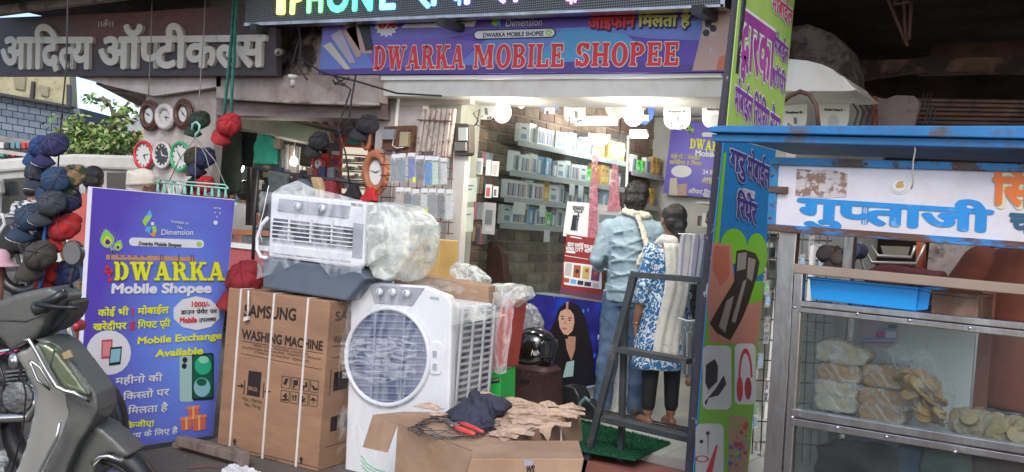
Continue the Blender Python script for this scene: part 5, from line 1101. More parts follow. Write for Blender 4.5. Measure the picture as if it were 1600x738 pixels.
# clothes, wire and pliers on the carton
J = [cx(*p) for p in ((580, 335), (640, 318), (700, 290), (790, 262), (830, 245), (900, 238), (945, 252), (972, 282), (950, 330), (925, 400), (905, 432), (860, 448), (800, 440), (740, 418), (690, 385), (640, 378))]
b = MB(); jw = [ZP(zt+.01).P(*p) for p in J]; n = len(jw); cxy = sum(jw, V((0, 0, 0)))/n
b.add(jw+[p+(cxy-p)*.35+V((0, 0, .05)) for p in jw], [tuple(range(n-1, -1, -1)), tuple(range(n, 2*n))]+[(i, (i+1) % n, (i+1) % n+n, i+n) for i in range(n)])
b.ell(cxy+V((.05, .06, .05)), (.1, .07, .045)); b.tube([jw[3]+V((0, 0, .03)), cxy+V((0, 0, .06)), jw[11]+V((0, .03, .02))], .03)
o = b.build('dark_jacket', mat('navy_cloth', (.028, .03, .055), .8, var=.3, sc_=10, bump=.4, bsc=18), None, 'crumpled navy cloth jacket heaped on the torn carton', 'jacket', vox=.006, smo=3)
tx = bpy.data.textures.new('folds', 'CLOUDS'); tx.noise_scale = .055; q = o.modifiers.new('d', 'DISPLACE'); q.texture = tx; q.strength = .045; q.mid_level = .5
b = MB(); wc = cx(660, 435); zw = ZP(zt+.008)
for k in range(6):
    r = random.Random(k); b.tube([zw.P(wc[0]+(58+r.uniform(-8, 9))*math.cos(t_*.21)+r.uniform(-1, 1)+3*k-8, wc[1]+(14+r.uniform(-3, 3))*math.sin(t_*.21)+4*math.sin(k), .002*k) for t_ in range(30)], .0022, 5, closed=True)
b.build('wire_coil', mat('steel_wire', (.08, .08, .085), .4, .6), None, 'loose coil of thin dark wire lying on the torn carton', 'wire')
T = thing('pliers', 'red handled steel pliers lying on the torn carton', 'pliers', zw.P(*cx(720, 450)))
mred = mat('handle_red', (.55, .06, .05), .4, var=.1)
for a in (((648, 440), (700, 468), (780, 495), (800, 500)), ((690, 425), (740, 438), (800, 462), (855, 485))):
    b = MB(); b.tube([zw.P(*cx(*p), .014) for p in a], [.009, .013, .011, .007]); b.build('handle', mred, T)
b = MB(); b.tube([zw.P(*cx(588, 410), .014), zw.P(*cx(630, 425), .014), zw.P(*cx(665, 440), .014), zw.P(*cx(700, 440), .014)], [.004, .011, .013, .009], flat=.6); b.tube([zw.P(*cx(600, 425), .014), zw.P(*cx(640, 442), .014), zw.P(*cx(690, 425), .014)], [.004, .009, .009]); b.build('jaw', mat('tool_steel', (.2, .2, .2), .35, .8), T)
# ------------------------------------------------------------------ door mat, ladder, planks, litter
mg_ = mat('turf_green', (.008, .13, .055), .95, var=.3, sc_=60, bump=1, bsc=220)
b = MB(); zm = ZP(.165); q = [zm.P(*p) for p in ((903, 655), (1048, 691), (992, 717), (885, 698))]; b.add(q+[p-V((0, 0, .014)) for p in q], [(0, 1, 2, 3), (7, 6, 5, 4)]+[(i, i+4, (i+1) % 4+4, (i+1) % 4) for i in range(4)]); mt = b.build('door_mat', mg_, None, 'green artificial turf door mat in front of the shop entrance', 'mat')
b = MB(); rr_ = random.Random(3)
for _ in range(5200):
    s, t_ = rr_.random(), rr_.random(); p = (q[0]*(1-s)+q[1]*s)*(1-t_)+(q[3]*(1-s)+q[2]*s)*t_; a = rr_.uniform(0, 6.28); h = rr_.uniform(.006, .014); d = V((math.cos(a), math.sin(a), 0))*.003
    b.add([p-d, p+d, p+V((rr_.uniform(-.005, .005), rr_.uniform(-.005, .005), h))], [(0, 1, 2)])
b.build('turf_pile', mg_, mt, kind='stuff')
T = thing('step_ladder', 'dark grey square tube step ladder standing in front of the couple', 'ladder', (-2.2, 4.45, 0))
LD = YP(4.5); LB = YP(4.62); mld = mat('ladder_grey', (.045, .05, .056), .5, var=.2, c2=(.12, .1, .09), amt=.15, c2s=12)
def bar(pl, a, c, w_, name, th=.035, off=0):
    d = V((c[0]-a[0], c[1]-a[1])); d.normalize(); n_ = V((-d.y, d.x))*w_/2
    b = MB(); b.slab(pl, [(a[0]+n_.x, a[1]+n_.y), (c[0]+n_.x, c[1]+n_.y), (c[0]-n_.x, c[1]-n_.y), (a[0]-n_.x, a[1]-n_.y)], th, off); return b.build(name, mld, T, bevel=.003)
bar(LD, (990, 424), (900, 775), 9.5, 'leg'); bar(LD, (985, 429), (1098, 438), 9.5, 'top_bar', off=.002); bar(LD, (958, 546), (1072, 566), 9, 'tread', .09, .002); bar(LD, (938, 655), (1078, 688), 9.5, 'tread', .09, .002)
bar(LD, (1094, 436), (1072, 775), 10, 'leg', off=-.003)
bar(LB, (974, 500), (966, 770), 8, 'rear_leg'); bar(LB, (986, 432), (972, 505), 8, 'rear_leg_top'); bar(LB, (905, 752), (970, 722), 6, 'brace')
ZG = ZP(.0)
def plank(name, lab, a, c, w_, h_, z0=0):
    p, q = ZP(z0).P(*a), ZP(z0).P(*c); p.z = q.z = z0; d = (q-p); s = d.cross(V((0, 0, 1))).normalized()*w_
    b = MB(); b.obox((p+q)/2+V((0, 0, h_/2)), d, s, V((0, 0, h_))); return b.build(name, m_wood if 'plank' in name else m_rust, None, lab, 'plank', bevel=.004)
mpk = mat('grey_wood', (.17, .13, .11), .85, var=.3, bump=.4, stretch=(4, 4, 1))
for nm, lab, a, c, w_, h_, z0 in (('wood_plank', 'weathered plank running from under the standee to the tall carton', (280, 695), (378, 722), .06, .05, .03), ('wood_block', 'short wooden block under the standee end of the plank', (272, 698), (292, 700), .07, .03, 0), ('wood_block', 'upright plank end beside the foot of the tall carton', (362, 722), (382, 734), .05, .09, 0)):
    o = plank(nm, lab, a, c, w_, h_, z0); o.data.materials[0] = mpk
b = MB(); b.ptube(ZP(.01), [(292, 731), (320, 729), (350, 731)], .003, .0); b.build('iron_rod', m_rust, None, 'thin iron rod lying on the ground below the plank', 'rod')
blob('plastic_litter', ZP(.02), [(352, 728), (372, 722), (392, 730), (408, 738), (400, 750), (360, 748), (345, 740)], .03, mat('litter_white', (.62, .63, .66), .35, var=.15), vox=.006, smo=2, disp=.03, dsc=.03, label='crumpled white plastic sheet at the foot of the tall carton', cat='litter')
blob('plastic_litter', ZP(.02), [(0, 705), (8, 702), (14, 718), (6, 732), (0, 730)], .03, m_f2, vox=.006, smo=2, disp=.02, dsc=.03, label='clear plastic scrap on the ground at the far left', cat='litter')
rr_ = random.Random(9); b = MB()
for _ in range(160):
    p = ZG.P(rr_.uniform(-40, 420), rr_.uniform(560, 760)); s = rr_.uniform(.004, .013); b.obox((p.x, p.y, s*.3), (s, 0, 0), (0, s*rr_.uniform(.6, 1.3), 0), (0, 0, s*.7))
b.build('gravel', mat('gravel', (.2, .17, .14), .9, var=.3), None, kind='stuff')
# ================================================================== PEOPLE
m_skin = mat('skin_brown', (.27, .135, .08), .5, var=.08, sc_=20); m_hair = mat('black_hair', (.012, .01, .01), .42, var=.3, sc_=40, stretch=(8, 8, 1), bump=.5, bsc=60)
def limb(b, pts, n=12):
    P_ = [V(p[:3]) for p in pts]; r = [p[3] for p in pts]; b.tube(P_, r, n)
    for p, q in zip(P_, r): b.ell(p, q, n=10, m=6)
def hand(b, w_, d, side, s=1.0, curl=.5):
    """palm with five unequal bent fingers; w_ wrist point, d pointing direction, side = thumb direction"""
    w_, d, side = V(w_), V(d).normalized(), V(side).normalized(); up = d.cross(side).normalized()
    c = w_+d*.045*s; vs = MB()
    limb(b, [(*w_, .023*s), (*(w_+d*.02*s), .026*s)], 8)
    for k in (-1, 0, 1): limb(b, [(*(w_+d*.02*s+side*.018*k*s), .014*s), (*(w_+d*.085*s+side*.026*k*s), .0125*s)], 8)
    for k, L in zip((1.5, .5, -.5, -1.5), (.068, .078, .072, .056)):
        p = w_+d*.085*s+side*.0175*k*s; q = p+(d*math.cos(curl*.5)+up*math.sin(curl*.5))*L*.5*s; e = q+(d*math.cos(curl*1.6)+up*math.sin(curl*1.6))*L*.5*s
        limb(b, [(*p, .0095*s), (*q, .0085*s), (*e, .007*s)], 7)
    p = w_+d*.025*s+side*.028*s; q = p+(d*.6+side*.75).normalized()*.038*s; e = q+(d*.95+side*.2+up*.2).normalized()*.03*s
    limb(b, [(*p, .013*s), (*q, .0105*s), (*e, .0085*s)], 7)
def head(b, c, s=1, nod=0, n=None):
    c = V(c); b.ell(c+V((0, -.01, .02))*s, (.075*s, .092*s, .09*s)); b.ell(c+V((0, .02, -.045))*s, (.056*s, .07*s, .07*s)); b.ell(c+V((0, .06, -.075))*s, (.03*s, .03*s, .03*s))
    b.tube([c+V((0, .085, .01))*s, c+V((0, .105, -.03))*s, c+V((0, .088, -.04))*s], [.009*s, .015*s, .01*s], 8)
    for sx in (-1, 1):
        b.ell(c+V((sx*.078, -.005, -.012))*s, (.011*s, .02*s, .032*s)); b.ell(c+V((sx*.03, .08, .012))*s, (.013*s, .01*s, .008*s)); b.ell(c+V((sx*.04, .055, -.03))*s, (.025*s, .03*s, .028*s))
    b.tube([c+V((-.025, .086, -.065))*s, c+V((0, .094, -.064))*s, c+V((.025, .086, -.065))*s], .007*s, 8)
# ---- the man
T = thing('person', 'man in pale blue shirt, jeans and cream scarf seen from behind at the counter', 'person', (-2.95, 5.66, .152))
M = Matrix.Translation((-2.95, 5.66, .152)) @ Matrix.Rotation(R(20), 4, 'Z') @ Matrix.Scale(.985, 4)
b = MB(M); head(b, (-.0, .04, 1.505), 1.02)
limb(b, [(0, 0, 1.32, .06), (0, .02, 1.44, .055)])
b.loft([(.8, .13, .085, 0, 0), (.95, .13, .085, 0, 0), (1.1, .135, .085, 0, 0), (1.25, .15, .085, 0, 0), (1.32, .11, .07, 0, 0)], 18)
for s in (-1, 1): limb(b, [(s*.09, 0, .84, .085), (s*.11, .01, .47, .055), (s*.12, -.02, .1, .04)]); limb(b, [(s*.12, -.05, .045, .035), (s*.13, .06, .04, .04), (s*.14, .13, .025, .03)])
limb(b, [(-.175, -.0, 1.28, .042), (-.238, -.04, 1.04, .04), (-.2, .17, 1.0, .036), (-.16, .27, 1.01, .028)]); hand(b, (-.16, .28, 1.01), (.4, .9, -.1), (.8, -.3, .2))
limb(b, [(.175, 0, 1.28, .042), (.238, .02, 1.02, .04), (.17, .2, .97, .036), (.12, .28, .98, .028)]); hand(b, (.12, .29, .98), (-.3, .9, -.1), (-.8, -.3, .2))
b.build('body', m_skin, T, vox=.0075, smo=3)
b = MB(M); b.ell((0, .015, 1.535), (.086, .102, .088)); b.ell((0, -.02, 1.475), (.08, .078, .072)); b.ell((0, -.045, 1.43), (.06, .04, .04))
b.ell((0, .075, 1.575), (.06, .05, .04)); o = b.build('hair', m_hair, T, vox=.008, smo=2); tx = bpy.data.textures.new('hairn', 'CLOUDS'); tx.noise_scale = .012; q = o.modifiers.new('d', 'DISPLACE'); q.texture = tx; q.strength = .022
m_shirt = mat('shirt_blue', (.25, .34, .39), .75, var=.08, sc_=6, bump=.25, bsc=9)
b = MB(M); b.loft([(.77, .178, .125, 0, 0), (.8, .178, .13, .0, 0), (.92, .162, .12, 0, 0), (1.05, .165, .12, 0, -.005), (1.18, .182, .12, 0, -.01), (1.27, .192, .11, 0, 0), (1.335, .165, .09, 0, 0), (1.385, .075, .07, 0, .01)], 24)
limb(b, [(-.175, 0, 1.285, .062), (-.238, -.04, 1.05, .053), (-.23, .06, 1.02, .05), (-.225, .1, 1.015, .048)]); limb(b, [(.175, 0, 1.285, .062), (.238, .02, 1.03, .053), (.21, .11, 1.0, .05)])
for k in range(9):
    z = .84+k*.05; b.tube([(-.17+.02*(k % 3), -.1-.012*(k % 2), z), (-.05, -.133, z+.02-.05*(k % 2)), (.08, -.133, z+.03*(k % 3)), (.16, -.1, z+.06)], .008, 6)
for s_, zz in ((-1, 1.2), (-1, 1.14), (-1, 1.08), (1, 1.18), (1, 1.1)): b.tube([(s_*.15, -.04, zz+.02), (s_*.2, -.075, zz), (s_*.25, -.05, zz-.03)], .009, 6)
o = b.build('shirt', m_shirt, T, vox=.009, smo=3); tx = bpy.data.textures.new('shirtn', 'CLOUDS'); tx.noise_scale = .09; q = o.modifiers.new('d', 'DISPLACE'); q.texture = tx; q.strength = .012; q.mid_level = .5; tx2 = bpy.data.textures.new('shirtm', 'CLOUDS'); tx2.noise_scale = .03; q = o.modifiers.new('d2', 'DISPLACE'); q.texture = tx2; q.strength = .012; q.mid_level = .5
b = MB(M); b.tube([(-.232, .07, 1.02), (-.222, .11, 1.012)], [.066, .06], 14); b.tube([(.214, .09, 1.004), (.2, .13, .995)], [.064, .058], 14); b.build('rolled_cuff', m_shirt, T, vox=.008, smo=3)
m_jean = mat('denim', (.045, .085, .16), .85, var=.3, sc_=5, bump=.4, bsc=12, c2=(.12, .18, .27), amt=.3, c2s=4, soft=.4)
b = MB(M); b.loft([(.74, .15, .115, 0, 0), (.88, .155, .12, 0, 0)], 20)
for s in (-1, 1): limb(b, [(s*.085, 0, .8, .1), (s*.105, .01, .45, .078), (s*.115, -.015, .2, .068), (s*.118, -.02, .05, .072)])
o = b.build('jeans', m_jean, T, vox=.012, smo=3); q = o.modifiers.new('d', 'DISPLACE'); q.texture = tx; q.strength = .03; q.mid_level = .5
m_scarf = mat('scarf_cream', (.6, .57, .46), .85, var=.15, sc_=8, bump=.5, bsc=14, c2=(.35, .38, .3), amt=.25, c2s=14)
b = MB(M); b.tube([(-.1, .03, 1.37), (-.06, -.06, 1.4), (.02, -.095, 1.385), (.09, -.05, 1.38), (.1, .05, 1.36)], [.02, .026, .028, .026, .02], 10)
b.tube([(.03, -.1, 1.385), (.085, -.15, 1.27), (.12, -.165, 1.17), (.1, -.17, 1.08), (.09, -.17, 1.03)], [.025, .027, .032, .042, .048], 10, flat=.4)
o = b.build('scarf', m_scarf, T, vox=.008, smo=2); tx = bpy.data.textures.new('scarfn', 'CLOUDS'); tx.noise_scale = .035; q = o.modifiers.new('d', 'DISPLACE'); q.texture = tx; q.strength = .025; q.mid_level = .5
b = MB(M)
for s in (-1, 1): limb(b, [(s*.12, -.065, .03, .038), (s*.13, .05, .035, .046), (s*.142, .14, .025, .035)])
b.build('shoes', mat('shoe_brown', (.05, .03, .025), .5), T, vox=.01, smo=3)
# ---- the woman
W0 = (-2.57, 5.48, .152)
T = thing('person', 'woman with long black plait, blue and white printed tunic, white shawl and black leggings', 'person', W0)
M = Matrix.Translation(W0) @ Matrix.Rotation(R(50), 4, 'Z') @ Matrix.Scale(.895, 4)
b = MB(M); head(b, (0, .03, 1.5), .98); limb(b, [(0, 0, 1.3, .05), (0, .015, 1.43, .045)])
b.loft([(.8, .15, .11, 0, 0), (.95, .13, .09, 0, 0), (1.15, .14, .1, 0, 0), (1.3, .14, .085, 0, 0)], 18)
for s in (-1, 1): limb(b, [(s*.08, 0, .82, .09), (s*.085, .01, .45, .055), (s*.09, -.01, .1, .036)]); limb(b, [(s*.09, -.045, .04, .032), (s*.1, .06, .035, .036), (s*.105, .12, .02, .026)])
limb(b, [(-.165, 0, 1.27, .042), (-.21, -.03, 1.0, .038), (-.21, .03, .8, .03), (-.205, .06, .72, .024)]); hand(b, (-.205, .06, .72), (.05, .1, -1), (.3, .9, 0), .92, .5)
limb(b, [(.165, 0, 1.27, .042), (.2, .0, 1.0, .038), (.17, .18, .95, .03), (.12, .24, .98, .024)]); hand(b, (.12, .24, .98), (-.3, .9, .1), (-.7, -.2, .5), .9)
b.build('body', m_skin, T, vox=.007, smo=3)
def kurtamat():
    m = bpy.data.materials.new('print_tunic'); m.use_nodes = True; n = m.node_tree.nodes; L = m.node_tree.links; bs = n['Principled BSDF']; bs.inputs['Roughness'].default_value = .8
    tc = n.new('ShaderNodeTexCoord'); vo = n.new('ShaderNodeTexVoronoi'); vo.inputs['Scale'].default_value = 15; vo.inputs['Randomness'].default_value = .6; nz = n.new('ShaderNodeTexNoise'); nz.inputs['Scale'].default_value = 30; ma = n.new('ShaderNodeVectorMath'); ma.operation = 'MULTIPLY_ADD'; ma.inputs[1].default_value = (.09, .09, .09); L.new(tc.outputs['Object'], nz.inputs['Vector']); L.new(nz.outputs[1], ma.inputs[0]); L.new(tc.outputs['Object'], ma.inputs[2]); L.new(ma.outputs[0], vo.inputs['Vector'])
    sn = n.new('ShaderNodeMath'); sn.operation = 'MULTIPLY'; sn.inputs[1].default_value = 17; L.new(vo.outputs['Distance'], sn.inputs[0]); s2 = n.new('ShaderNodeMath'); s2.operation = 'SINE'; L.new(sn.outputs[0], s2.inputs[0])
    g = n.new('ShaderNodeMath'); g.operation = 'GREATER_THAN'; g.inputs[1].default_value = .35; L.new(s2.outputs[0], g.inputs[0])
    mx = n.new('ShaderNodeMixRGB'); mx.inputs[1].default_value = (.02, .13, .3, 1); mx.inputs[2].default_value = (.6, .66, .68, 1); L.new(g.outputs[0], mx.inputs[0]); L.new(mx.outputs[0], bs.inputs['Base Color']); return m
b = MB(M); b.loft([(.42, .235, .18, 0, 0), (.6, .215, .165, 0, 0), (.8, .19, .145, 0, 0), (1.0, .155, .12, 0, 0), (1.15, .16, .12, 0, 0), (1.27, .165, .105, 0, 0), (1.32, .1, .08, 0, 0), (1.36, .055, .055, 0, .005)], 26)
limb(b, [(-.16, 0, 1.265, .06), (-.2, -.03, 1.02, .056), (-.205, -.015, .93, .06)]); limb(b, [(.16, 0, 1.265, .06), (.2, 0, 1.02, .056), (.19, .06, .97, .058)])
o = b.build('tunic', kurtamat(), T, vox=.011, smo=3); tx = bpy.data.textures.new('tun', 'CLOUDS'); tx.noise_scale = .1; q = o.modifiers.new('d', 'DISPLACE'); q.texture = tx; q.strength = .03; q.mid_level = .5
b = MB(M)
for s in (-1, 1): limb(b, [(s*.08, 0, .7, .09), (s*.085, .01, .42, .066), (s*.09, -.01, .15, .05)])
b.build('leggings', mat('legging_black', (.012, .012, .014), .8), T, vox=.01, smo=2)
b = MB(M); f = lambda s, t: V(((-.12+.18*s)*(1+.1*t)+.02*math.sin(t*5), -.14-.02*math.sin(math.pi*min(t*1.6, 1))-.007*math.sin(s*7+t*2)-.005*math.sin(s*19+t*4)-(.035*t)+.25*max(0, abs(s-.5)-.3)**1.5, 1.33-.8*t))
b.sheet(f, 24, 20); b.tube([(-.1, .05, 1.3), (-.085, -.03, 1.35), (-.02, -.09, 1.34), (.05, -.07, 1.345), (.07, .02, 1.33)], [.03, .035, .04, .035, .03], 10)
b.build('shawl', mat('shawl_white', (.66, .64, .56), .8, var=.08, bump=.4, bsc=20, c2=(.5, .5, .4), amt=.2, c2s=20), T, solid=.006)
b = MB(M); b.ell((0, .0, 1.53), (.09, .108, .09)); b.ell((0, -.035, 1.475), (.084, .078, .075)); b.ell((0, -.09, 1.44), (.045, .045, .05))
bp = [(0, -.1, 1.42), (.03, -.15, 1.34), (.07, -.175, 1.22), (.095, -.185, 1.1), (.115, -.19, .98), (.125, -.19, .88), (.13, -.19, .76), (.13, -.19, .68)]
for i in range(len(bp)-1):
    p, q = V(bp[i]), V(bp[i+1])
    for k in range(4):
        c = p.lerp(q, k/4); r = .036-.0035*i; b.ell(c+V(((-1)**k*.008, 0, 0)), (r, r*.8, r*1.1), n=10, m=6)
b.build('hair', m_hair, T, vox=.006, smo=1)
b = MB(M); b.tube([V((-.205, .055, .735))+V((.028*math.cos(a*.63), .028*math.sin(a*.63), 0)) for a in range(10)], .004, 6, closed=True); b.build('bangle', mat('gold', (.7, .3, .1), .3, 1), T)
b = MB(M); 
for s in (-1, 1): b.loft([(-.002, .04, .1, s*.1, .035), (.012, .04, .1, s*.1, .035)], 16, p=2.4)
b.build('sandals', mat('sandal', (.3, .16, .1), .6), T)
# ---- the shopkeeper behind, mostly hidden
def simple_person(M, loc, label, top, bottom, hairm=m_hair, parts_=True, h=1.0, arms=None, skin=m_skin, vox=.012):
    T = thing('person', label, 'person', loc); M = M @ Matrix.Scale(h, 4)
    b = MB(M); head(b, (0, .03, 1.5), 1); limb(b, [(0, 0, 1.3, .055), (0, .015, 1.43, .05)]); b.loft([(.8, .15, .1, 0, 0), (1.1, .15, .1, 0, 0), (1.28, .17, .1, 0, 0), (1.33, .1, .08, 0, 0)], 16)
    for s in (-1, 1):
        limb(b, [(s*.09, 0, .84, .08), (s*.1, .01, .46, .055), (s*.1, -.02, .1, .04)]); limb(b, [(s*.1, -.04, .045, .035), (s*.11, .12, .035, .035)])
    A = arms or [[(-.19, 0, 1.28, .05), (-.24, -.02, 1.02, .042), (-.22, .06, .8, .032)], [(.19, 0, 1.28, .05), (.24, -.02, 1.02, .042), (.22, .06, .8, .032)]]
    for k, a in enumerate(A): limb(b, a); d = V(a[-1][:3])-V(a[-2][:3]); hand(b, a[-1][:3], d, (0, 1, .1) if abs(d.z) > abs(d.y) else ((1 if k == 0 else -1), 0, 0))
    b.build('body', skin, T, vox=vox*.8, smo=3)
    b = MB(M); b.loft([(.76, .17, .125, 0, 0), (1.0, .165, .12, 0, 0), (1.2, .19, .125, 0, 0), (1.33, .15, .1, 0, 0), (1.37, .07, .07, 0, .01)], 20)
    for a in A: 
        p, q = V(a[0][:3]), V(a[1][:3]); e = p.lerp(q, .85); limb(b, [(*p, .068), (*e, .062)])
    b.build('shirt', top, T, vox=vox, smo=3)
    b = MB(M); b.loft([(.76, .155, .115, 0, 0), (.88, .155, .12, 0, 0)], 16)
    for s in (-1, 1): limb(b, [(s*.085, 0, .8, .095), (s*.1, .01, .45, .07), (s*.1, -.02, .08, .062)])
    b.build('trousers', bottom, T, vox=vox, smo=2)
    if hairm: b = MB(M); b.ell((0, .005, 1.535), (.086, .1, .082)); b.ell((0, -.03, 1.47), (.078, .07, .065)); b.build('hair', hairm, T, vox=.009, smo=2)
    return T, M
m_trou = mat('dark_trousers', (.03, .032, .04), .8)
simple_person(Matrix.Translation((-3.05, 7.3, .15)) @ Matrix.Rotation(R(200), 4, 'Z'), (-3.05, 7.3, .15), 'shopkeeper whose dark hair shows between the man and the woman', mat('shirt_dark', (.05, .06, .1), .8), m_trou, h=.93)
# ================================================================== POLE, SIDE SIGN, CART
m_pp = mat('peeling_pole', (.04, .034, .05), .5, var=.3, sc_=8, c2=(.5, .47, .44), amt=.2, c2s=22, soft=.05, bump=.3, bsc=30, stretch=(1, 1, .5))
T = thing('steel_pole', 'tall dark steel pole with chipped white spots beside the green sign', 'pole', (-1.83, 4.2, 0))
PO = YP(4.2); b = MB(); b.slab(PO, [(1147, -30), (1165, -30), (1137, 225), (1112, 470), (1090, 745), (1086, 800), (1062, 800), (1069, 745), (1093, 470), (1117.5, 225)], .04); b.build('shaft', m_pp, T, bevel=.002)
SXP = XP(PO.P(1157, 0).x+.005)
S = thing('side_sign', 'tall green and blue side panel with purple Devanagari lettering and gadget pictures', 'sign', SXP.P(1120, 700))
mgn = mat('sign_green', (.34, .52, .12), .5, var=.08)
near = [(1159, -30), (1155, 0), (1131, 225), (1106, 470), (1085, 738), (1079, 800)]
b = MB(); b.slab(SXP, [(1158, -28), (1155, 0), (1135, 212), (1218.5, 232), (1222, 199), (1241, 6), (1243, -15)], .006); b.build('upper_panel', mgn, S)
b = MB(); b.slab(SXP, [(1132, 214), (1213, 235), (1206, 300), (1190, 470), (1179, 586), (1166, 738), (1160, 800), (1079, 800), (1085, 738), (1106, 470), (1130, 240)], .006, -.002); b.build('lower_panel', pm('panelblue', (.02, .17, .42)), S)
b = MB(); big = [((1158, 97), (1204, 131)), ]
b.text(SXP, 'द_वारका', (1156, 98), (1206, 134), 92, .003, bold=.07, lean=3); b.text(SXP, 'मोबाईल', (1208, 80), (1229, 99), 27, .003, bold=.08, lean=3); b.text(SXP, 'शॉपी', (1204, 129), (1225, 147), 27, .003, bold=.08, lean=3); b.text(SXP, 'मोबाईल िरपेिरंग सेंटर', (1146, 170), (1216, 222), 40, .003, bold=.08, lean=3)
b.text(SXP, 'मोबाईल', (1205, 14), (1236, 40), 26, .003, bold=.09, lean=3); b.build('lettering_outline', pm('w', (0,)*3), S)
b = MB(); b.text(SXP, 'द_वारका', (1156, 98), (1206, 134), 92, .0055, bold=.03, lean=3); b.build('lettering', mat('magenta_purple', (.33, .06, .3), .5, var=.3, sc_=3), S)
b = MB(); b.text(SXP, 'मोबाईल', (1208, 80), (1229, 99), 27, .0055, bold=.03, lean=3); b.text(SXP, 'शॉपी', (1204, 129), (1225, 147), 27, .0055, bold=.03, lean=3); b.text(SXP, 'मोबाईल िरपेिरंग सेंटर', (1146, 170), (1216, 222), 40, .0055, bold=.03, lean=3); b.build('lettering', pm('violet', (.2, .05, .33)), S)
b = MB(); b.text(SXP, 'मोबाईल', (1205, 14), (1236, 40), 26, .0055, bold=.02, lean=3); b.build('lettering', pm('rose', (.6, .08, .15)), S)
b = MB()
b.poly(SXP, [(1130, 240), (1135, 238), (1124, 370), (1118, 480), (1106, 640), (1095, 760), (1080, 770), (1085, 738), (1106, 470)], .001, 0)
b.poly(SXP, circ(1146, 385, 21, 28, 18), .0014, 0); b.poly(SXP, circ(1182, 398, 17, 34, 18), .0016, 0)
b.poly(SXP, [(1108, 430), (1193, 440), (1188, 500), (1172, 700), (1163, 780), (1080, 780), (1085, 738)], .0019, 0)
b.poly(SXP, [(1113, 378), (1142, 384), (1150, 480), (1190, 470), (1183, 540), (1108, 535), (1104, 470)], .0024, 1)
b.poly(SXP, [(1116, 384), (1138, 386), (1140, 430), (1126, 448), (1112, 420)], .0028, 2)
b.poly(SXP, [(1150, 392), (1162, 390), (1180, 396), (1186, 410), (1182, 432), (1170, 470), (1158, 500), (1140, 532), (1118, 520), (1108, 505), (1122, 480), (1146, 440), (1148, 420)], .0032, 3)
for pts in ([(1152, 396), (1166, 394), (1164, 420), (1150, 424)], [(1160, 440), (1166, 436), (1148, 505), (1142, 502)], [(1134, 470), (1146, 462), (1132, 520), (1122, 510)], [(1168, 402), (1180, 406), (1174, 440), (1166, 434)]): b.poly(SXP, pts, .0036, 4)
b.poly(SXP, rrect(1097, 540, 1142, 640, 9, .0), .0024, 5); b.poly(SXP, rrect(1147, 537, 1180, 632, 8, .0), .0026, 5); b.poly(SXP, rrect(1086, 662, 1130, 790, 9), .0025, 5); b.poly(SXP, rrect(1137, 650, 1168, 790, 8), .0027, 7)
b.poly(SXP, [(1102, 570), (1116, 561), (1121, 572), (1120, 596), (1106, 610), (1101, 598)], .0032, 6); b.poly(SXP, [(1100, 628), (1118, 606), (1130, 586), (1134, 600), (1122, 618), (1106, 622), (1102, 634)], .0034, 6)
for k in range(12):
    a0, a1 = math.pi+k*math.pi/12, math.pi+(k+1)*math.pi/12; f = lambda a, r: (1164+(11 if r else 8)*math.cos(a), 590+(46 if r else 38)*math.sin(a)); b.poly(SXP, [f(a0, 1), f(a1, 1), f(a1, 0), f(a0, 0)], .0032, 8)
b.poly(SXP, circ(1155, 608, 5, 20, 12), .0034, 8); b.poly(SXP, circ(1168, 607, 5.5, 18, 12), .0036, 9)
for k in range(14):
    a0, a1 = k*math.pi/7, (k+1)*math.pi/7; f = lambda a, r: (1096+r*1.2*math.cos(a), 717+r*.6*math.sin(a)); b.poly(SXP, [f(a0, 9), f(a1, 9), f(a1, 6.5), f(a0, 6.5)], .0032, 8)
b.poly(SXP, [(1117, 697), (1121, 694), (1112, 738), (1103, 760), (1102, 738)], .0034, 8); b.poly(SXP, [(1104, 674), (1107, 674), (1106, 710), (1105, 710)], .003, 4); b.poly(SXP, circ(1105, 677, 3), .0033, 6); b.poly(SXP, circ(1095, 690, 3), .0033, 6)
for k in range(26): b.poly(SXP, circ(rnd(1140, 1166), rnd(660, 740), rnd(2, 5), n=8), .0032+k*.00003, (8, 9, 10, 0, 7)[k % 5])
b.build('picture_print', [pm('pgreen', (.16, .42, .03)), pm('pskin', (.45, .2, .15)), pm('pred', (.4, .12, .08)), pm('pdark', (.035, .025, .02)), pm('pgl2', (.25, .22, .2)), pm('pcell', (.55, .56, .58)), pm('k', (0,)*3), pm('psand', (.35, .22, .14)), pm('phred', (.5, .03, .05)), pm('phred2', (.35, .02, .04)), pm('pbluek', (.05, .1, .4))], S)
b = MB(); b.text(SXP, 'अगरु', (1139, 263), (1163, 273), 34, .003, bold=.07, lean=3); b.text(SXP, 'मोबाईल', (1166, 275), (1200, 292), 34, .003, bold=.07, lean=3); b.text(SXP, 'िरपेअर', (1149, 338), (1180, 350), 34, .003, bold=.07, lean=3); b.text(SXP, 'एण~ड', (1160, 305), (1178, 311), 12, .003, bold=.07, lean=3); b.build('lettering_outline', pm('palelilac', (.45, .42, .55)), S)
b = MB(); b.text(SXP, 'अगरु', (1139, 263), (1163, 273), 34, .0055, bold=.03, lean=3); b.text(SXP, 'मोबाईल', (1166, 275), (1200, 292), 34, .0055, bold=.03, lean=3); b.text(SXP, 'िरपेअर', (1149, 338), (1180, 350), 34, .0055, bold=.03, lean=3); b.build('lettering', pm('navyp', (.05, .04, .2)), S)
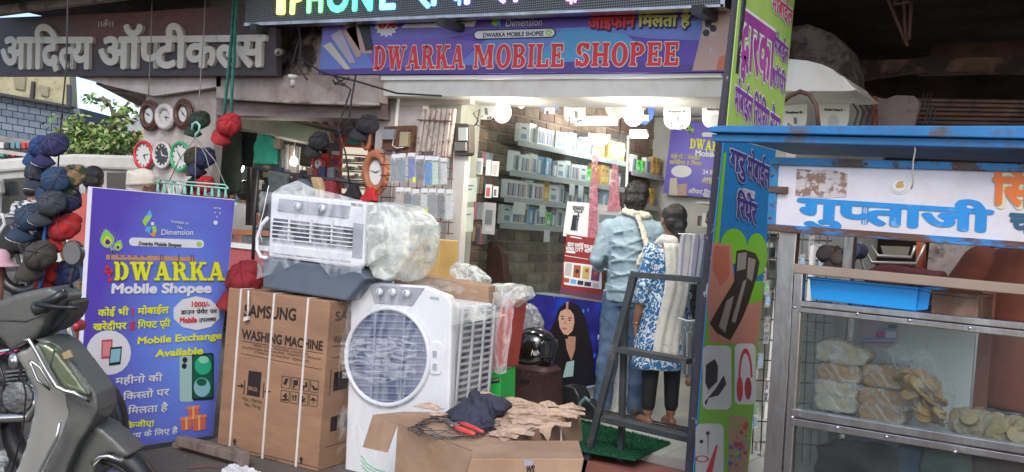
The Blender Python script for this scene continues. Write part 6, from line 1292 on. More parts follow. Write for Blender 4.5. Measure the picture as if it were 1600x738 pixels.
# ---- wire mesh with packets beyond
mesh = thing('wire_screen', 'dark wire mesh screen hung with clear packets between the side sign and the cart post', 'screen', (-1.7, 5.3, .3)); MP_ = RP((-1.75, 5.3, 0), 20)
for k in range(12): v = 370+k*32; b = MB(); b.ptube(MP_, [(1176, v), (1300, v+7)], .004); b.build('wire', m_dark, mesh)
for k in range(9): u = 1180+k*13; b = MB(); b.ptube(MP_, [(u+14, 250), (u-6, 740)], .004); b.build('wire', m_dark, mesh)
for k in range(26):
    u, v = (rnd(1172, 1196), 380+k*19) if k < 18 else (rnd(1238, 1285), rnd(368, 400)); t = thing('hanging_packet', ['white', 'rust red', 'black', 'green', 'blue'][k % 5]+(f' packet, {ORD[k]} from the top on the mesh left of the cart post' if k < 18 else ' packet on the wire mesh right of the cart post'), 'packet', MP_.P(u, v+22), 'packets on the wire mesh')
    b = MB(); b.slab(MP_, lean(u, v, u+9, v+24), .01, .02); b.build('film', mf, t); b = MB(); b.slab(MP_, lean(u+2, v+6, u+7, v+20), .006, .008); b.build('content', [cw, m_rust, m_black, mat('box_green', (0,)*3), mat('carton_blue', (0,)*3)][k % 5], t)
# ---- food cart
C0 = V((-1.05, 3.2, 0)); CA = -4.5; CP_ = RP(C0, CA)
mbl = mat('cart_blue', (.03, .18, .43), .5, var=.2, sc_=5, c2=(.1, .09, .09), amt=.3, c2s=7, soft=.1, bump=.1, bsc=30)
mblr = mat('cart_blue_rusty', (.03, .21, .5), .6, var=.15, c2=(.1, .055, .04), amt=.62, c2s=7, soft=.06, bump=.4, bsc=25, stretch=(.5, .5, 1.5))
mbl2 = mat('cart_blue_worn', (.03, .19, .42), .55, var=.15, c2=(.07, .05, .045), amt=.34, c2s=11, soft=.06, bump=.3, bsc=25)
Q = thing('food_cart', 'blue and stainless steel bakery cart with a white Hindi signboard and glass cases of bread', 'cart', C0)
b = MB(); b.slab(CP_, [(1130, 205), (1150, 203), (1700, 205), (1700, 226), (1131, 213)], .75, .12); b.build('roof', mbl, Q, bevel=.004)
b = MB(); b.slab(CP_, [(1131, 215), (1700, 226), (1700, 240.5), (1133, 226)], .04, .1); b.build('roof_lip', mbl, Q, bevel=.004)
b = MB(); b.slab(CP_, [(1214, 256), (1640, 268), (1640, 386), (1208, 352)], .02); b.build('signboard', mat('sign_white', (.66, .64, .68), .45, var=.05, c2=(.5, .47, .5), amt=.2, c2s=4, soft=.3), Q)
b = MB(); b.slab(CP_, [(1204, 246), (1640, 258), (1640, 270.5), (1204, 258)], .035, .012); b.build('sign_top_frame', mbl2, Q, bevel=.002)
b = MB(); b.slab(CP_, [(1203, 350), (1640, 381), (1640, 393), (1201, 361)], .04, .014); b.build('sign_bottom_frame', mblr, Q, bevel=.002)
b = MB(); b.slab(CP_, [(1205, 258), (1217, 258), (1212, 352), (1200, 351)], .035, .011); b.build('sign_side_frame', mbl2, Q, bevel=.002)
b = MB(); b.slab(CP_, [(1203, 291), (1235, 293), (1234, 304), (1202, 301)], .004, .016); b.build('latch', mblr, Q, bevel=.002)
for u, v in ((1209, 274), (1206, 340), (1355, 257), (1494, 262)): b = MB(); b.ell(CP_.P(u, v, .014), (.006, .004, .006), n=8, m=5); b.build('rivet', m_rust, Q)
b = MB(); b.text(CP_, 'गुप~ताजी', (1249, 343), (1546, 362), 37, .002, bold=.045, lean=3); b.build('lettering', mat('paint_blue', (.02, .24, .6), .5, var=.12, sc_=10, c2=(.2, .4, .65), amt=.12, c2s=20), Q)
b = MB(); b.text(CP_, 'िसव', (1556, 322), (1650, 327), 46, .002, bold=.07, lean=3); b.build('lettering_outline', pm('cream_y', (.6, .58, .38)), Q)
b = MB(); b.text(CP_, 'िसव', (1552, 318), (1650, 323), 46, .0045, bold=.045, lean=3); b.build('lettering', pm('orange2', (.68, .17, .04)), Q)
b = MB(); b.text(CP_, 'चाट', (1578, 362), (1650, 367), 32, .002, bold=.045, lean=3); b.build('lettering', pm('tealdk', (.03, .1, .17)), Q)
b = MB(); b.slab(CP_, [(1245, 264), (1275, 266), (1300, 265), (1325, 272), (1322, 308), (1290, 310), (1243, 306)], .0015, .0018); b.build('sticker_residue', mat('residue', (.52, .47, .48), .8, var=.1, c2=(.25, .16, .12), amt=.5, c2s=32, soft=.05), Q)
b = MB()
for r, mi in ((16, 0), (13, 1), (11.5, 0)): b.poly(CP_, circ(1406, 290, r, r*.85, 24), .002+.0004*(16-r), mi)
b.text(CP_, 'ॐ', (1400, 294), (1413, 295), 9, .005, bold=.05, mi=2); b.build('emblem_print', [mW, pm('pgl3', (.55, .53, .5)), pm('gold2', (.6, .38, .06))], Q)
def rail(pts, name='rail', th=.03, off=0, m=m_steel): b = MB(); b.slab(CP_, pts, th, off); return b.build(name, m, Q, bevel=.003)
rail([(1210, 350), (1238, 353), (1231, 440), (1226, 540), (1213, 738), (1208, 830), (1178, 830), (1184, 738), (1198, 540)], 'post', .035, -.045)
rail([(1243, 414), (1257, 415), (1250, 540), (1238, 738), (1232, 830), (1219, 830), (1225, 738), (1236, 540)], 'post', .03, .01)
mwr = mat('wood_edge', (.4, .3, .23), .35, .5, var=.12)
rail([(1243, 412), (1640, 448), (1640, 465), (1243, 427)], 'top_rail', .035, .018, mwr)
for a in ([(1252, 470), (1640, 508), (1640, 520), (1251, 479)], [(1251, 480), (1640, 521), (1640, 533), (1250, 488)], [(1238, 638), (1640, 702), (1640, 716), (1237, 651)], [(1237, 652), (1640, 718), (1640, 730), (1236, 664)]): rail(a, 'rail', .03, .014)
for u, v in ((1347, 490), (1428, 500), (1521, 512), (1316, 666), (1392, 680), (1498, 703), (1250, 480), (1246, 650)): b = MB(); b.ell(CP_.P(u, v, .046), .006, n=8, m=5); b.build('rivet', m_steel, Q)
ML = Matrix.Translation(C0) @ Matrix.Rotation(R(CA), 4, 'Z')
zs1 = CP_.P(1240, 645).z
b = MB(ML); b.box(.1, .03, zs1-.02, .8, .5, zs1-.002); b.build('shelf', mat('shelf_pale', (.6, .6, .6), .4), Q); b = MB(ML); b.box(.08, .03, 1.19, .8, .5, 1.196); b.build('counter', glass('case_glass'), Q)
b = MB(ML); b.box(.07, .5, .2, .5, .515, 1.19); b.build('back_panel', mat('back_white', (.62, .62, .6), .5, var=.08), Q)
b = MB(ML); b.box(.51, .5, .2, .55, .53, 1.3); b.build('back_upright', mat('redbrown', (.2, .07, .05), .6), Q)
b = MB(ML); b.box(.05, .04, .25, .056, .5, 1.19); b.build('side_panel', glass('case_glass'), Q)
b = MB(ML); b.box(.55, .5, .2, .8, .515, .74); b.build('back_panel', mat('back_white', (0,)*3), Q)
b = MB(); b.slab(CP_, [(1251, 486), (1640, 531), (1640, 705), (1238, 640)], .004, -.006); b.build('glass_pane', glass('case_glass', k=.05), Q)
b = MB(); b.slab(CP_, [(1237, 662), (1640, 728), (1640, 830), (1226, 830)], .004, -.006); b.build('glass_pane', glass('case_glass_low', (.7, .75, .75), k=.1, haze=.02), Q)
b = MB(ML); b.box(.05, .02, .05, .8, .52, .2); b.build('base_box', mbl2, Q)
for x in (.15, 1.0):
    b = MB(ML); 
    b.tube([(x, .0, .3)]+[(x, .0, .3)], .01); 
for x in (0.02, .76): b = MB(ML); b.box(x, .46, 0, x+.035, .5, 1.7); b.build('post', m_steel, Q)
for x in (0.02, .76): b = MB(ML); b.box(x, .04, 0, x+.035, .075, .25); b.build('leg', m_dark, Q)
# contents
t = thing('plastic_tray', 'bright blue plastic tray in the open top of the cart', 'tray', CP_.P(1345, 480, -.1))
mtr = mat('tray_blue', (.01, .28, .7), .35, var=.05)
b = MB(); b.slab(CP_, [(1260, 436), (1430, 453), (1426, 486), (1262, 467)], .012, -.03); b.slab(CP_, [(1428, 453), (1448, 456), (1443, 484), (1424, 486)], .012, -.045); b.build('walls', mtr, t)
b = MB(); b.slab(CP_, [(1257, 432), (1432, 449), (1432, 453), (1257, 436)], .025, -.018); b.slab(CP_, [(1432, 449), (1452, 452), (1450, 457), (1430, 453)], .2, -.03); b.build('rim', mtr, t, bevel=.002)
b = MB(); b.slab(CP_, [(1262, 462), (1426, 480), (1425, 487), (1262, 468)], .25, -.04); b.build('base', mtr, t)
b = MB(); b.slab(CP_, [(1450, 457), (1524, 466), (1522, 500), (1448, 491)], .2, -.04); t = b.build('tin_box', mat('tin_brown', (.09, .045, .025), .5, var=.3, c2=(.2, .12, .08), amt=.3), None, 'dark brown tin box with a lid beside the blue tray', 'tin', bevel=.004)
b = MB(); b.slab(CP_, [(1448, 453), (1526, 462), (1525, 468), (1447, 459)], .21, -.035); b.build('lid', mat('tin_brown', (0,)*3), t, bevel=.002)
m_br = mat('bread_pale', (.66, .56, .42), .8, var=.12, bump=.2, bsc=30, c2=(.45, .28, .13), amt=.35, c2s=6, soft=.3); m_bo = mat('bread_crust', (.52, .28, .13), .6, var=.2, c2=(.6, .45, .25), amt=.35, c2s=9, soft=.2, bump=.2)
m_bf = film('bread_film', (.85, .87, .9), .05, .4, 9, .15, None, 1)
def loaf(pts, m, lab, off):
    t = thing('bread_packet', lab, 'bread', CP_.P(pts[0][0], max(p[1] for p in pts), off-.05))
    cx_, cy_ = sum(p[0] for p in pts)/len(pts), sum(p[1] for p in pts)/len(pts)
    inn = [(cx_+(u-cx_)*.96, cy_+(v-cy_)*.94+1) for u, v in pts]; o = blob('bread', CP_, inn, .1, m, t, off=off-.012, vox=.006, smo=6, disp=.012, dsc=.03)
    o = blob('wrapper', CP_, pts, .13, m_bf, t, off=off, vox=.006, smo=4, disp=.022, dsc=.025)
def rr4(x0, y0, x1, y1, s=.1): return rrect(x0, y0, x1, y1, min((y1-y0)*.35, 10), s)
loaf(rr4(1321, 632, 1400, 662, .12), m_bo, 'lowest bread packet of the right stack in the glass case', -.1); loaf(rr4(1250, 616, 1322, 646, .1), m_br, 'bottom clear bread packet of the left stack', -.1)
loaf(rr4(1250, 593, 1324, 622, .1), m_br, 'third bread packet from the top of the left stack', -.1); loaf(rr4(1321, 606, 1410, 640, .12), m_bo, 'middle brown bun packet of the right stack', -.1)
loaf(rr4(1255, 568, 1328, 598, .1), m_bo, 'orange brown bread packet second from the top of the left stack', -.1); loaf(rr4(1327, 570, 1403, 608, .1), m_bo, 'topmost brown bread packet of the right stack', -.1)
loaf([(1254, 536), (1275, 530), (1300, 536), (1330, 548), (1344, 560), (1330, 576), (1290, 576), (1255, 566)], m_br, 'large white bread packet on top of the left stack', -.1)
t = thing('rusk_bag', 'tall leaning clear bag of toasted rusks in the middle of the glass case', 'bag', CP_.P(1450, 670, -.12))
rr_ = random.Random(5); mrk = mat('rusk', (.5, .3, .13), .75, var=.2, c2=(.62, .45, .25), amt=.4, c2s=14, bump=.3)
for k in range(34):
    t_ = (k//2)/17; u, v = 1420+t_*30+rr_.uniform(-20, 20), 592+t_*66+rr_.uniform(-6, 6); c = CP_.P(u, min(v, 664), -.11+rr_.uniform(0, .05))
    b = MB(Matrix.Translation(c) @ Matrix.Rotation(rr_.uniform(-.8, .8), 4, 'Y') @ Matrix.Rotation(rr_.uniform(-.7, .7), 4, 'Z') @ Matrix.Rotation(rr_.uniform(-1, 1), 4, 'X')); b.loft([(-.004, .024, .036, 0, 0), (.006, .026, .038, 0, 0)], 12, p=3); b.build('rusk', mrk, t, bevel=.002)
blob('wrapper', CP_, [(1372, 548), (1384, 540), (1398, 538), (1410, 552), (1425, 545), (1440, 545), (1455, 575), (1470, 620), (1473, 655), (1462, 672), (1430, 668), (1412, 640), (1395, 585)], .12, film('rusk_film', (.8, .8, .78), .04, .3, 12, .15, None, 1), t, off=-.06, vox=.007, smo=4, disp=.02, dsc=.03)
t = thing('biscuit_bag', 'long low clear bag of round pale biscuits at the right end of the glass case', 'bag', CP_.P(1530, 690, -.12)); mbi = mat('biscuit', (.56, .4, .22), .75, var=.15, bump=.2)
for k in range(34):
    u = 1484+(k % 17)*8; v = 664+(u-1484)*.15+(k//17)*17-10+rr_.uniform(-3, 3); c = CP_.P(u, v, -.1+rr_.uniform(0, .05))
    b = MB(Matrix.Translation(c) @ Matrix.Rotation(R(80)+rr_.uniform(-.5, .5), 4, 'X') @ Matrix.Rotation(rr_.uniform(-.6, .6), 4, 'Y')); b.loft([(-.006, .027, .027, 0, 0), (.006, .027, .027, 0, 0)], 12); b.build('biscuit', mbi, t, bevel=.002)
blob('wrapper', CP_, [(1470, 652), (1490, 643), (1530, 648), (1640, 664), (1640, 706), (1560, 700), (1490, 686), (1472, 672)], .12, film('rusk_film'), t, off=-.05, vox=.008, smo=4, disp=.016, dsc=.03)
BK = PL(ML @ V((0, .498, 0)), (math.sin(R(CA)), -math.cos(R(CA)), 0))
paper('price_notice', 'pink and blue printed notice stuck on the white back of the glass case', 'notice', BK, [(1345, 501), (1404, 507), (1402, 545), (1343, 541)], mat('notice_pink', (.6, .45, .5), .5, var=.03), [(lean(1372, 512, 1400, 516), 0), (lean(1369, 517, 1383, 530), 1), (lean(1385, 519, 1401, 528), 2), (lean(1348, 528, 1400, 530), 0), (lean(1345, 535, 1398, 536.5), 3), (lean(1389, 507, 1402, 513), 3)], [pm('sky', (0,)*3), pm('pinkd', (.6, .1, .25)), mW, mgr], th=.002, off=.003)
blob('hanging_bag', PL(ML @ V((0, .6, 0)), (0, -1, 0)), [(1472, 535), (1500, 528), (1518, 540), (1512, 590), (1480, 592), (1468, 570)], .06, film('pale_bag', (.5, .58, .48), .35, .8, 7), off=.02, vox=.01, smo=4, disp=.03, dsc=.05, label='pale green plastic bag hanging behind the glass case', cat='bag')
b = MB(); b.slab(PL(ML @ V((0, 1.5, 0)), (0, -1, 0)), [(1445, 500), (1660, 520), (1660, 700), (1440, 690)], .02); b.build('white_board', mat('back_white', (0,)*3), None, 'pale board standing behind the vendor side of the cart', 'board')
for pts, c, lab in (([(1260, 700), (1345, 712), (1400, 738), (1390, 790), (1255, 790)], (.02, .022, .03), 'black bag lying in the lower case of the cart'), ([(1390, 702), (1428, 708), (1424, 760), (1386, 760)], (.02, .14, .25), 'teal box in the lower case of the cart'), ([(1428, 700), (1512, 715), (1508, 780), (1424, 770)], (.2, .3, .22), 'pale green cloth in the lower case of the cart'), ([(1512, 716), (1640, 735), (1640, 790), (1508, 780)], (.22, .1, .05), 'brown tray in the lower right case of the cart')):
    blob('stored_bag', CP_, pts, .2, mat('st%.2f' % c[0]+lab[:3], c, .6, var=.2), off=-.08, vox=.012, smo=4, disp=.03, dsc=.05, label=lab, cat='bag')
b = MB(); b.ptube(CP_, [(1442, 228), (1443, 240), (1440, 256), (1439, 275), (1440, 290), (1437, 299)], .0025, .09); b.build('wire_scrap', mat('wire_grey', (.3, .28, .27), .5), None, 'thin loose wire hanging from the cart roof over the signboard', 'wire')
# vendor and things behind the cart
VM = ML @ Matrix.Translation((.6, .98, 0)) @ Matrix.Rotation(R(185), 4, 'Z')
simple_person(VM, ML @ V((.6, .98, 0)), 'cart vendor in a rust brown shirt leaning behind the glass case', mat('rust_shirt', (.2, .055, .03), .8, var=.15, bump=.3, bsc=10), m_trou,
              arms=[[(-.19, 0, 1.28, .05), (-.3, .06, 1.02, .042), (-.2, .26, .9, .032)], [(.19, 0, 1.28, .05), (.32, .04, 1.04, .042), (.3, .22, .86, .032)]], h=1.08)
Y7 = YP(4.6)
blob('hanging_cloth', Y7, [(1498, 440), (1502, 412), (1532, 392), (1568, 388), (1573, 440), (1560, 470), (1510, 470)], .12, mat('mauve_cloth', (.13, .075, .1), .8, var=.15), vox=.015, smo=4, disp=.03, label='mauve cloth hanging behind the cart below the signboard', cat='cloth')
t = thing('steel_chair', 'upturned steel chair frame behind the cart under the signboard', 'chair', Y7.P(1390, 430))
for a in (((1345, 378), (1362, 410), (1432, 412), (1445, 382)), ((1362, 384), (1372, 400), (1424, 402), (1430, 384)), ((1338, 384), (1355, 432))): b = MB(); b.ptube(Y7, a, .008); b.build('frame_tube', mat('pale_steel', (.4, .38, .33), .35, .6), t)
b = MB(); b.slab(Y7, [(1376, 384), (1422, 386), (1418, 400), (1380, 398)], .01); b.build('seat', mat('olive_seat', (.15, .13, .09), .6), t)
blob('folded_cloth', Y7, [(1350, 426), (1378, 412), (1400, 410), (1432, 420), (1470, 425), (1475, 450), (1350, 445)], .15, mat('maroon_cloth', (.07, .012, .015), .8, var=.2), vox=.012, smo=4, disp=.03, label='dark maroon cloth folded behind the steel chair frame', cat='cloth')
b = MB(); b.slab(YP(4.9), [(1432, 372), (1444, 372), (1440, 560), (1426, 560)], .05); b.build('red_upright', mat('upright_red', (.3, .06, .03), .6), None, 'thin red upright behind the cart', 'post')
b = MB(); b.slab(YP(4.8), [(1453, 376), (1532, 380), (1524, 450), (1446, 444)], .04); b.build('grimy_board', mat('grimy_board', (.26, .22, .2), .8, var=.3, c2=(.08, .06, .05), amt=.4, c2s=5), None, 'grimy pale board behind the cart under the signboard', 'board')
b = MB(); b.slab(YP(5.1), [(1266, 384), (1272, 384), (1266, 470), (1260, 470)], .04); b.build('white_post', m_white, None, 'thin white post just right of the stainless cart post', 'post')
b = MB(); b.slab(YP(5.2), [(1590, 390), (1640, 392), (1640, 440), (1588, 434)], .04); b.build('pale_panel', mat('pale_panel', (.3, .32, .27), .7), None, 'pale panel at the far right edge behind the cart', 'board')
for k, (u, v) in enumerate(((1290, 395), (1312, 402), (1330, 392), (1300, 415), (1550, 470), (1580, 480), (1540, 455))):
    blob('bundle', YP(4.45 if k < 4 else 4.2), circ(u, v, 18, 13, 10), .12, mat('bundle%d' % (k % 3), [(.03, .025, .025), (.06, .04, .03), (.025, .035, .07)][k % 3], .8, var=.3), vox=.014, smo=3, disp=.05, dsc=.06, label=('small ' if k == 3 else '')+['black', 'brown', 'navy'][k % 3]+' bundle '+('at the left behind the cart signboard' if k < 4 else 'right of the brown tin box'), cat='bundle', group=['black', 'brown', 'navy'][k % 3]+(' bundles left' if k < 4 else ' bundles right'))
# ---- dark neighbour shop behind: shutter, brackets, cables
T = thing('roller_shutter', 'brown rusted roller shutter box in the dark recess above the cart', 'shutter', YP(6.6).P(1500, 205)); SP7 = YP(6.6)
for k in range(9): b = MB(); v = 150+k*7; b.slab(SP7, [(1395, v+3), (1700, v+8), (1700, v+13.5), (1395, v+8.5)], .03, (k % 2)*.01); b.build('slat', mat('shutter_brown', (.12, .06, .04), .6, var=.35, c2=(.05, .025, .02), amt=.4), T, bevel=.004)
T = thing('wall_panel', 'pinkish grey ragged panel between the white posters and the brown shutter', 'panel', YP(6.3).P(1400, 205))
b = MB(); b.slab(YP(6.3), [(1346, 155), (1360, 150), (1384, 155), (1400, 149), (1428, 150), (1437, 160), (1424, 215), (1345, 215)], .05); b.build('sheet', mat('panel_pink', (.26, .2, .2), .8, var=.15, c2=(.12, .09, .08), amt=.3), T)
b = MB(); b.slab(YP(6.25), [(1362, 150), (1368, 150), (1370, 215), (1364, 215)], .04); b.build('red_strip', mat('upright_red', (0,)*3), T)
T = thing('roof_bracket', 'rusty angle iron bracket hanging in the dark recess above the cart', 'bracket', YP(6).P(1420, 70))
for a in (((1380, -20), (1400, 30), (1418, 72)), ((1412, -10), (1414, 40), (1416, 66)), ((1424, 5), (1420, 62)), ((1400, -10), (1398, 8), (1422, 4))): b = MB(); b.ptube(YP(6), a, .022, flat=.5); b.build('iron_bar', mat('bracket_iron', (.1, .045, .035), .8, var=.3), T)
b = MB(); 
b.ptube(YP(5.1), [(1222, 160), (1235, 150), (1250, 143), (1265, 148), (1275, 165), (1280, 205)], .013); b.build('hanging_cable', mat('cable_brown', (.09, .05, .035), .6), None, 'thick brown cable arching between the two posters right of the green sign', 'cable')
for k in range(7):
    u = 1335+k*9 if k < 4 else 1420+k*6; b = MB(); b.ptube(YP(5.6+.1*k), [(u, 145), (u-4, 160), (u+6, 175), (u+1, 190), (u-3, 208)], .006); b.build('hanging_cable', m_wire, None, ORD[k % 4]+' dark cable dangling '+('beside the farthest white poster' if k < 4 else 'in front of the brown shutter'), 'cable', 'cables '+('left' if k < 4 else 'right')+' above the cart')
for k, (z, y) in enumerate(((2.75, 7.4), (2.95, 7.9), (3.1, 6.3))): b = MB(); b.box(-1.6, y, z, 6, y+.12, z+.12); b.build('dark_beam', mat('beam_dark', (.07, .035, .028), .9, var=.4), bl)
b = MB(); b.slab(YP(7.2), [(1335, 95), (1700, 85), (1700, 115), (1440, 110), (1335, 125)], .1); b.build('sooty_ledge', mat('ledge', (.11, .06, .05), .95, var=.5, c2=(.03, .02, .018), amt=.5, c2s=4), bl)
# ================================================================== LEFT: OPTICIAN / GARMENT SHOP FRONT
PLR = YP(5.17)
def clock(pl, u, v, ru, rv, rim, face, lab, style=0, grp='clocks'):
    t = thing('wall_clock', lab, 'clock', pl.P(u, v+rv), grp)
    ring = [pl.P(a, c, .02) for a, c in circ(u, v, ru*.9, rv*.9, 28)]; R_ = (ring[0]-ring[14]).length/2
    b = MB(); n = 28; f = [pl.P(a, c, .015) for a, c in circ(u, v, ru*.9, rv*.9, n)]; g_ = [p-pl.n*.03 for p in f]
    b.add(f+g_, [tuple(range(n)), tuple(range(2*n-1, n-1, -1))]+[(i, i+n, (i+1) % n+n, (i+1) % n) for i in range(n)]); b.build('face', face, t)
    b = MB(); b.tube(ring, .016 if style == 0 else .03, 8, closed=True, flat=1); b.build('rim', rim, t)
    if style == 1:
        b = MB()
        for k in range(20): b.ell(pl.P(u+ru*1.02*math.cos(k*.314), v+rv*1.02*math.sin(k*.314), .02), .017, n=7, m=5)
        b.build('beads', rim, t)
    if style == 2:
        b = MB()
        for k in range(24): a = k*math.pi/12; p = pl.P(u+ru*1.05*math.cos(a), v+rv*1.05*math.sin(a), .02); b.ell(p, (.025, .015, .03), n=7, m=5)
        b.build('carving', rim, t)
    b = MB(); c = pl.P(u, v, .02)
    ink = m_black if face is not mdkf else m_white
    for ang, L in ((rnd(0, 6.28), .5), (rnd(0, 6.28), .72)): b.poly(pl, [(u-1*math.sin(ang), v+1*math.cos(ang)), (u+ru*L*math.cos(ang), v+rv*L*math.sin(ang)), (u+1*math.sin(ang), v-1*math.cos(ang))], .02)
    for k in range(12): a = k*math.pi/6; b.poly(pl, circ(u+ru*.7*math.cos(a), v+rv*.7*math.sin(a), 1.1, 1.5, 6), .0175+k*.0001)
    b.build('hands', ink, t)
mcf = mat('clock_white', (.6, .6, .58), .4, var=.04); mdkf = mat('clock_black', (.03, .03, .035), .3); mcb = mat('clock_brown', (.09, .035, .025), .4); mcr_ = mat('clock_red', (.5, .03, .03), .35); mcgn = mat('clock_green', (.05, .35, .16), .35); mcs_ = mat('clock_silver', (.55, .52, .5), .3); mco = mat('clock_orange', (.33, .12, .05), .5, var=.3, bump=.3)
clock(PLR, 236, 181, 12, 19, mcb, mcf, 'dark brown oval clock at the upper left of the pillar', 2)
clock(PLR, 261, 183, 13, 18, mcs_, mcs_, 'silver beaded clock between the two brown clocks on the pillar', 1)
clock(PLR, 289, 179, 12, 19, mcb, mcf, 'dark brown oval clock at the upper right of the pillar', 2)
clock(PLR, 227, 243, 15, 23, mcr_, mcf, 'white clock with a bright red rim on the pillar')
clock(PLR, 256, 243, 14, 21, mcs_, mdkf, 'clock with a black face and white rim on the pillar')
clock(PLR, 284, 245, 15, 24, mcgn, mcf, 'white clock with a green rim on the pillar')
clock(PLR, 225, 292, 10, 12, mco, mcf, 'small orange brown clock low on the pillar behind the standee'); clock(PLR, 252, 295, 10, 14, mcs_, mcf, 'pale clock low on the pillar left of the peg hanger', 0); clock(PLR, 276, 296, 10, 14, mcs_, mcf, 'lowest right pale clock behind the peg hanger', 0)
clock(YP(5), 590, 270, 17, 29, mco, mcf, 'large clock with carved reddish brown rim beside the phone cover rack', 2)
clock(YP(4.99), 575, 215, 5, 20, mco, mcb, 'narrow edge-on brown framed clock above the carved clock', 0)
def cloth(name, lab, pl, pts, c, th=.05, disp=.03, vox=.014, cat='garment', off=0, grp=None):
    return blob(name, pl, pts, th, c if not isinstance(c, tuple) else mat('cl_%.3f_%.3f_%.3f' % c, c, .85, var=.2, bump=.3, bsc=12), off=off, vox=vox, smo=3, disp=disp, dsc=.08, label=lab, cat=cat, group=grp)
# caps
def cap(c, rot, colr, lab, piping=True, camo=False, s=1.0):
    t = thing('cap', lab, 'cap', c, 'caps hanging on a string'); M = Matrix.Translation(V(c)) @ rot @ Matrix.Scale(s, 4)
    m = mat('cap_%.3f_%.3f_%.3f' % colr, colr, .85, var=.18, sc_=9, bump=.3, bsc=18)
    if camo: m = mat('cap_camo', colr, .9, var=.2, c2=(.2, .12, .06), amt=.45, c2s=14, soft=.02)
    b = MB(M); prof = [(0, .088, .1), (.03, .09, .1), (.06, .083, .092), (.085, .066, .073), (.1, .042, .048), (.108, .012, .014)]
    b.loft([(z, rx, ry, 0, 0) for z, rx, ry in prof], 24, cap=True); o = b.build('crown', m, t)
    tx = bpy.data.textures.get('capn') or bpy.data.textures.new('capn', 'CLOUDS'); tx.noise_scale = .06; q = o.modifiers.new('u', 'SUBSURF'); q.levels = q.render_levels = 1; q = o.modifiers.new('d', 'DISPLACE'); q.texture = tx; q.strength = .04
    b = MB(M); f = lambda u, v: V(((u-.5)*.165*(1-.25*v*v), -.0+.07+v*.115*math.sqrt(max(1-((u-.5)*1.7)**2, .05)), .012-.05*((u-.5)*2)**2+.0*v)); b.sheet(f, 14, 6); b.build('brim', m, t, solid=.005)
    if piping: b = MB(M); b.tube([f(k/20, 1.0) for k in range(21)], .003, 6); b.build('piping', mat('piping', (.55, .55, .52), .6), t)
    b = MB(M); b.ell((0, 0, .108), .008, n=8, m=5); b.build('button', m, t)
    b = MB(M)
    for k in range(3): a = k*math.pi/3+.5; b.tube([(math.cos(a)*r*x/.09, math.sin(a)*r*1.1*x/.09, z+.003) for x, z, r in ((-.088, .01, .09), (-.085, .05, .09), (-.066, .085, .09), (-.03, .104, .09), (0, .11, .09), (.03, .104, .09), (.066, .085, .09), (.085, .05, .09), (.088, .01, .09))], .0022, 5)
    if piping: b.obox((0, .095, .045), (.035, 0, 0), (0, .004, 0), (0, 0, .012))
    b.build('stitching', mat('stitch_pale', (.09, .09, .11), .7) if piping else m, t)
CD = 5.5
def crot(k):
    r = random.Random(k*7+1); n_ = -FW; Y = (RT*r.uniform(-.9, -.1)-UP*r.uniform(.5, .8)+n_*r.uniform(.3, .6)).normalized(); Z = (RT*r.uniform(-.1, .4)+UP*r.uniform(.35, .7)+n_*r.uniform(.4, .8)).normalized()
    X = Y.cross(Z).normalized(); Z = X.cross(Y); return Matrix(((X.x, Y.x, Z.x, 0), (X.y, Y.y, Z.y, 0), (X.z, Y.z, Z.z, 0), (0, 0, 0, 1)))
def cpt(u, v, d=0): return DP(CD+d).P(u, v)
def rot(az, el, rl=0): return Matrix.Rotation(R(az), 4, 'Z') @ Matrix.Rotation(R(el), 4, 'X') @ Matrix.Rotation(R(rl), 4, 'Z')
navy, den, den2, gry = (.012, .012, .045), (.015, .038, .085), (.02, .03, .045), (.03, .037, .045)
for k, (u, v, d, az, el, rl, c, lab, pi, s) in enumerate((
    (88, 232, 0, -150, 20, 10, (.018, .015, .07), 'violet navy cap at the very top of the string of caps', 1, 1.15), (68, 232, .1, 170, 30, 30, (.012, .04, .13), 'blue denim cap behind the topmost cap', 0, 1.05),
    (62, 272, .05, -170, 25, 0, den2, 'dark grey blue cap at the left of the second row', 1, 1.05), (86, 285, -.05, -160, 28, 20, den, 'mid blue denim cap with white piping in the second row', 1, 1.2),
    (117, 280, .02, 160, 15, 0, (.035, .05, .025), 'green and brown camouflage cap', 0, 1.1), (104, 318, .02, -170, 30, 0, navy, 'dark navy cap under the camouflage cap', 1, 1.25),
    (84, 322, -.1, -140, 70, 20, gry, 'slate grey cap hanging with its crown forward', 1, 1.15), (52, 345, .02, -150, 40, 20, (.015, .035, .07), 'blue denim cap at the left of the middle', 1, 1.3),
    (107, 360, 0, 150, 45, 10, (.3, .01, .01), 'bright red cap with white piping hanging at the right', 1, 1.35), (84, 360, .12, 180, 20, 0, (.012, .012, .015), 'black cap deep in the middle of the bunch', 0, 1.3),
    (66, 402, -.08, -160, 20, 0, (.04, .035, .03), 'charcoal brown cap near the bottom of the string', 0, 1.3), (80, 428, .05, -170, 60, 0, (.33, .015, .01), 'small red cap at the bottom of the string', 0, .95), (102, 430, .1, 170, 60, 0, (.02, .025, .08), 'navy blue cap at the bottom right of the string', 0, 1.2))):
    cap(cpt(u, v, d), crot(k), c, lab, pi, k == 4, s*.76)
b = MB(); b.tube([cpt(107, -60), cpt(104, 100), cpt(96, 185), cpt(88, 300, .08), cpt(72, 380, .05), cpt(66, 446, .05)], .005); b.build('hanging_string', m_wire, None, 'dark string from the eave that carries the bunch of caps', 'string')
b = MB(); b.ptube(DP(5.45), [(73, 350), (69, 372), (71, 390), (66, 432), (62, 450)], .012); b.build('blue_strap', mat('strap_blue', (.03, .12, .35), .6, var=.3), None, 'blue patterned strap below the bunch of caps', 'strap')
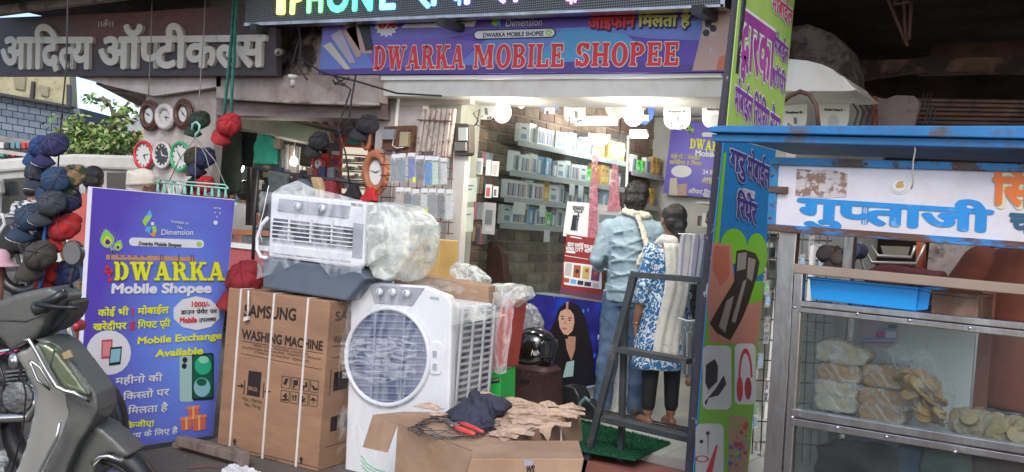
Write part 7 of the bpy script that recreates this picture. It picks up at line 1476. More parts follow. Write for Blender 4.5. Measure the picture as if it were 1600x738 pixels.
for k, (a, lab) in enumerate((([(238, -20), (236, 60), (232, 150)], 'thin string hanging over the first letters of the optician sign'), ([(322, -20), (318, 60), (311, 155), (308, 200)], 'thin string from the eave down to the peg hanger'))):
    b = MB(); b.ptube(YP(4.9), a, .005); b.build('hanging_string', mat('string_grey', (.25, .23, .22), .7), None, lab, 'string')
mrope = mat('rope_teal', (.03, .15, .13), .7, var=.4, sc_=30)
for k, a in enumerate(([(367, -20), (362, 60), (353, 150), (348, 205)], [(371, -20), (366, 80), (362, 150), (362, 190)])):
    b = MB(); b.ptube(YP(4.85), a, .017, flat=.4); b.build('teal_rope', mrope, None, ['left strand of the dark teal rope hanging before the optician sign', 'right strand of the dark teal rope hanging before the optician sign'][k], 'rope')
b = MB(); b.tube([YP(4.85).P(348+3*math.cos(t), 195+12*math.sin(t)) for t in [k*.5 for k in range(13)]], .014); b.build('rope_knot', mrope, None, 'knotted end of the teal rope beside the red cap', 'rope')
HS = [(321, 193, (.015, .03, .022), 'black green cap hanging at the upper right of the pillar', 1.2), (314, 250, (.04, .035, .02), 'olive brown cap hanging right of the green clock', 1.25), (328, 250, (.015, .02, .06), 'navy cap hanging at the right edge of the pillar', 1.25), (316, 292, (.015, .015, .015), 'black cap behind the peg hanger', 1.1), (330, 292, (.35, .02, .02), 'red cap behind the peg hanger', 1.1), (366, 200, (.3, .015, .02), 'red cap hanging by the teal rope', 1.35), (391, 440, (.18, .008, .015), 'maroon round cap hanging beside the tall carton', 1.5), (506, 225, (.015, .015, .018), 'black cap hanging over the red clock board', 1.3), (582, 200, (.015, .014, .02), 'black cap hanging from the pillar edge', 1.35)]
for u, v, c, lab, s in HS:
    pl = YP(5.0) if u < 340 or u > 500 else YP(4.9)
    if u == 391: pl = DP(5.35)
    cap(pl.P(u, v, .05), crot(u), c, lab, False, False, s*(.8 if u < 500 else .66))
# clip hanger
t = thing('peg_hanger', 'mint green sock hanger with dangling pegs in front of the pillar', 'hanger', YP(4.9).P(300, 300)); mmt = mat('mint_plastic', (.25, .55, .45), .4); PH = YP(4.8)
b = MB(); b.ptube(PH, [(300, 203), (301, 194), (307, 191), (312, 196), (311, 205), (306, 210), (305, 216)], .01); b.build('hook', mmt, t)
for a in (((305, 216), (280, 250), (264, 284)), ((306, 216), (305, 285)), ((307, 216), (322, 245), (330, 275)), ((306, 216), (335, 250), (355, 296))): b = MB(); b.ptube(PH, a, .004); b.build('cord', mat('string_grey', (0,)*3), t)
for a in (((243, 285), (357, 295)), ((250, 281), (352, 289)), ((243, 285), (250, 281)), ((357, 295), (352, 289))): b = MB(); b.ptube(PH, a, .006); b.build('frame_bar', mmt, t)
for k in range(11): u = 246+k*10.6; v = 286+k*.9; b = MB(); b.slab(PH, [(u-.8, v), (u+1, v), (u+1.6, v+14), (u+.4, v+14), (u, v+8), (u-1, v+14), (u-2, v+13)], .008); b.build('peg', mmt, t)
# interior of the left shop
b = MB(); b.box(-11.5, 8.6, 0, -5.0, 8.7, 2.9); b.build('left_shop_back_wall', mat('shop_back', (.12, .1, .1), .9, var=.3), bl)
t = thing('ceiling_panel', 'sloping white lit ceiling panel inside the left shop', 'panel', YP(6).P(450, 215)); Y6 = YP(6.0)
b = MB(); b.slab(Y6, [(372, 181), (420, 181), (516, 206), (516, 222), (478, 222), (378, 200)], .05); b.build('panel', mat('ceil_white', (.62, .6, .52), .5), t)
b = MB(); b.slab(YP(6.2), [(372, 196), (500, 222), (480, 226), (376, 206)], .05); b.build('grey_edge', mat('ceil_grey', (.28, .26, .25), .6), t)
b = MB(); b.slab(Y6, [(415, 192), (427, 195), (427, 198), (415, 196)], .03, .01); b.build('lamp_fitting', m_white, t)
t = thing('valance', 'red and white chequered valance strip under the beam', 'valance', YP(5.8).P(490, 192)); Y58 = YP(5.8)
for k in range(9): u = 452+k*8.6; v = 181+k*1.1; b = MB(); b.slab(Y58, [(u, v), (u+8.4, v+1), (u+9.5, v+8), (u+1.5, v+6)], .03); b.build('chequer', [mat('val_red', (.5, .07, .03), .6), m_white][k % 2], t)
b = MB(); b.slab(YP(5.9), [(420, 182), (550, 184), (552, 200), (530, 204), (500, 198)], .04); b.build('grey_slats', mat('slat_g', (.4, .37, .35), .6, stretch=(1, 1, 20), var=.3), t)
G2 = YP(5.6)
cloth('hanging_shirt', 'olive grey shirt hanging left of the green T-shirt', G2, [(346, 205), (374, 207), (372, 300), (352, 306), (334, 290)], (.05, .07, .05)); cloth('hanging_shirt', 'black shirt hanging between the olive and green shirts', YP(5.7), [(372, 205), (398, 208), (390, 262), (372, 258)], (.012, .014, .015))
cloth('hanging_shirt', 'bright sea green T-shirt hanging in the left shop', G2, [(402, 210), (424, 212), (432, 232), (432, 258), (394, 258), (396, 225)], (.04, .38, .24)); cloth('hanging_cloth', 'small beige pouch hanging beside the green T-shirt', YP(5.5), [(425, 217), (438, 218), (437, 234), (426, 233)], (.3, .25, .17), vox=.01)
for k in range(9): cloth('hanging_trousers', f'{["black", "charcoal", "dark brown"][k % 3]} trousers, {ORD[k]} from the left in the dark row', YP(6.3), [(436+k*7.5, 222+k*1.2), (443+k*7.5, 223+k*1.2), (442+k*7.5, 268+k*1.5), (434+k*7.5, 267+k*1.5)], [(.012, .012, .013), (.03, .03, .032), (.035, .025, .018)][k % 3], .08, .02, .016, grp=['black', 'charcoal', 'dark brown'][k % 3]+' trousers in the left shop')
for k in range(16): 
    u = 386+k*7.3; c = [(.02, .018, .018), (.05, .04, .035), (.11, .1, .09), (.03, .02, .02)][k % 4]; b = MB(); b.slab(YP(5.75), [(u, 262+k*.8), (u+4.5, 262+k*.8), (u+3, 352), (u-3, 352)], .05); b.build('hanging_belt', mat('belt%d' % (k % 4), c, .5, var=.3), None, ['black', 'brown', 'grey', 'dark maroon'][k % 4]+' belt, '+ORD[k]+' from the left behind the iron rail', 'belt', ['black', 'brown', 'grey', 'dark maroon'][k % 4]+' belts behind the rail', bevel=.004)
cloth('hanging_vest', 'khaki mesh vest hanging beside the black cap', YP(5.9), [(468, 228), (492, 230), (490, 262), (466, 260)], (.1, .08, .04))
t = thing('clothes_rail', 'dark iron display rail running in front of the left shop', 'rail', YP(5).P(495, 300))
b = MB(); b.ptube(YP(5), [(400, 264), (480, 276), (596, 291)], .014); b.build('bar', m_dark, t); b = MB(); b.ptube(YP(5), [(404, 266), (398, 330), (395, 406)], .014); b.build('upright', m_dark, t)
b = MB(); b.ptube(YP(5), [(591, 240), (588, 320), (586, 420)], .012); b.build('upright', m_dark, t)
cloth('hanging_shirt', 'slate green shirt hanging on the front rail', YP(4.9), [(418, 266), (446, 272), (448, 300), (440, 360), (412, 360), (420, 310)], (.06, .075, .07), vox=.012)
b = MB(); b.ptube(YP(4.85), [(420, 290), (412, 330), (404, 360), (410, 378)], .004); b.build('white_string', m_white, None, 'thin white string looping beside the slate green shirt', 'string')
for pts, c, lab in (([(484, 276), (496, 278), (505, 300), (506, 318), (490, 300)], (.4, .28, .15), 'tan cloth bag hanging on the iron rail'), ([(506, 282), (518, 284), (520, 312), (508, 308)], (.22, .02, .03), 'dark red purse hanging on the iron rail'), ([(545, 288), (552, 288), (562, 312), (534, 310)], (.015, .013, .014), 'black triangular bag hanging on the iron rail'), ([(574, 292), (582, 293), (584, 315), (558, 316)], (.45, .02, .02), 'bright red pouch at the right end of the iron rail'), ([(462, 278), (472, 280), (500, 302), (484, 300)], (.07, .1, .14), 'grey blue cloth slipping off the iron rail'), ([(456, 270), (466, 272), (464, 300), (456, 298)], (.03, .02, .02), 'dark brown pouch on the iron rail')):
    cloth('hanging_bag', lab, YP(4.93), pts, c, .06, .015, .01, 'bag')
t = thing('clock_board', 'bright red board with a white round clock in the left shop', 'board', YP(5.9).P(500, 280)); b = MB(); b.slab(YP(5.9), [(491, 240), (512, 240), (510, 281), (487, 278)], .03); b.build('backing', mat('board_red', (.5, .02, .015), .5), t)
clock(YP(5.87), 499, 257, 8.5, 11, mcr_, mcf, 'white clock mounted on the bright red board')
t = thing('display_cabinet', 'white shelved cabinet with a red frame inside the left shop', 'cabinet', YP(6).P(555, 300)); Yc = YP(6.0)
b = MB(); b.slab(Yc, [(531, 226), (580, 228), (576, 312), (528, 308)], .3); b.build('carcass', mat('cab_red', (.4, .05, .03), .5), t); b = MB(); b.slab(Yc, [(537, 230), (575, 232), (572, 306), (535, 302)], .02, .01); b.build('back', mat('cab_cream_glow', (.5, .46, .36), .5, em=.35, ec=(1, .9, .7)), t)  # cream back glows faintly by itself; brightness put into the material, no lamp
for k in range(5): b = MB(); v = 241+k*13; b.slab(Yc, [(536, v), (574, v+2), (574, v+4), (536, v+2)], .05, .05); b.build('shelf', mat('cab_wood', (.3, .2, .12), .6), t)
for k in range(28): u, r = 539+(k % 7)*5, k//7; b = MB(); h = rnd(4, 8); v = 254+r*13; b.slab(Yc, [(u, v-h), (u+3.2, v-h), (u+3.2, v), (u, v)], .03, .045); b.build('small_jar', [mat('jar%d' % (k % 4), [(.5, .45, .35), (.3, .12, .1), (.2, .25, .3), (.6, .55, .4)][k % 4], .4)][0], None, ['cream', 'dark red', 'blue grey', 'yellowish'][k % 4]+' jar on the shelves of the red framed cabinet', 'jar', ['cream', 'dark red', 'blue grey', 'yellowish'][k % 4]+' jars in the cabinet')
for pts, c, lab in (([(540, 213), (566, 215), (565, 226), (539, 225)], (.05, .22, .2), 'teal and cream box on top of the red cabinet'), ([(528, 213), (544, 212), (546, 224), (530, 226)], (.5, .04, .03), 'crumpled red packet on the red cabinet'), ([(569, 195), (577, 200), (577, 228), (567, 226)], (.7, .3, .5), 'pink and white sheet beside the pillar')): cloth('stacked_box', lab, YP(5.95), pts, c, .08, .008, .008, 'box')
for k in range(9):
    v = 236+k*8; c = [(.5, .48, .46), (.45, .03, .04), (.5, .05, .3), (.5, .48, .46), (.1, .3, .5)][k % 5]; b = MB(); b.slab(YP(6.1), [(519, v), (534, v+1), (533, v+6.5), (518, v+5.5)], .1); b.build('folded_pack', mat('fp%d' % (k % 5), c, .6, var=.15), None, ['white', 'red', 'magenta', 'cream', 'blue'][k % 5]+' pack in the stack left of the red cabinet', 'pack', ['white', 'red', 'magenta', 'cream', 'blue'][k % 5]+' packs by the cabinet', bevel=.003)
for k in range(22):
    u, v = 400+(k % 11)*11+rnd(-3, 3), 262+(k//11)*22+rnd(-4, 4); j = k % 6; nm = ['black', 'khaki', 'maroon', 'navy', 'grey', 'cream'][j]; h = rnd(14, 26)
    cloth('small_pouch', f'small {nm} pouch, {ORD[min(k//6, 17)]} of its colour from the left behind the iron rail', YP(5.4), [(u, v), (u+8, v+1), (u+9, v+h), (u-2, v+h-1)], [(.015, .015, .016), (.12, .1, .05), (.14, .02, .03), (.02, .03, .08), (.12, .12, .13), (.4, .36, .28)][j], .04, .015, .01, 'pouch')
# far left inside: colourful goods, white shirted person
rr_ = random.Random(12)
for k in range(60):
    u, v = rr_.uniform(342, 412), rr_.uniform(300, 352); c = rr_.choice([(.4, .05, .04), (.5, .48, .45), (.05, .15, .3), (.03, .03, .03), (.35, .2, .08), (.12, .3, .4)]); nm = {.4: 'red', .5: 'white', .05: 'blue', .03: 'black', .35: 'tan', .12: 'pale blue'}[c[0]]
    b = MB(); b.slab(YP(7.0+rr_.uniform(0, .8)), lean(u, v, u+rr_.uniform(4, 9), v+rr_.uniform(6, 13)), .08); b.build('shop_packet', mat('sp_'+nm, c, .6, var=.2), None, nm+' packet among the crowded goods behind the standee', 'packet', nm+' packets in the crowded goods', bevel=.004)
LMx = YP(6.4).P(378, 330); simple_person(Matrix.Translation((LMx.x, 6.4, 0)) @ Matrix.Rotation(R(60), 4, 'Z'), (LMx.x, 6.4, 0), 'shopper in a white shirt just right of the standee top', mat('shirt_white', (.62, .64, .68), .8), m_trou, vox=.02)
LMx = YP(5.5).P(412, 345); simple_person(Matrix.Translation((LMx.x, 5.5, 0)) @ Matrix.Rotation(R(110), 4, 'Z'), (LMx.x, 5.5, 0), 'person in dark clothes half hidden behind the rectangular cooler', mat('shirt_dark', (0,)*3), m_trou, vox=.02, h=.86)
t = thing('glass_counter', 'glass topped counter with wooden edge and salmon red front in the left shop', 'counter', YP(5.2).P(385, 440))
b = MB(); b.slab(YP(5.2), [(352, 386), (420, 393), (415, 470), (345, 462)], .3); b.build('front', mat('salmon', (.42, .1, .1), .5, var=.06), t)
b = MB(); b.slab(YP(5.18), [(354, 378), (420, 385), (420, 393), (353, 386)], .3); b.build('white_band', m_white, t); b = MB(); b.slab(YP(5.19), [(356, 366), (420, 371), (420, 385), (355, 378)], .25); b.build('glass', glass('counter_glass', (.5, .6, .5), .15, .1), t)
b = MB(); b.slab(YP(5.16), [(356, 358), (420, 361), (420, 369), (355, 366)], .3); b.build('wooden_edge', mat('orange_wood', (.35, .14, .06), .4), t)
# cables on the fascia
for k, a in enumerate(([(466, 35), (470, 70), (466, 105), (480, 125)], [(472, 60), (470, 90), (500, 112), (520, 118), (560, 128), (620, 146), (690, 150)], [(520, 118), (535, 130), (548, 140), (540, 165), (528, 200), (540, 240), (548, 300)], [(556, 118), (550, 150), (545, 190), (525, 215)], [(520, 125), (524, 132), (533, 126), (545, 122), (538, 134), (524, 130)], [(470, 95), (455, 108), (462, 80), (468, 60)])):
    b = MB(); b.ptube(YP(4.98), a, .007); b.build('fascia_cable', m_wire, None, ['black cable climbing the ruined plaster between the two signs', 'long black cable looping from the fascia to the white beam', 'thin cable dangling over the left shop entrance', 'cable hanging just right of the dangling cables knot', 'knotted tangle of cable at the corner of the purple sign', 'short cable end on the ruined plaster'][k], 'cable')
t = thing('pipe_stub', 'short grey pipe end sticking out of the plaster between the signs', 'pipe', YP(5.2).P(436, 82)); b = MB(); p = YP(5.2).P(442, 80); q = YP(5.0).P(434, 82); b.tube([p, q], .03, 14); b.build('tube', mat('pipe_grey', (.3, .27, .25), .6), t); b = MB(); b.tube([q, q-V((0, .003, 0))], .018, 12); b.build('bore', m_black, t)
for u, lab in ((459, 'white lamp holder under the fascia left of the purple sign'),):
    t = thing('lamp_holder', lab, 'lamp', YP(5.15).P(u, 133)); p = YP(5.1).P(u, 118); b = MB(); b.tube([p, p-V((0, 0, .03))], [.05, .04], 12); b.build('rose', m_white, t); b = MB(); b.tube([p-V((0, 0, .03)), p-V((0, 0, .09))], .025, 12); b.build('socket', mcs_, t)
# ================================================================== STREET AT THE LEFT
DV = DP(13.5)
T = thing('parked_van', 'white jeep style van with dark windows parked across the street at the left', 'van', DP(13.5).P(110, 440))
mvan = mat('van_white', (.55, .57, .56), .4, var=.06, coat=.2); mwin = mat('van_window', (.03, .035, .04), .15, var=.2); mvg = mat('van_grey', (.24, .25, .25), .4)
b = MB(); b.slab(DV, [(-60, 270), (0, 262), (10, 345), (230, 330), (235, 420), (-60, 452)], 1.6); b.slab(DV, [(-60, 345), (235, 330), (235, 420), (-60, 450)], 1.6, .06); b.build('body', mvan, T, bevel=.03)
b = MB(); b.slab(DV, [(-60, 256), (20, 248), (120, 241), (215, 244), (232, 256), (228, 268), (100, 262), (0, 270), (-60, 276)], 1.5, .08); b.build('canvas_top', mat('van_canvas', (.5, .5, .47), .8, var=.1, bump=.2), T, bevel=.04)
b = MB(); b.slab(DV, [(0, 268), (60, 264), (62, 342), (0, 348)], 1.5, .02); b.slab(DV, [(125, 262), (230, 262), (232, 334), (125, 338)], 1.5, .02); b.build('canvas_side', mat('van_canvas2', (.36, .37, .36), .8, var=.12), T)
for p in ([(6, 280), (50, 277), (50, 330), (4, 334)], [(135, 272), (160, 271), (160, 322), (135, 324)], [(168, 270), (212, 270), (214, 316), (168, 320)]): b = MB(); b.slab(DV, p, .02, .03); b.build('window', mwin, T)
b = MB(); b.slab(DV, [(-2, 282), (16, 281), (19, 304), (-2, 306)], .15, .3); b.build('mirror', mat('mirror_cream', (.6, .58, .5), .3), T, bevel=.03)
b = MB(); b.slab(DV, [(-60, 365), (235, 350), (235, 353), (-60, 369)], .02, .07); b.build('side_strip', mvg, T)
for u in (5, 190): c = DV.P(u, 432, .1); b = MB(); n_ = DV.n; b.tube([c-n_*.12, c+n_*.1], .33, 24); wh = b.build('wheel', m_black, T); b = MB(); b.tube([c+n_*.1, c+n_*.13], .19, 18); b.build('rim', mvg, wh)
# buildings across the street
B1 = thing('slate_building', 'building with pale yellow upper band and slate blue brick clad front across the street', 'building', DP(19).P(60, 420)); D19 = DP(19)
b = MB(); b.slab(D19, [(-80, 130), (0, 148), (128, 170), (134, 215), (130, 425), (-80, 425)], 2); b.build('wall', mat('slate_mortar', (.06, .07, .09), .9), B1)
msl = [mat('slate%d' % k, c, .7, var=.12) for k, c in enumerate([(.13, .165, .21), (.16, .195, .24), (.11, .14, .185)])]
for j in range(7):
    for i in range(14):
        u = -30+i*17.5+(8 if j % 2 else 0); s = .16; v = 150+j*10.5+u*s
        if u > 112: continue
        b = MB(); b.slab(D19, [(u, v), (u+16.3, v+16.3*s), (u+16.3, v+16.3*s+9.3), (u, v+9.3)], .06, .05); b.build('block', msl[(i*3+j) % 3], B1)
b = MB(); b.slab(D19, [(-80, 85), (115, 112), (118, 168), (60, 160), (-80, 138)], .3, .2); b.build('yellow_band', mat('yellow_band', (.36, .33, .2), .7, var=.12, c2=(.25, .22, .15), amt=.3), B1)
for p in ([(60, 130), (64, 131), (62, 158), (57, 157)], [(114, 135), (119, 136), (119, 168), (114, 166)], [(-10, 144), (118, 167), (118, 171), (-10, 148)]): b = MB(); b.slab(D19, p, .1, .28); b.build('dark_frame', m_dark, B1)
for p in ([(30, 118), (50, 122), (48, 145), (32, 142)], [(70, 135), (86, 138), (84, 155), (72, 152)]): b = MB(); b.slab(D19, p, .05, .24); b.build('faded_disc', mat('faded', (.24, .22, .14), .8), B1, bevel=.05)
b = MB(); b.slab(DP(18.8), [(-80, 205), (0, 212), (66, 222), (64, 262), (-80, 262)], .3); b.build('shop_front', mat('shopfront', (.2, .2, .19), .7, var=.2), B1)
rr_ = random.Random(8)
for k in range(26): u, v = -10+(k % 9)*8.5, 222+(k//9)*13; c = rr_.choice([(.5, .05, .04), (.1, .25, .28), (.55, .54, .5), (.05, .05, .06), (.3, .1, .06)]); b = MB(); b.slab(DP(18.6), [(u, v), (u+7, v+1), (u+7, v+11), (u, v+10)], .1); b.build('stacked_goods', mat('gd%.2f' % c[0], c, .7), B1, bevel=.02)
t = thing('street_awning', 'pale sheet awning over the far shop at the left edge', 'awning', DP(17).P(40, 235)); b = MB(); b.slab(DP(17), [(-40, 228), (66, 243), (66, 248), (-40, 235)], 1.0); b.build('sheet', mat('awn', (.42, .4, .36), .6), t)
B2 = thing('low_building', 'low grey and pink building behind the tree across the street', 'building', DP(24).P(215, 420)); D24 = DP(24)
b = MB(); b.slab(D24, [(150, 198), (190, 192), (198, 430), (140, 430)], 1); b.build('pink_wall', mat('pinkwall', (.3, .12, .12), .8), B2); b = MB(); b.slab(D24, [(190, 188), (240, 186), (240, 430), (190, 430)], 1, .3); b.build('grey_wall', mat('greywall', (.35, .36, .37), .8, var=.15), B2)
b = MB(); b.slab(DP(22), [(190, 212), (250, 196), (250, 216), (196, 224)], .4); b.build('yellow_awning', mat('yawn', (.5, .42, .18), .7), B2)
# tree
T = thing('street_tree', 'small leafy tree with a bare upper branch behind the van', 'tree', DP(17).P(168, 430)); DT = DP(17)
mbk_ = mat('bark', (.12, .09, .06), .9, var=.3)
b = MB(); b.ptube(DT, [(166, 430), (166, 330), (170, 250), (172, 210)], [.16, .14, .11, .08]); 
for a in ([(172, 215), (178, 180), (170, 160), (160, 150)], [(172, 205), (190, 178), (200, 160)], [(168, 250), (140, 215), (125, 190)], [(170, 240), (195, 215), (210, 205)], [(176, 185), (188, 182), (202, 182)], [(166, 260), (130, 235), (112, 222)], [(170, 162), (160, 155), (150, 156)]): b.ptube(DT, a, [.07, .045, .02, .012][:len(a)])
b.build('trunk', mbk_, T)
mlf = [mat('leaf_a', (.09, .19, .03), .6, var=.3), mat('leaf_b', (.22, .3, .07), .6, var=.3), mat('leaf_c', (.32, .34, .15), .6, var=.3)]
rr_ = random.Random(2); b = MB()
for cu, cv, su, sv, n_ in ((124, 205, 17, 20, 420), (150, 228, 22, 16, 500), (180, 225, 24, 16, 520), (118, 232, 12, 12, 200), (200, 215, 12, 12, 200), (160, 205, 14, 10, 120), (165, 160, 16, 8, 46), (200, 172, 14, 9, 60), (150, 152, 10, 6, 24), (186, 190, 12, 8, 70)):
    for _ in range(int(n_*.8)):
        p = DT.P(cu+rr_.gauss(0, su*.5), cv+rr_.gauss(0, sv*.5), rr_.gauss(0, .35)); d = V((rr_.gauss(0, 1), rr_.gauss(0, 1), rr_.gauss(-.7, .6))).normalized(); s = d.orthogonal().normalized()*rr_.uniform(.02, .04); L = rr_.uniform(.09, .16)
        b.add([p, p+d*L*.5+s, p+d*L, p+d*L*.5-s], [(0, 1, 2, 3)], rr_.choice((0, 0, 1, 1, 2)))
b.build('crown', mlf, T)
# people in the street
PX = lambda u, v, d: DP(d).P(u, v)
g0 = lambda u, d: V((PX(u, 440, d).x, PX(u, 440, d).y, 0))
def facing(deg): return Matrix.Rotation(R(deg), 4, 'Z')
p = g0(134, 8); simple_person(Matrix.Translation(p) @ facing(40), p, 'man in a salmon red vest and jeans seen from behind beside the caps', mat('salmon_vest', (.42, .09, .07), .8, var=.12), m_jean, vox=.016, h=.99)
p = g0(40, 9.5); simple_person(Matrix.Translation(p) @ facing(20), p, 'person in a black and white striped top beside the parked scooter', mat('zebra', (.5, .5, .52), .8, c2=(.02, .02, .03), amt=.5, c2s=9, soft=.02, stretch=(1, 1, 4)), m_trou, vox=.02, h=.9)
p = g0(212, 8.5); T_, M_ = simple_person(Matrix.Translation(p) @ facing(-40), p, 'person wearing a white turban cloth behind the standee', mat('cream_shirt', (.5, .46, .4), .8), m_trou, hairm=None, vox=.02, h=.99)
b = MB(M_); b.ell((0, 0, 1.54), (.115, .13, .1)); b.ell((-.03, -.05, 1.45), (.1, .1, .12)); 
for k in range(5): b.tube([(.12*math.cos(a), .13*math.sin(a), 1.5+.02*k+.02*math.sin(a+k)) for a in [j*.7 for j in range(10)]], .022)
b.build('turban', mat('turban', (.6, .55, .48), .85, var=.15), T_, vox=.012, smo=1)
# parked scooter far left, pink hat
T = thing('parked_scooter', 'black parked scooter with silver wheel across the lane at the left', 'scooter', g0(36, 9)); D9 = DP(9)
c = D9.P(36, 420); b = MB(); b.tube([c+V((.22*math.cos(a), 0, .22*math.sin(a)))*1.0-V((0, 0, 0)) for a in [k*.3 for k in range(21)]], .05, 8, closed=True); 
b = MB(); ax_ = DP(9).n.cross(V((0, 0, 1))); b.tube([c+ax_*.22*math.cos(k*.314)+V((0, 0, .22*math.sin(k*.314))) for k in range(20)], .05, 8, closed=True); wh = b.build('wheel', m_black, T)
b = MB(); b.tube([c-D9.n*.02, c+D9.n*.04], .15, 20); b.build('rim', mat('alloy', (.4, .4, .4), .35, .5), wh)
for k in range(5): a = k*1.257; b = MB(); d = ax_*math.cos(a)+V((0, 0, math.sin(a))); b.obox(c+d*.09+D9.n*.05, d*.12, d.cross(D9.n)*.035, D9.n*.02); b.build('spoke', m_dark, wh)
blob('body', D9, [(-20, 360), (6, 340), (30, 338), (60, 355), (66, 392), (50, 398), (30, 392), (16, 410), (6, 430), (-20, 430)], .3, mat('scoot_black', (.02, .02, .022), .3, coat=.5), T, off=.1, vox=.03, smo=4)
b = MB(); b.ptube(D9, [(8, 355), (16, 338), (30, 336), (34, 350), (20, 372), (4, 384)], .018, .3); b.build('crash_guard', mat('guard_white', (.55, .55, .55), .4), T); b = MB(); b.ptube(D9, [(40, 352), (48, 372), (58, 396)], .02, .25); b.build('guard_bar', m_steel, T)
D6 = DP(6); T = thing('sun_hat', 'small pink hat on a wooden post at the far left edge', 'hat', D6.P(2, 470)); c = D6.P(0, 408)
b = MB(Matrix.Translation(c)); b.loft([(-.03, .12, .12, 0, 0), (-.02, .115, .115, 0, 0), (0, .062, .062, 0, 0), (.05, .055, .055, 0, 0), (.075, .03, .03, 0, 0), (.08, .003, .003, 0, 0)], 20); b.build('hat', mat('hat_pink', (.5, .3, .36), .7), T)
b = MB(); b.tube([(c.x, c.y, 0), (c.x, c.y, c.z-.02)], .035); b.build('wooden_post', mat('post_brown', (.14, .06, .045), .8, var=.2), None, 'reddish brown wooden post under the pink hat', 'post')
# ================================================================== SCOOTER IN FRONT AND MOTORCYCLE BEHIND IT
msc = mat('scooter_paint', (.08, .085, .078), .4, .2, var=.2, sc_=3, c2=(.13, .13, .12), amt=.4, c2s=4, soft=.5, bump=.06, bsc=80, coat=.08); mss = mat('scooter_silver', (.34, .34, .32), .35, .4, var=.12, sc_=2); mpl = mat('scooter_plastic', (.03, .032, .032), .45, var=.2); mch = mat('worn_chrome', (.5, .5, .48), .2, .9, var=.15)
SD = DP(3.5); T = thing('parked_scooter', 'scratched grey green scooter with dull silver leg shield parked in front of the standee', 'scooter', V((SD.P(150, 738).x, SD.P(150, 738).y, 0)))
def spart(name, pts, th, m, off=0, vox=.009, smo=6, par=None, **k): return blob(name, SD, pts, th, m, par or T, off=off, vox=vox, smo=smo, **k)
spart('leg_shield_inner', [(43, 547), (66, 536), (92, 524), (112, 556), (130, 596), (136, 634), (124, 668), (104, 715), (92, 760), (60, 800), (30, 800), (41, 738), (60, 690), (72, 640), (74, 605), (60, 575)], .2, mss, .1, smo=7)
spart('front_apron', [(88, 521), (104, 521), (125, 532), (152, 566), (180, 603), (183, 628), (172, 650), (152, 680), (136, 715), (120, 790), (88, 790), (100, 715), (126, 664), (137, 634), (131, 601), (112, 562)], .17, msc, .16, smo=5)
spart('head_cowl', [(-40, 500), (0, 484), (20, 468), (52, 456), (80, 449), (103, 445), (117, 452), (122, 462), (112, 480), (100, 492), (92, 508), (84, 522), (60, 534), (44, 543), (34, 528), (20, 512), (-40, 520)], .18, msc, .13, smo=8)
spart('side_panel', [(-60, 506), (-10, 500), (20, 512), (36, 530), (40, 545), (20, 548), (-20, 540), (-60, 545)], .2, mpl, .0)
spart('cowl_inner', [(78, 486), (98, 482), (116, 466), (124, 470), (118, 492), (104, 508), (86, 520), (80, 505)], .16, mpl, .06)
spart('indicator_lens', [(99, 526), (112, 527), (126, 536), (150, 566), (177, 604), (160, 600), (137, 592), (118, 562)], .1, mat('lens_olive', (.13, .15, .09), .12, .2, var=.2, coat=1), .2, vox=.006, smo=4)
spart('front_fender', [(124, 690), (140, 662), (156, 652), (176, 660), (200, 680), (221, 703), (210, 707), (190, 698), (172, 706), (164, 730), (162, 800), (110, 800), (114, 730)], .15, msc, .1, smo=6)
for a, r in ((([(87, 520), (94, 519), (104, 536), (118, 562), (134, 588), (146, 594), (160, 597), (178, 607)]), .0075), ([(139, 640), (134, 664), (118, 694), (104, 722), (96, 760)], .006), ([(94, 550), (98, 558), (106, 578), (124, 592), (124, 584), (110, 560), (99, 552), (94, 550)], .005)):
    b = MB(); b.ptube(SD, a, r, .225); b.build('chrome_trim', mch, T)
b = MB(); b.ptube(SD, [(173, 708), (186, 697), (198, 696), (220, 704)], .008, .16); b.build('fender_trim', mch, T)
for a in ([(60, 534), (72, 552), (84, 600), (80, 650), (62, 720)], [(44, 546), (62, 536), (88, 524)], [(126, 536), (120, 560), (138, 592), (178, 612)], [(20, 470), (44, 492), (84, 494), (112, 482)]): b = MB(); b.ptube(SD, a, .0035, .2); b.build('panel_gap', m_black, T)
b = MB(); c = SD.P(74, 549, .24); b.ell(c, (.028, .012, .028), rot=None); b.ell(c+SD.n*.012, (.014, .006, .014)); b.build('badge', mch, T)
b = MB(); b.ptube(SD, [(103, 470), (118, 462), (134, 453)], .019, .16); b.build('handle_grip', m_black, T)
b = MB(); b.ptube(SD, [(82, 478), (96, 474), (103, 470)], .028, .14); b.build('switch_housing', mpl, T, vox=.008, smo=3)
b = MB(); b.ptube(SD, [(98, 468), (125, 472), (145, 473), (161, 473.5)], [.009, .008, .007, .009], .2); b.build('brake_lever', m_black, T)
b = MB(); b.ptube(SD, [(112, 452), (110, 438), (114, 425), (118, 416)], .007, .0); b.build('mirror_stem', m_black, T)
b = MB(); n_ = 24; f = [SD.P(u, v, .05) for u, v in circ(122, 395, 15, 19, n_)]; f = [SD.P(122+(15*math.cos(a)+4*math.sin(a)), 395+(19*math.sin(a)-4*math.cos(a)), .05) for a in [k*2*math.pi/n_ for k in range(n_)]]; g_ = [p-SD.n*.03 for p in f]
b.add(f+g_, [tuple(range(n_)), tuple(range(2*n_-1, n_-1, -1))]+[(i, i+n_, (i+1) % n_+n_, (i+1) % n_) for i in range(n_)]); mi_ = b.build('mirror', m_black, T, bevel=.003)
b = MB(); c_ = sum(f, V((0, 0, 0)))/n_; b.add([c_+(p-c_)*.88+SD.n*.002 for p in f], [tuple(range(n_))]); b.build('mirror_glass', mat('mirror_glass', (.75, .78, .75), .04, 1, var=0), mi_)
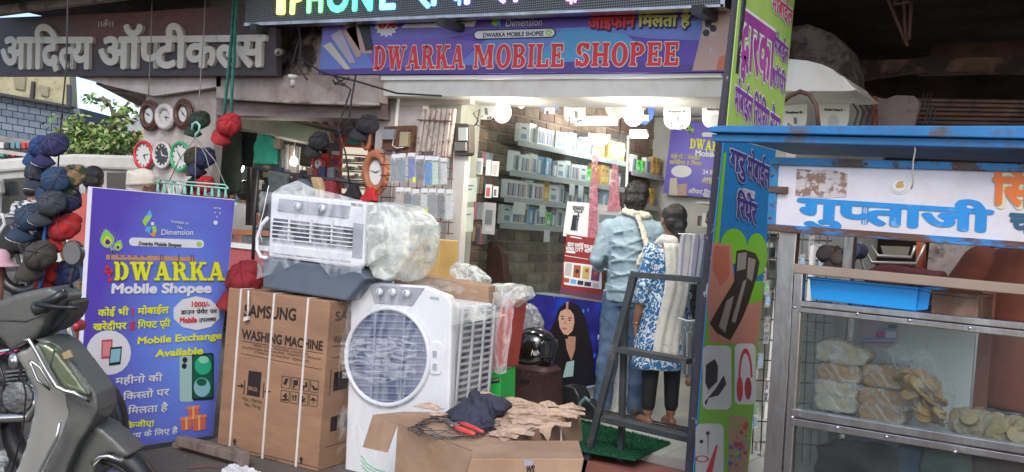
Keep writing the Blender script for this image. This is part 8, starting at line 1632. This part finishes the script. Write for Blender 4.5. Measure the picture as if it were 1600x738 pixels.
b = MB(); b.slab(SD, [(136, 541), (148, 535), (153, 546), (140, 550)], .012, .2); b.build('number_tag', mat('tag_brown', (.3, .22, .1), .5), T, bevel=.002)
c = SD.P(163, 800, .03); ax_ = SD.n.cross(V((0, 0, 1))); c.z = .225; b = MB(); b.tube([c+ax_*.185*math.cos(k*.2094)+V((0, 0, .185*math.sin(k*.2094))) for k in range(30)], .045, 10, closed=True); wh = b.build('wheel', m_black, T)
b = MB(); b.tube([c-SD.n*.04, c+SD.n*.04], .11, 20); b.build('rim', mch, wh)
spart('under_body', [(-60, 545), (0, 548), (40, 548), (60, 580), (70, 620), (66, 660), (40, 740), (30, 790), (-60, 790)], .1, mpl, -.3) if False else None
MDp = DP(4.25); T = thing('motorcycle', 'black motorcycle with a pink striped tank and dirty silver engine behind the grey scooter', 'motorcycle', V((MDp.P(30, 738).x, MDp.P(30, 738).y, 0)))
def mpart(name, pts, th, m, off=0, **k): return blob(name, MDp, pts, th, m, T, off=off, vox=.012, smo=5, **k)
mpart('tank', [(-80, 520), (0, 522), (40, 536), (46, 552), (20, 562), (-80, 560)], .25, mat('moto_black', (.012, .012, .014), .2, coat=.8), .05)
b = MB(); b.slab(MDp, [(-60, 553), (0, 550), (28, 545), (42, 542), (36, 548), (0, 557), (-60, 562)], .27, .065); b.build('tank_stripe', mat('stripe_pink', (.5, .02, .13), .35), T, bevel=.006)
b = MB(); b.slab(MDp, [(-60, 549), (0, 546), (28, 542), (30, 544), (0, 549), (-60, 552)], .265, .068); b.build('tank_stripe', mat('stripe_pale', (.4, .55, .6), .35), T)
mpart('seat', [(-200, 505), (-80, 510), (-60, 530), (-200, 535)], .25, m_black)
men = mat('engine_grey', (.16, .165, .165), .4, .6, var=.3, sc_=12, bump=.4)
for k in range(6): b = MB(); y = 578+k*6; b.slab(MDp, [(10+k, y), (46+k, y-3), (46+k, y), (10+k, y+3)], .16, .04); b.build('cooling_fin', men, T)
mpart('crankcase', [(28, 604), (40, 594), (60, 590), (74, 600), (78, 622), (66, 634), (40, 634), (28, 622)], .22, men, .1, disp=.01, dsc=.03)
mpart('gearbox', [(-40, 600), (20, 600), (34, 620), (30, 645), (-40, 645)], .2, m_dark, .05, disp=.02, dsc=.03)
b = MB(); b.tube([MDp.P(54, 612, .12), MDp.P(54, 612, .15)], .07, 20); b.build('clutch_cover', men, T, bevel=.005)
mpart('frame_mass', [(-60, 560), (20, 558), (36, 575), (20, 600), (-60, 605)], .12, m_dark, -.02, disp=.03, dsc=.04)
b = MB(); b.ptube(MDp, [(70, 600), (76, 625), (66, 644), (20, 645), (-60, 648)], .022, .12); b.build('exhaust_pipe', mch, T); b = MB(); b.ptube(MDp, [(-60, 652), (10, 650), (24, 652)], .035, .1); b.build('silencer', mat('silencer', (.1, .1, .1), .3, .8), T)
for a in ([(40, 540), (55, 570), (44, 610), (30, 640)], [(60, 550), (64, 580), (60, 600), (46, 612)], [(20, 560), (30, 590), (26, 620)], [(86, 520), (90, 560), (80, 590)]): b = MB(); b.ptube(MDp, a, .006, .12); b.build('cable', m_black, T)
b = MB(); b.ptube(MDp, [(96, 470), (110, 520), (128, 600), (148, 700)], .02, .0); b.build('front_fork', mch, T)
mpart('front_mudguard', [(96, 505), (112, 500), (124, 508), (120, 520), (100, 518)], .1, mat('moto_red', (.35, .02, .03), .3), .0)
for u in (96, -190):
    c = MDp.P(u, 735); c.z = .3; ax_ = MDp.n.cross(V((0, 0, 1))); b = MB(); b.tube([c+ax_*.25*math.cos(k*.2094)+V((0, 0, .25*math.sin(k*.2094))) for k in range(30)], .045, 10, closed=True); wh = b.build('wheel', m_black, T); b = MB(); b.tube([c-MDp.n*.03, c+MDp.n*.03], .07, 16); b.build('hub', mch, wh)
b = MB(); b.ptube(MDp, [(8, 648), (-6, 690), (-10, 750)], .012, .1); b.build('side_stand', m_dark, T)
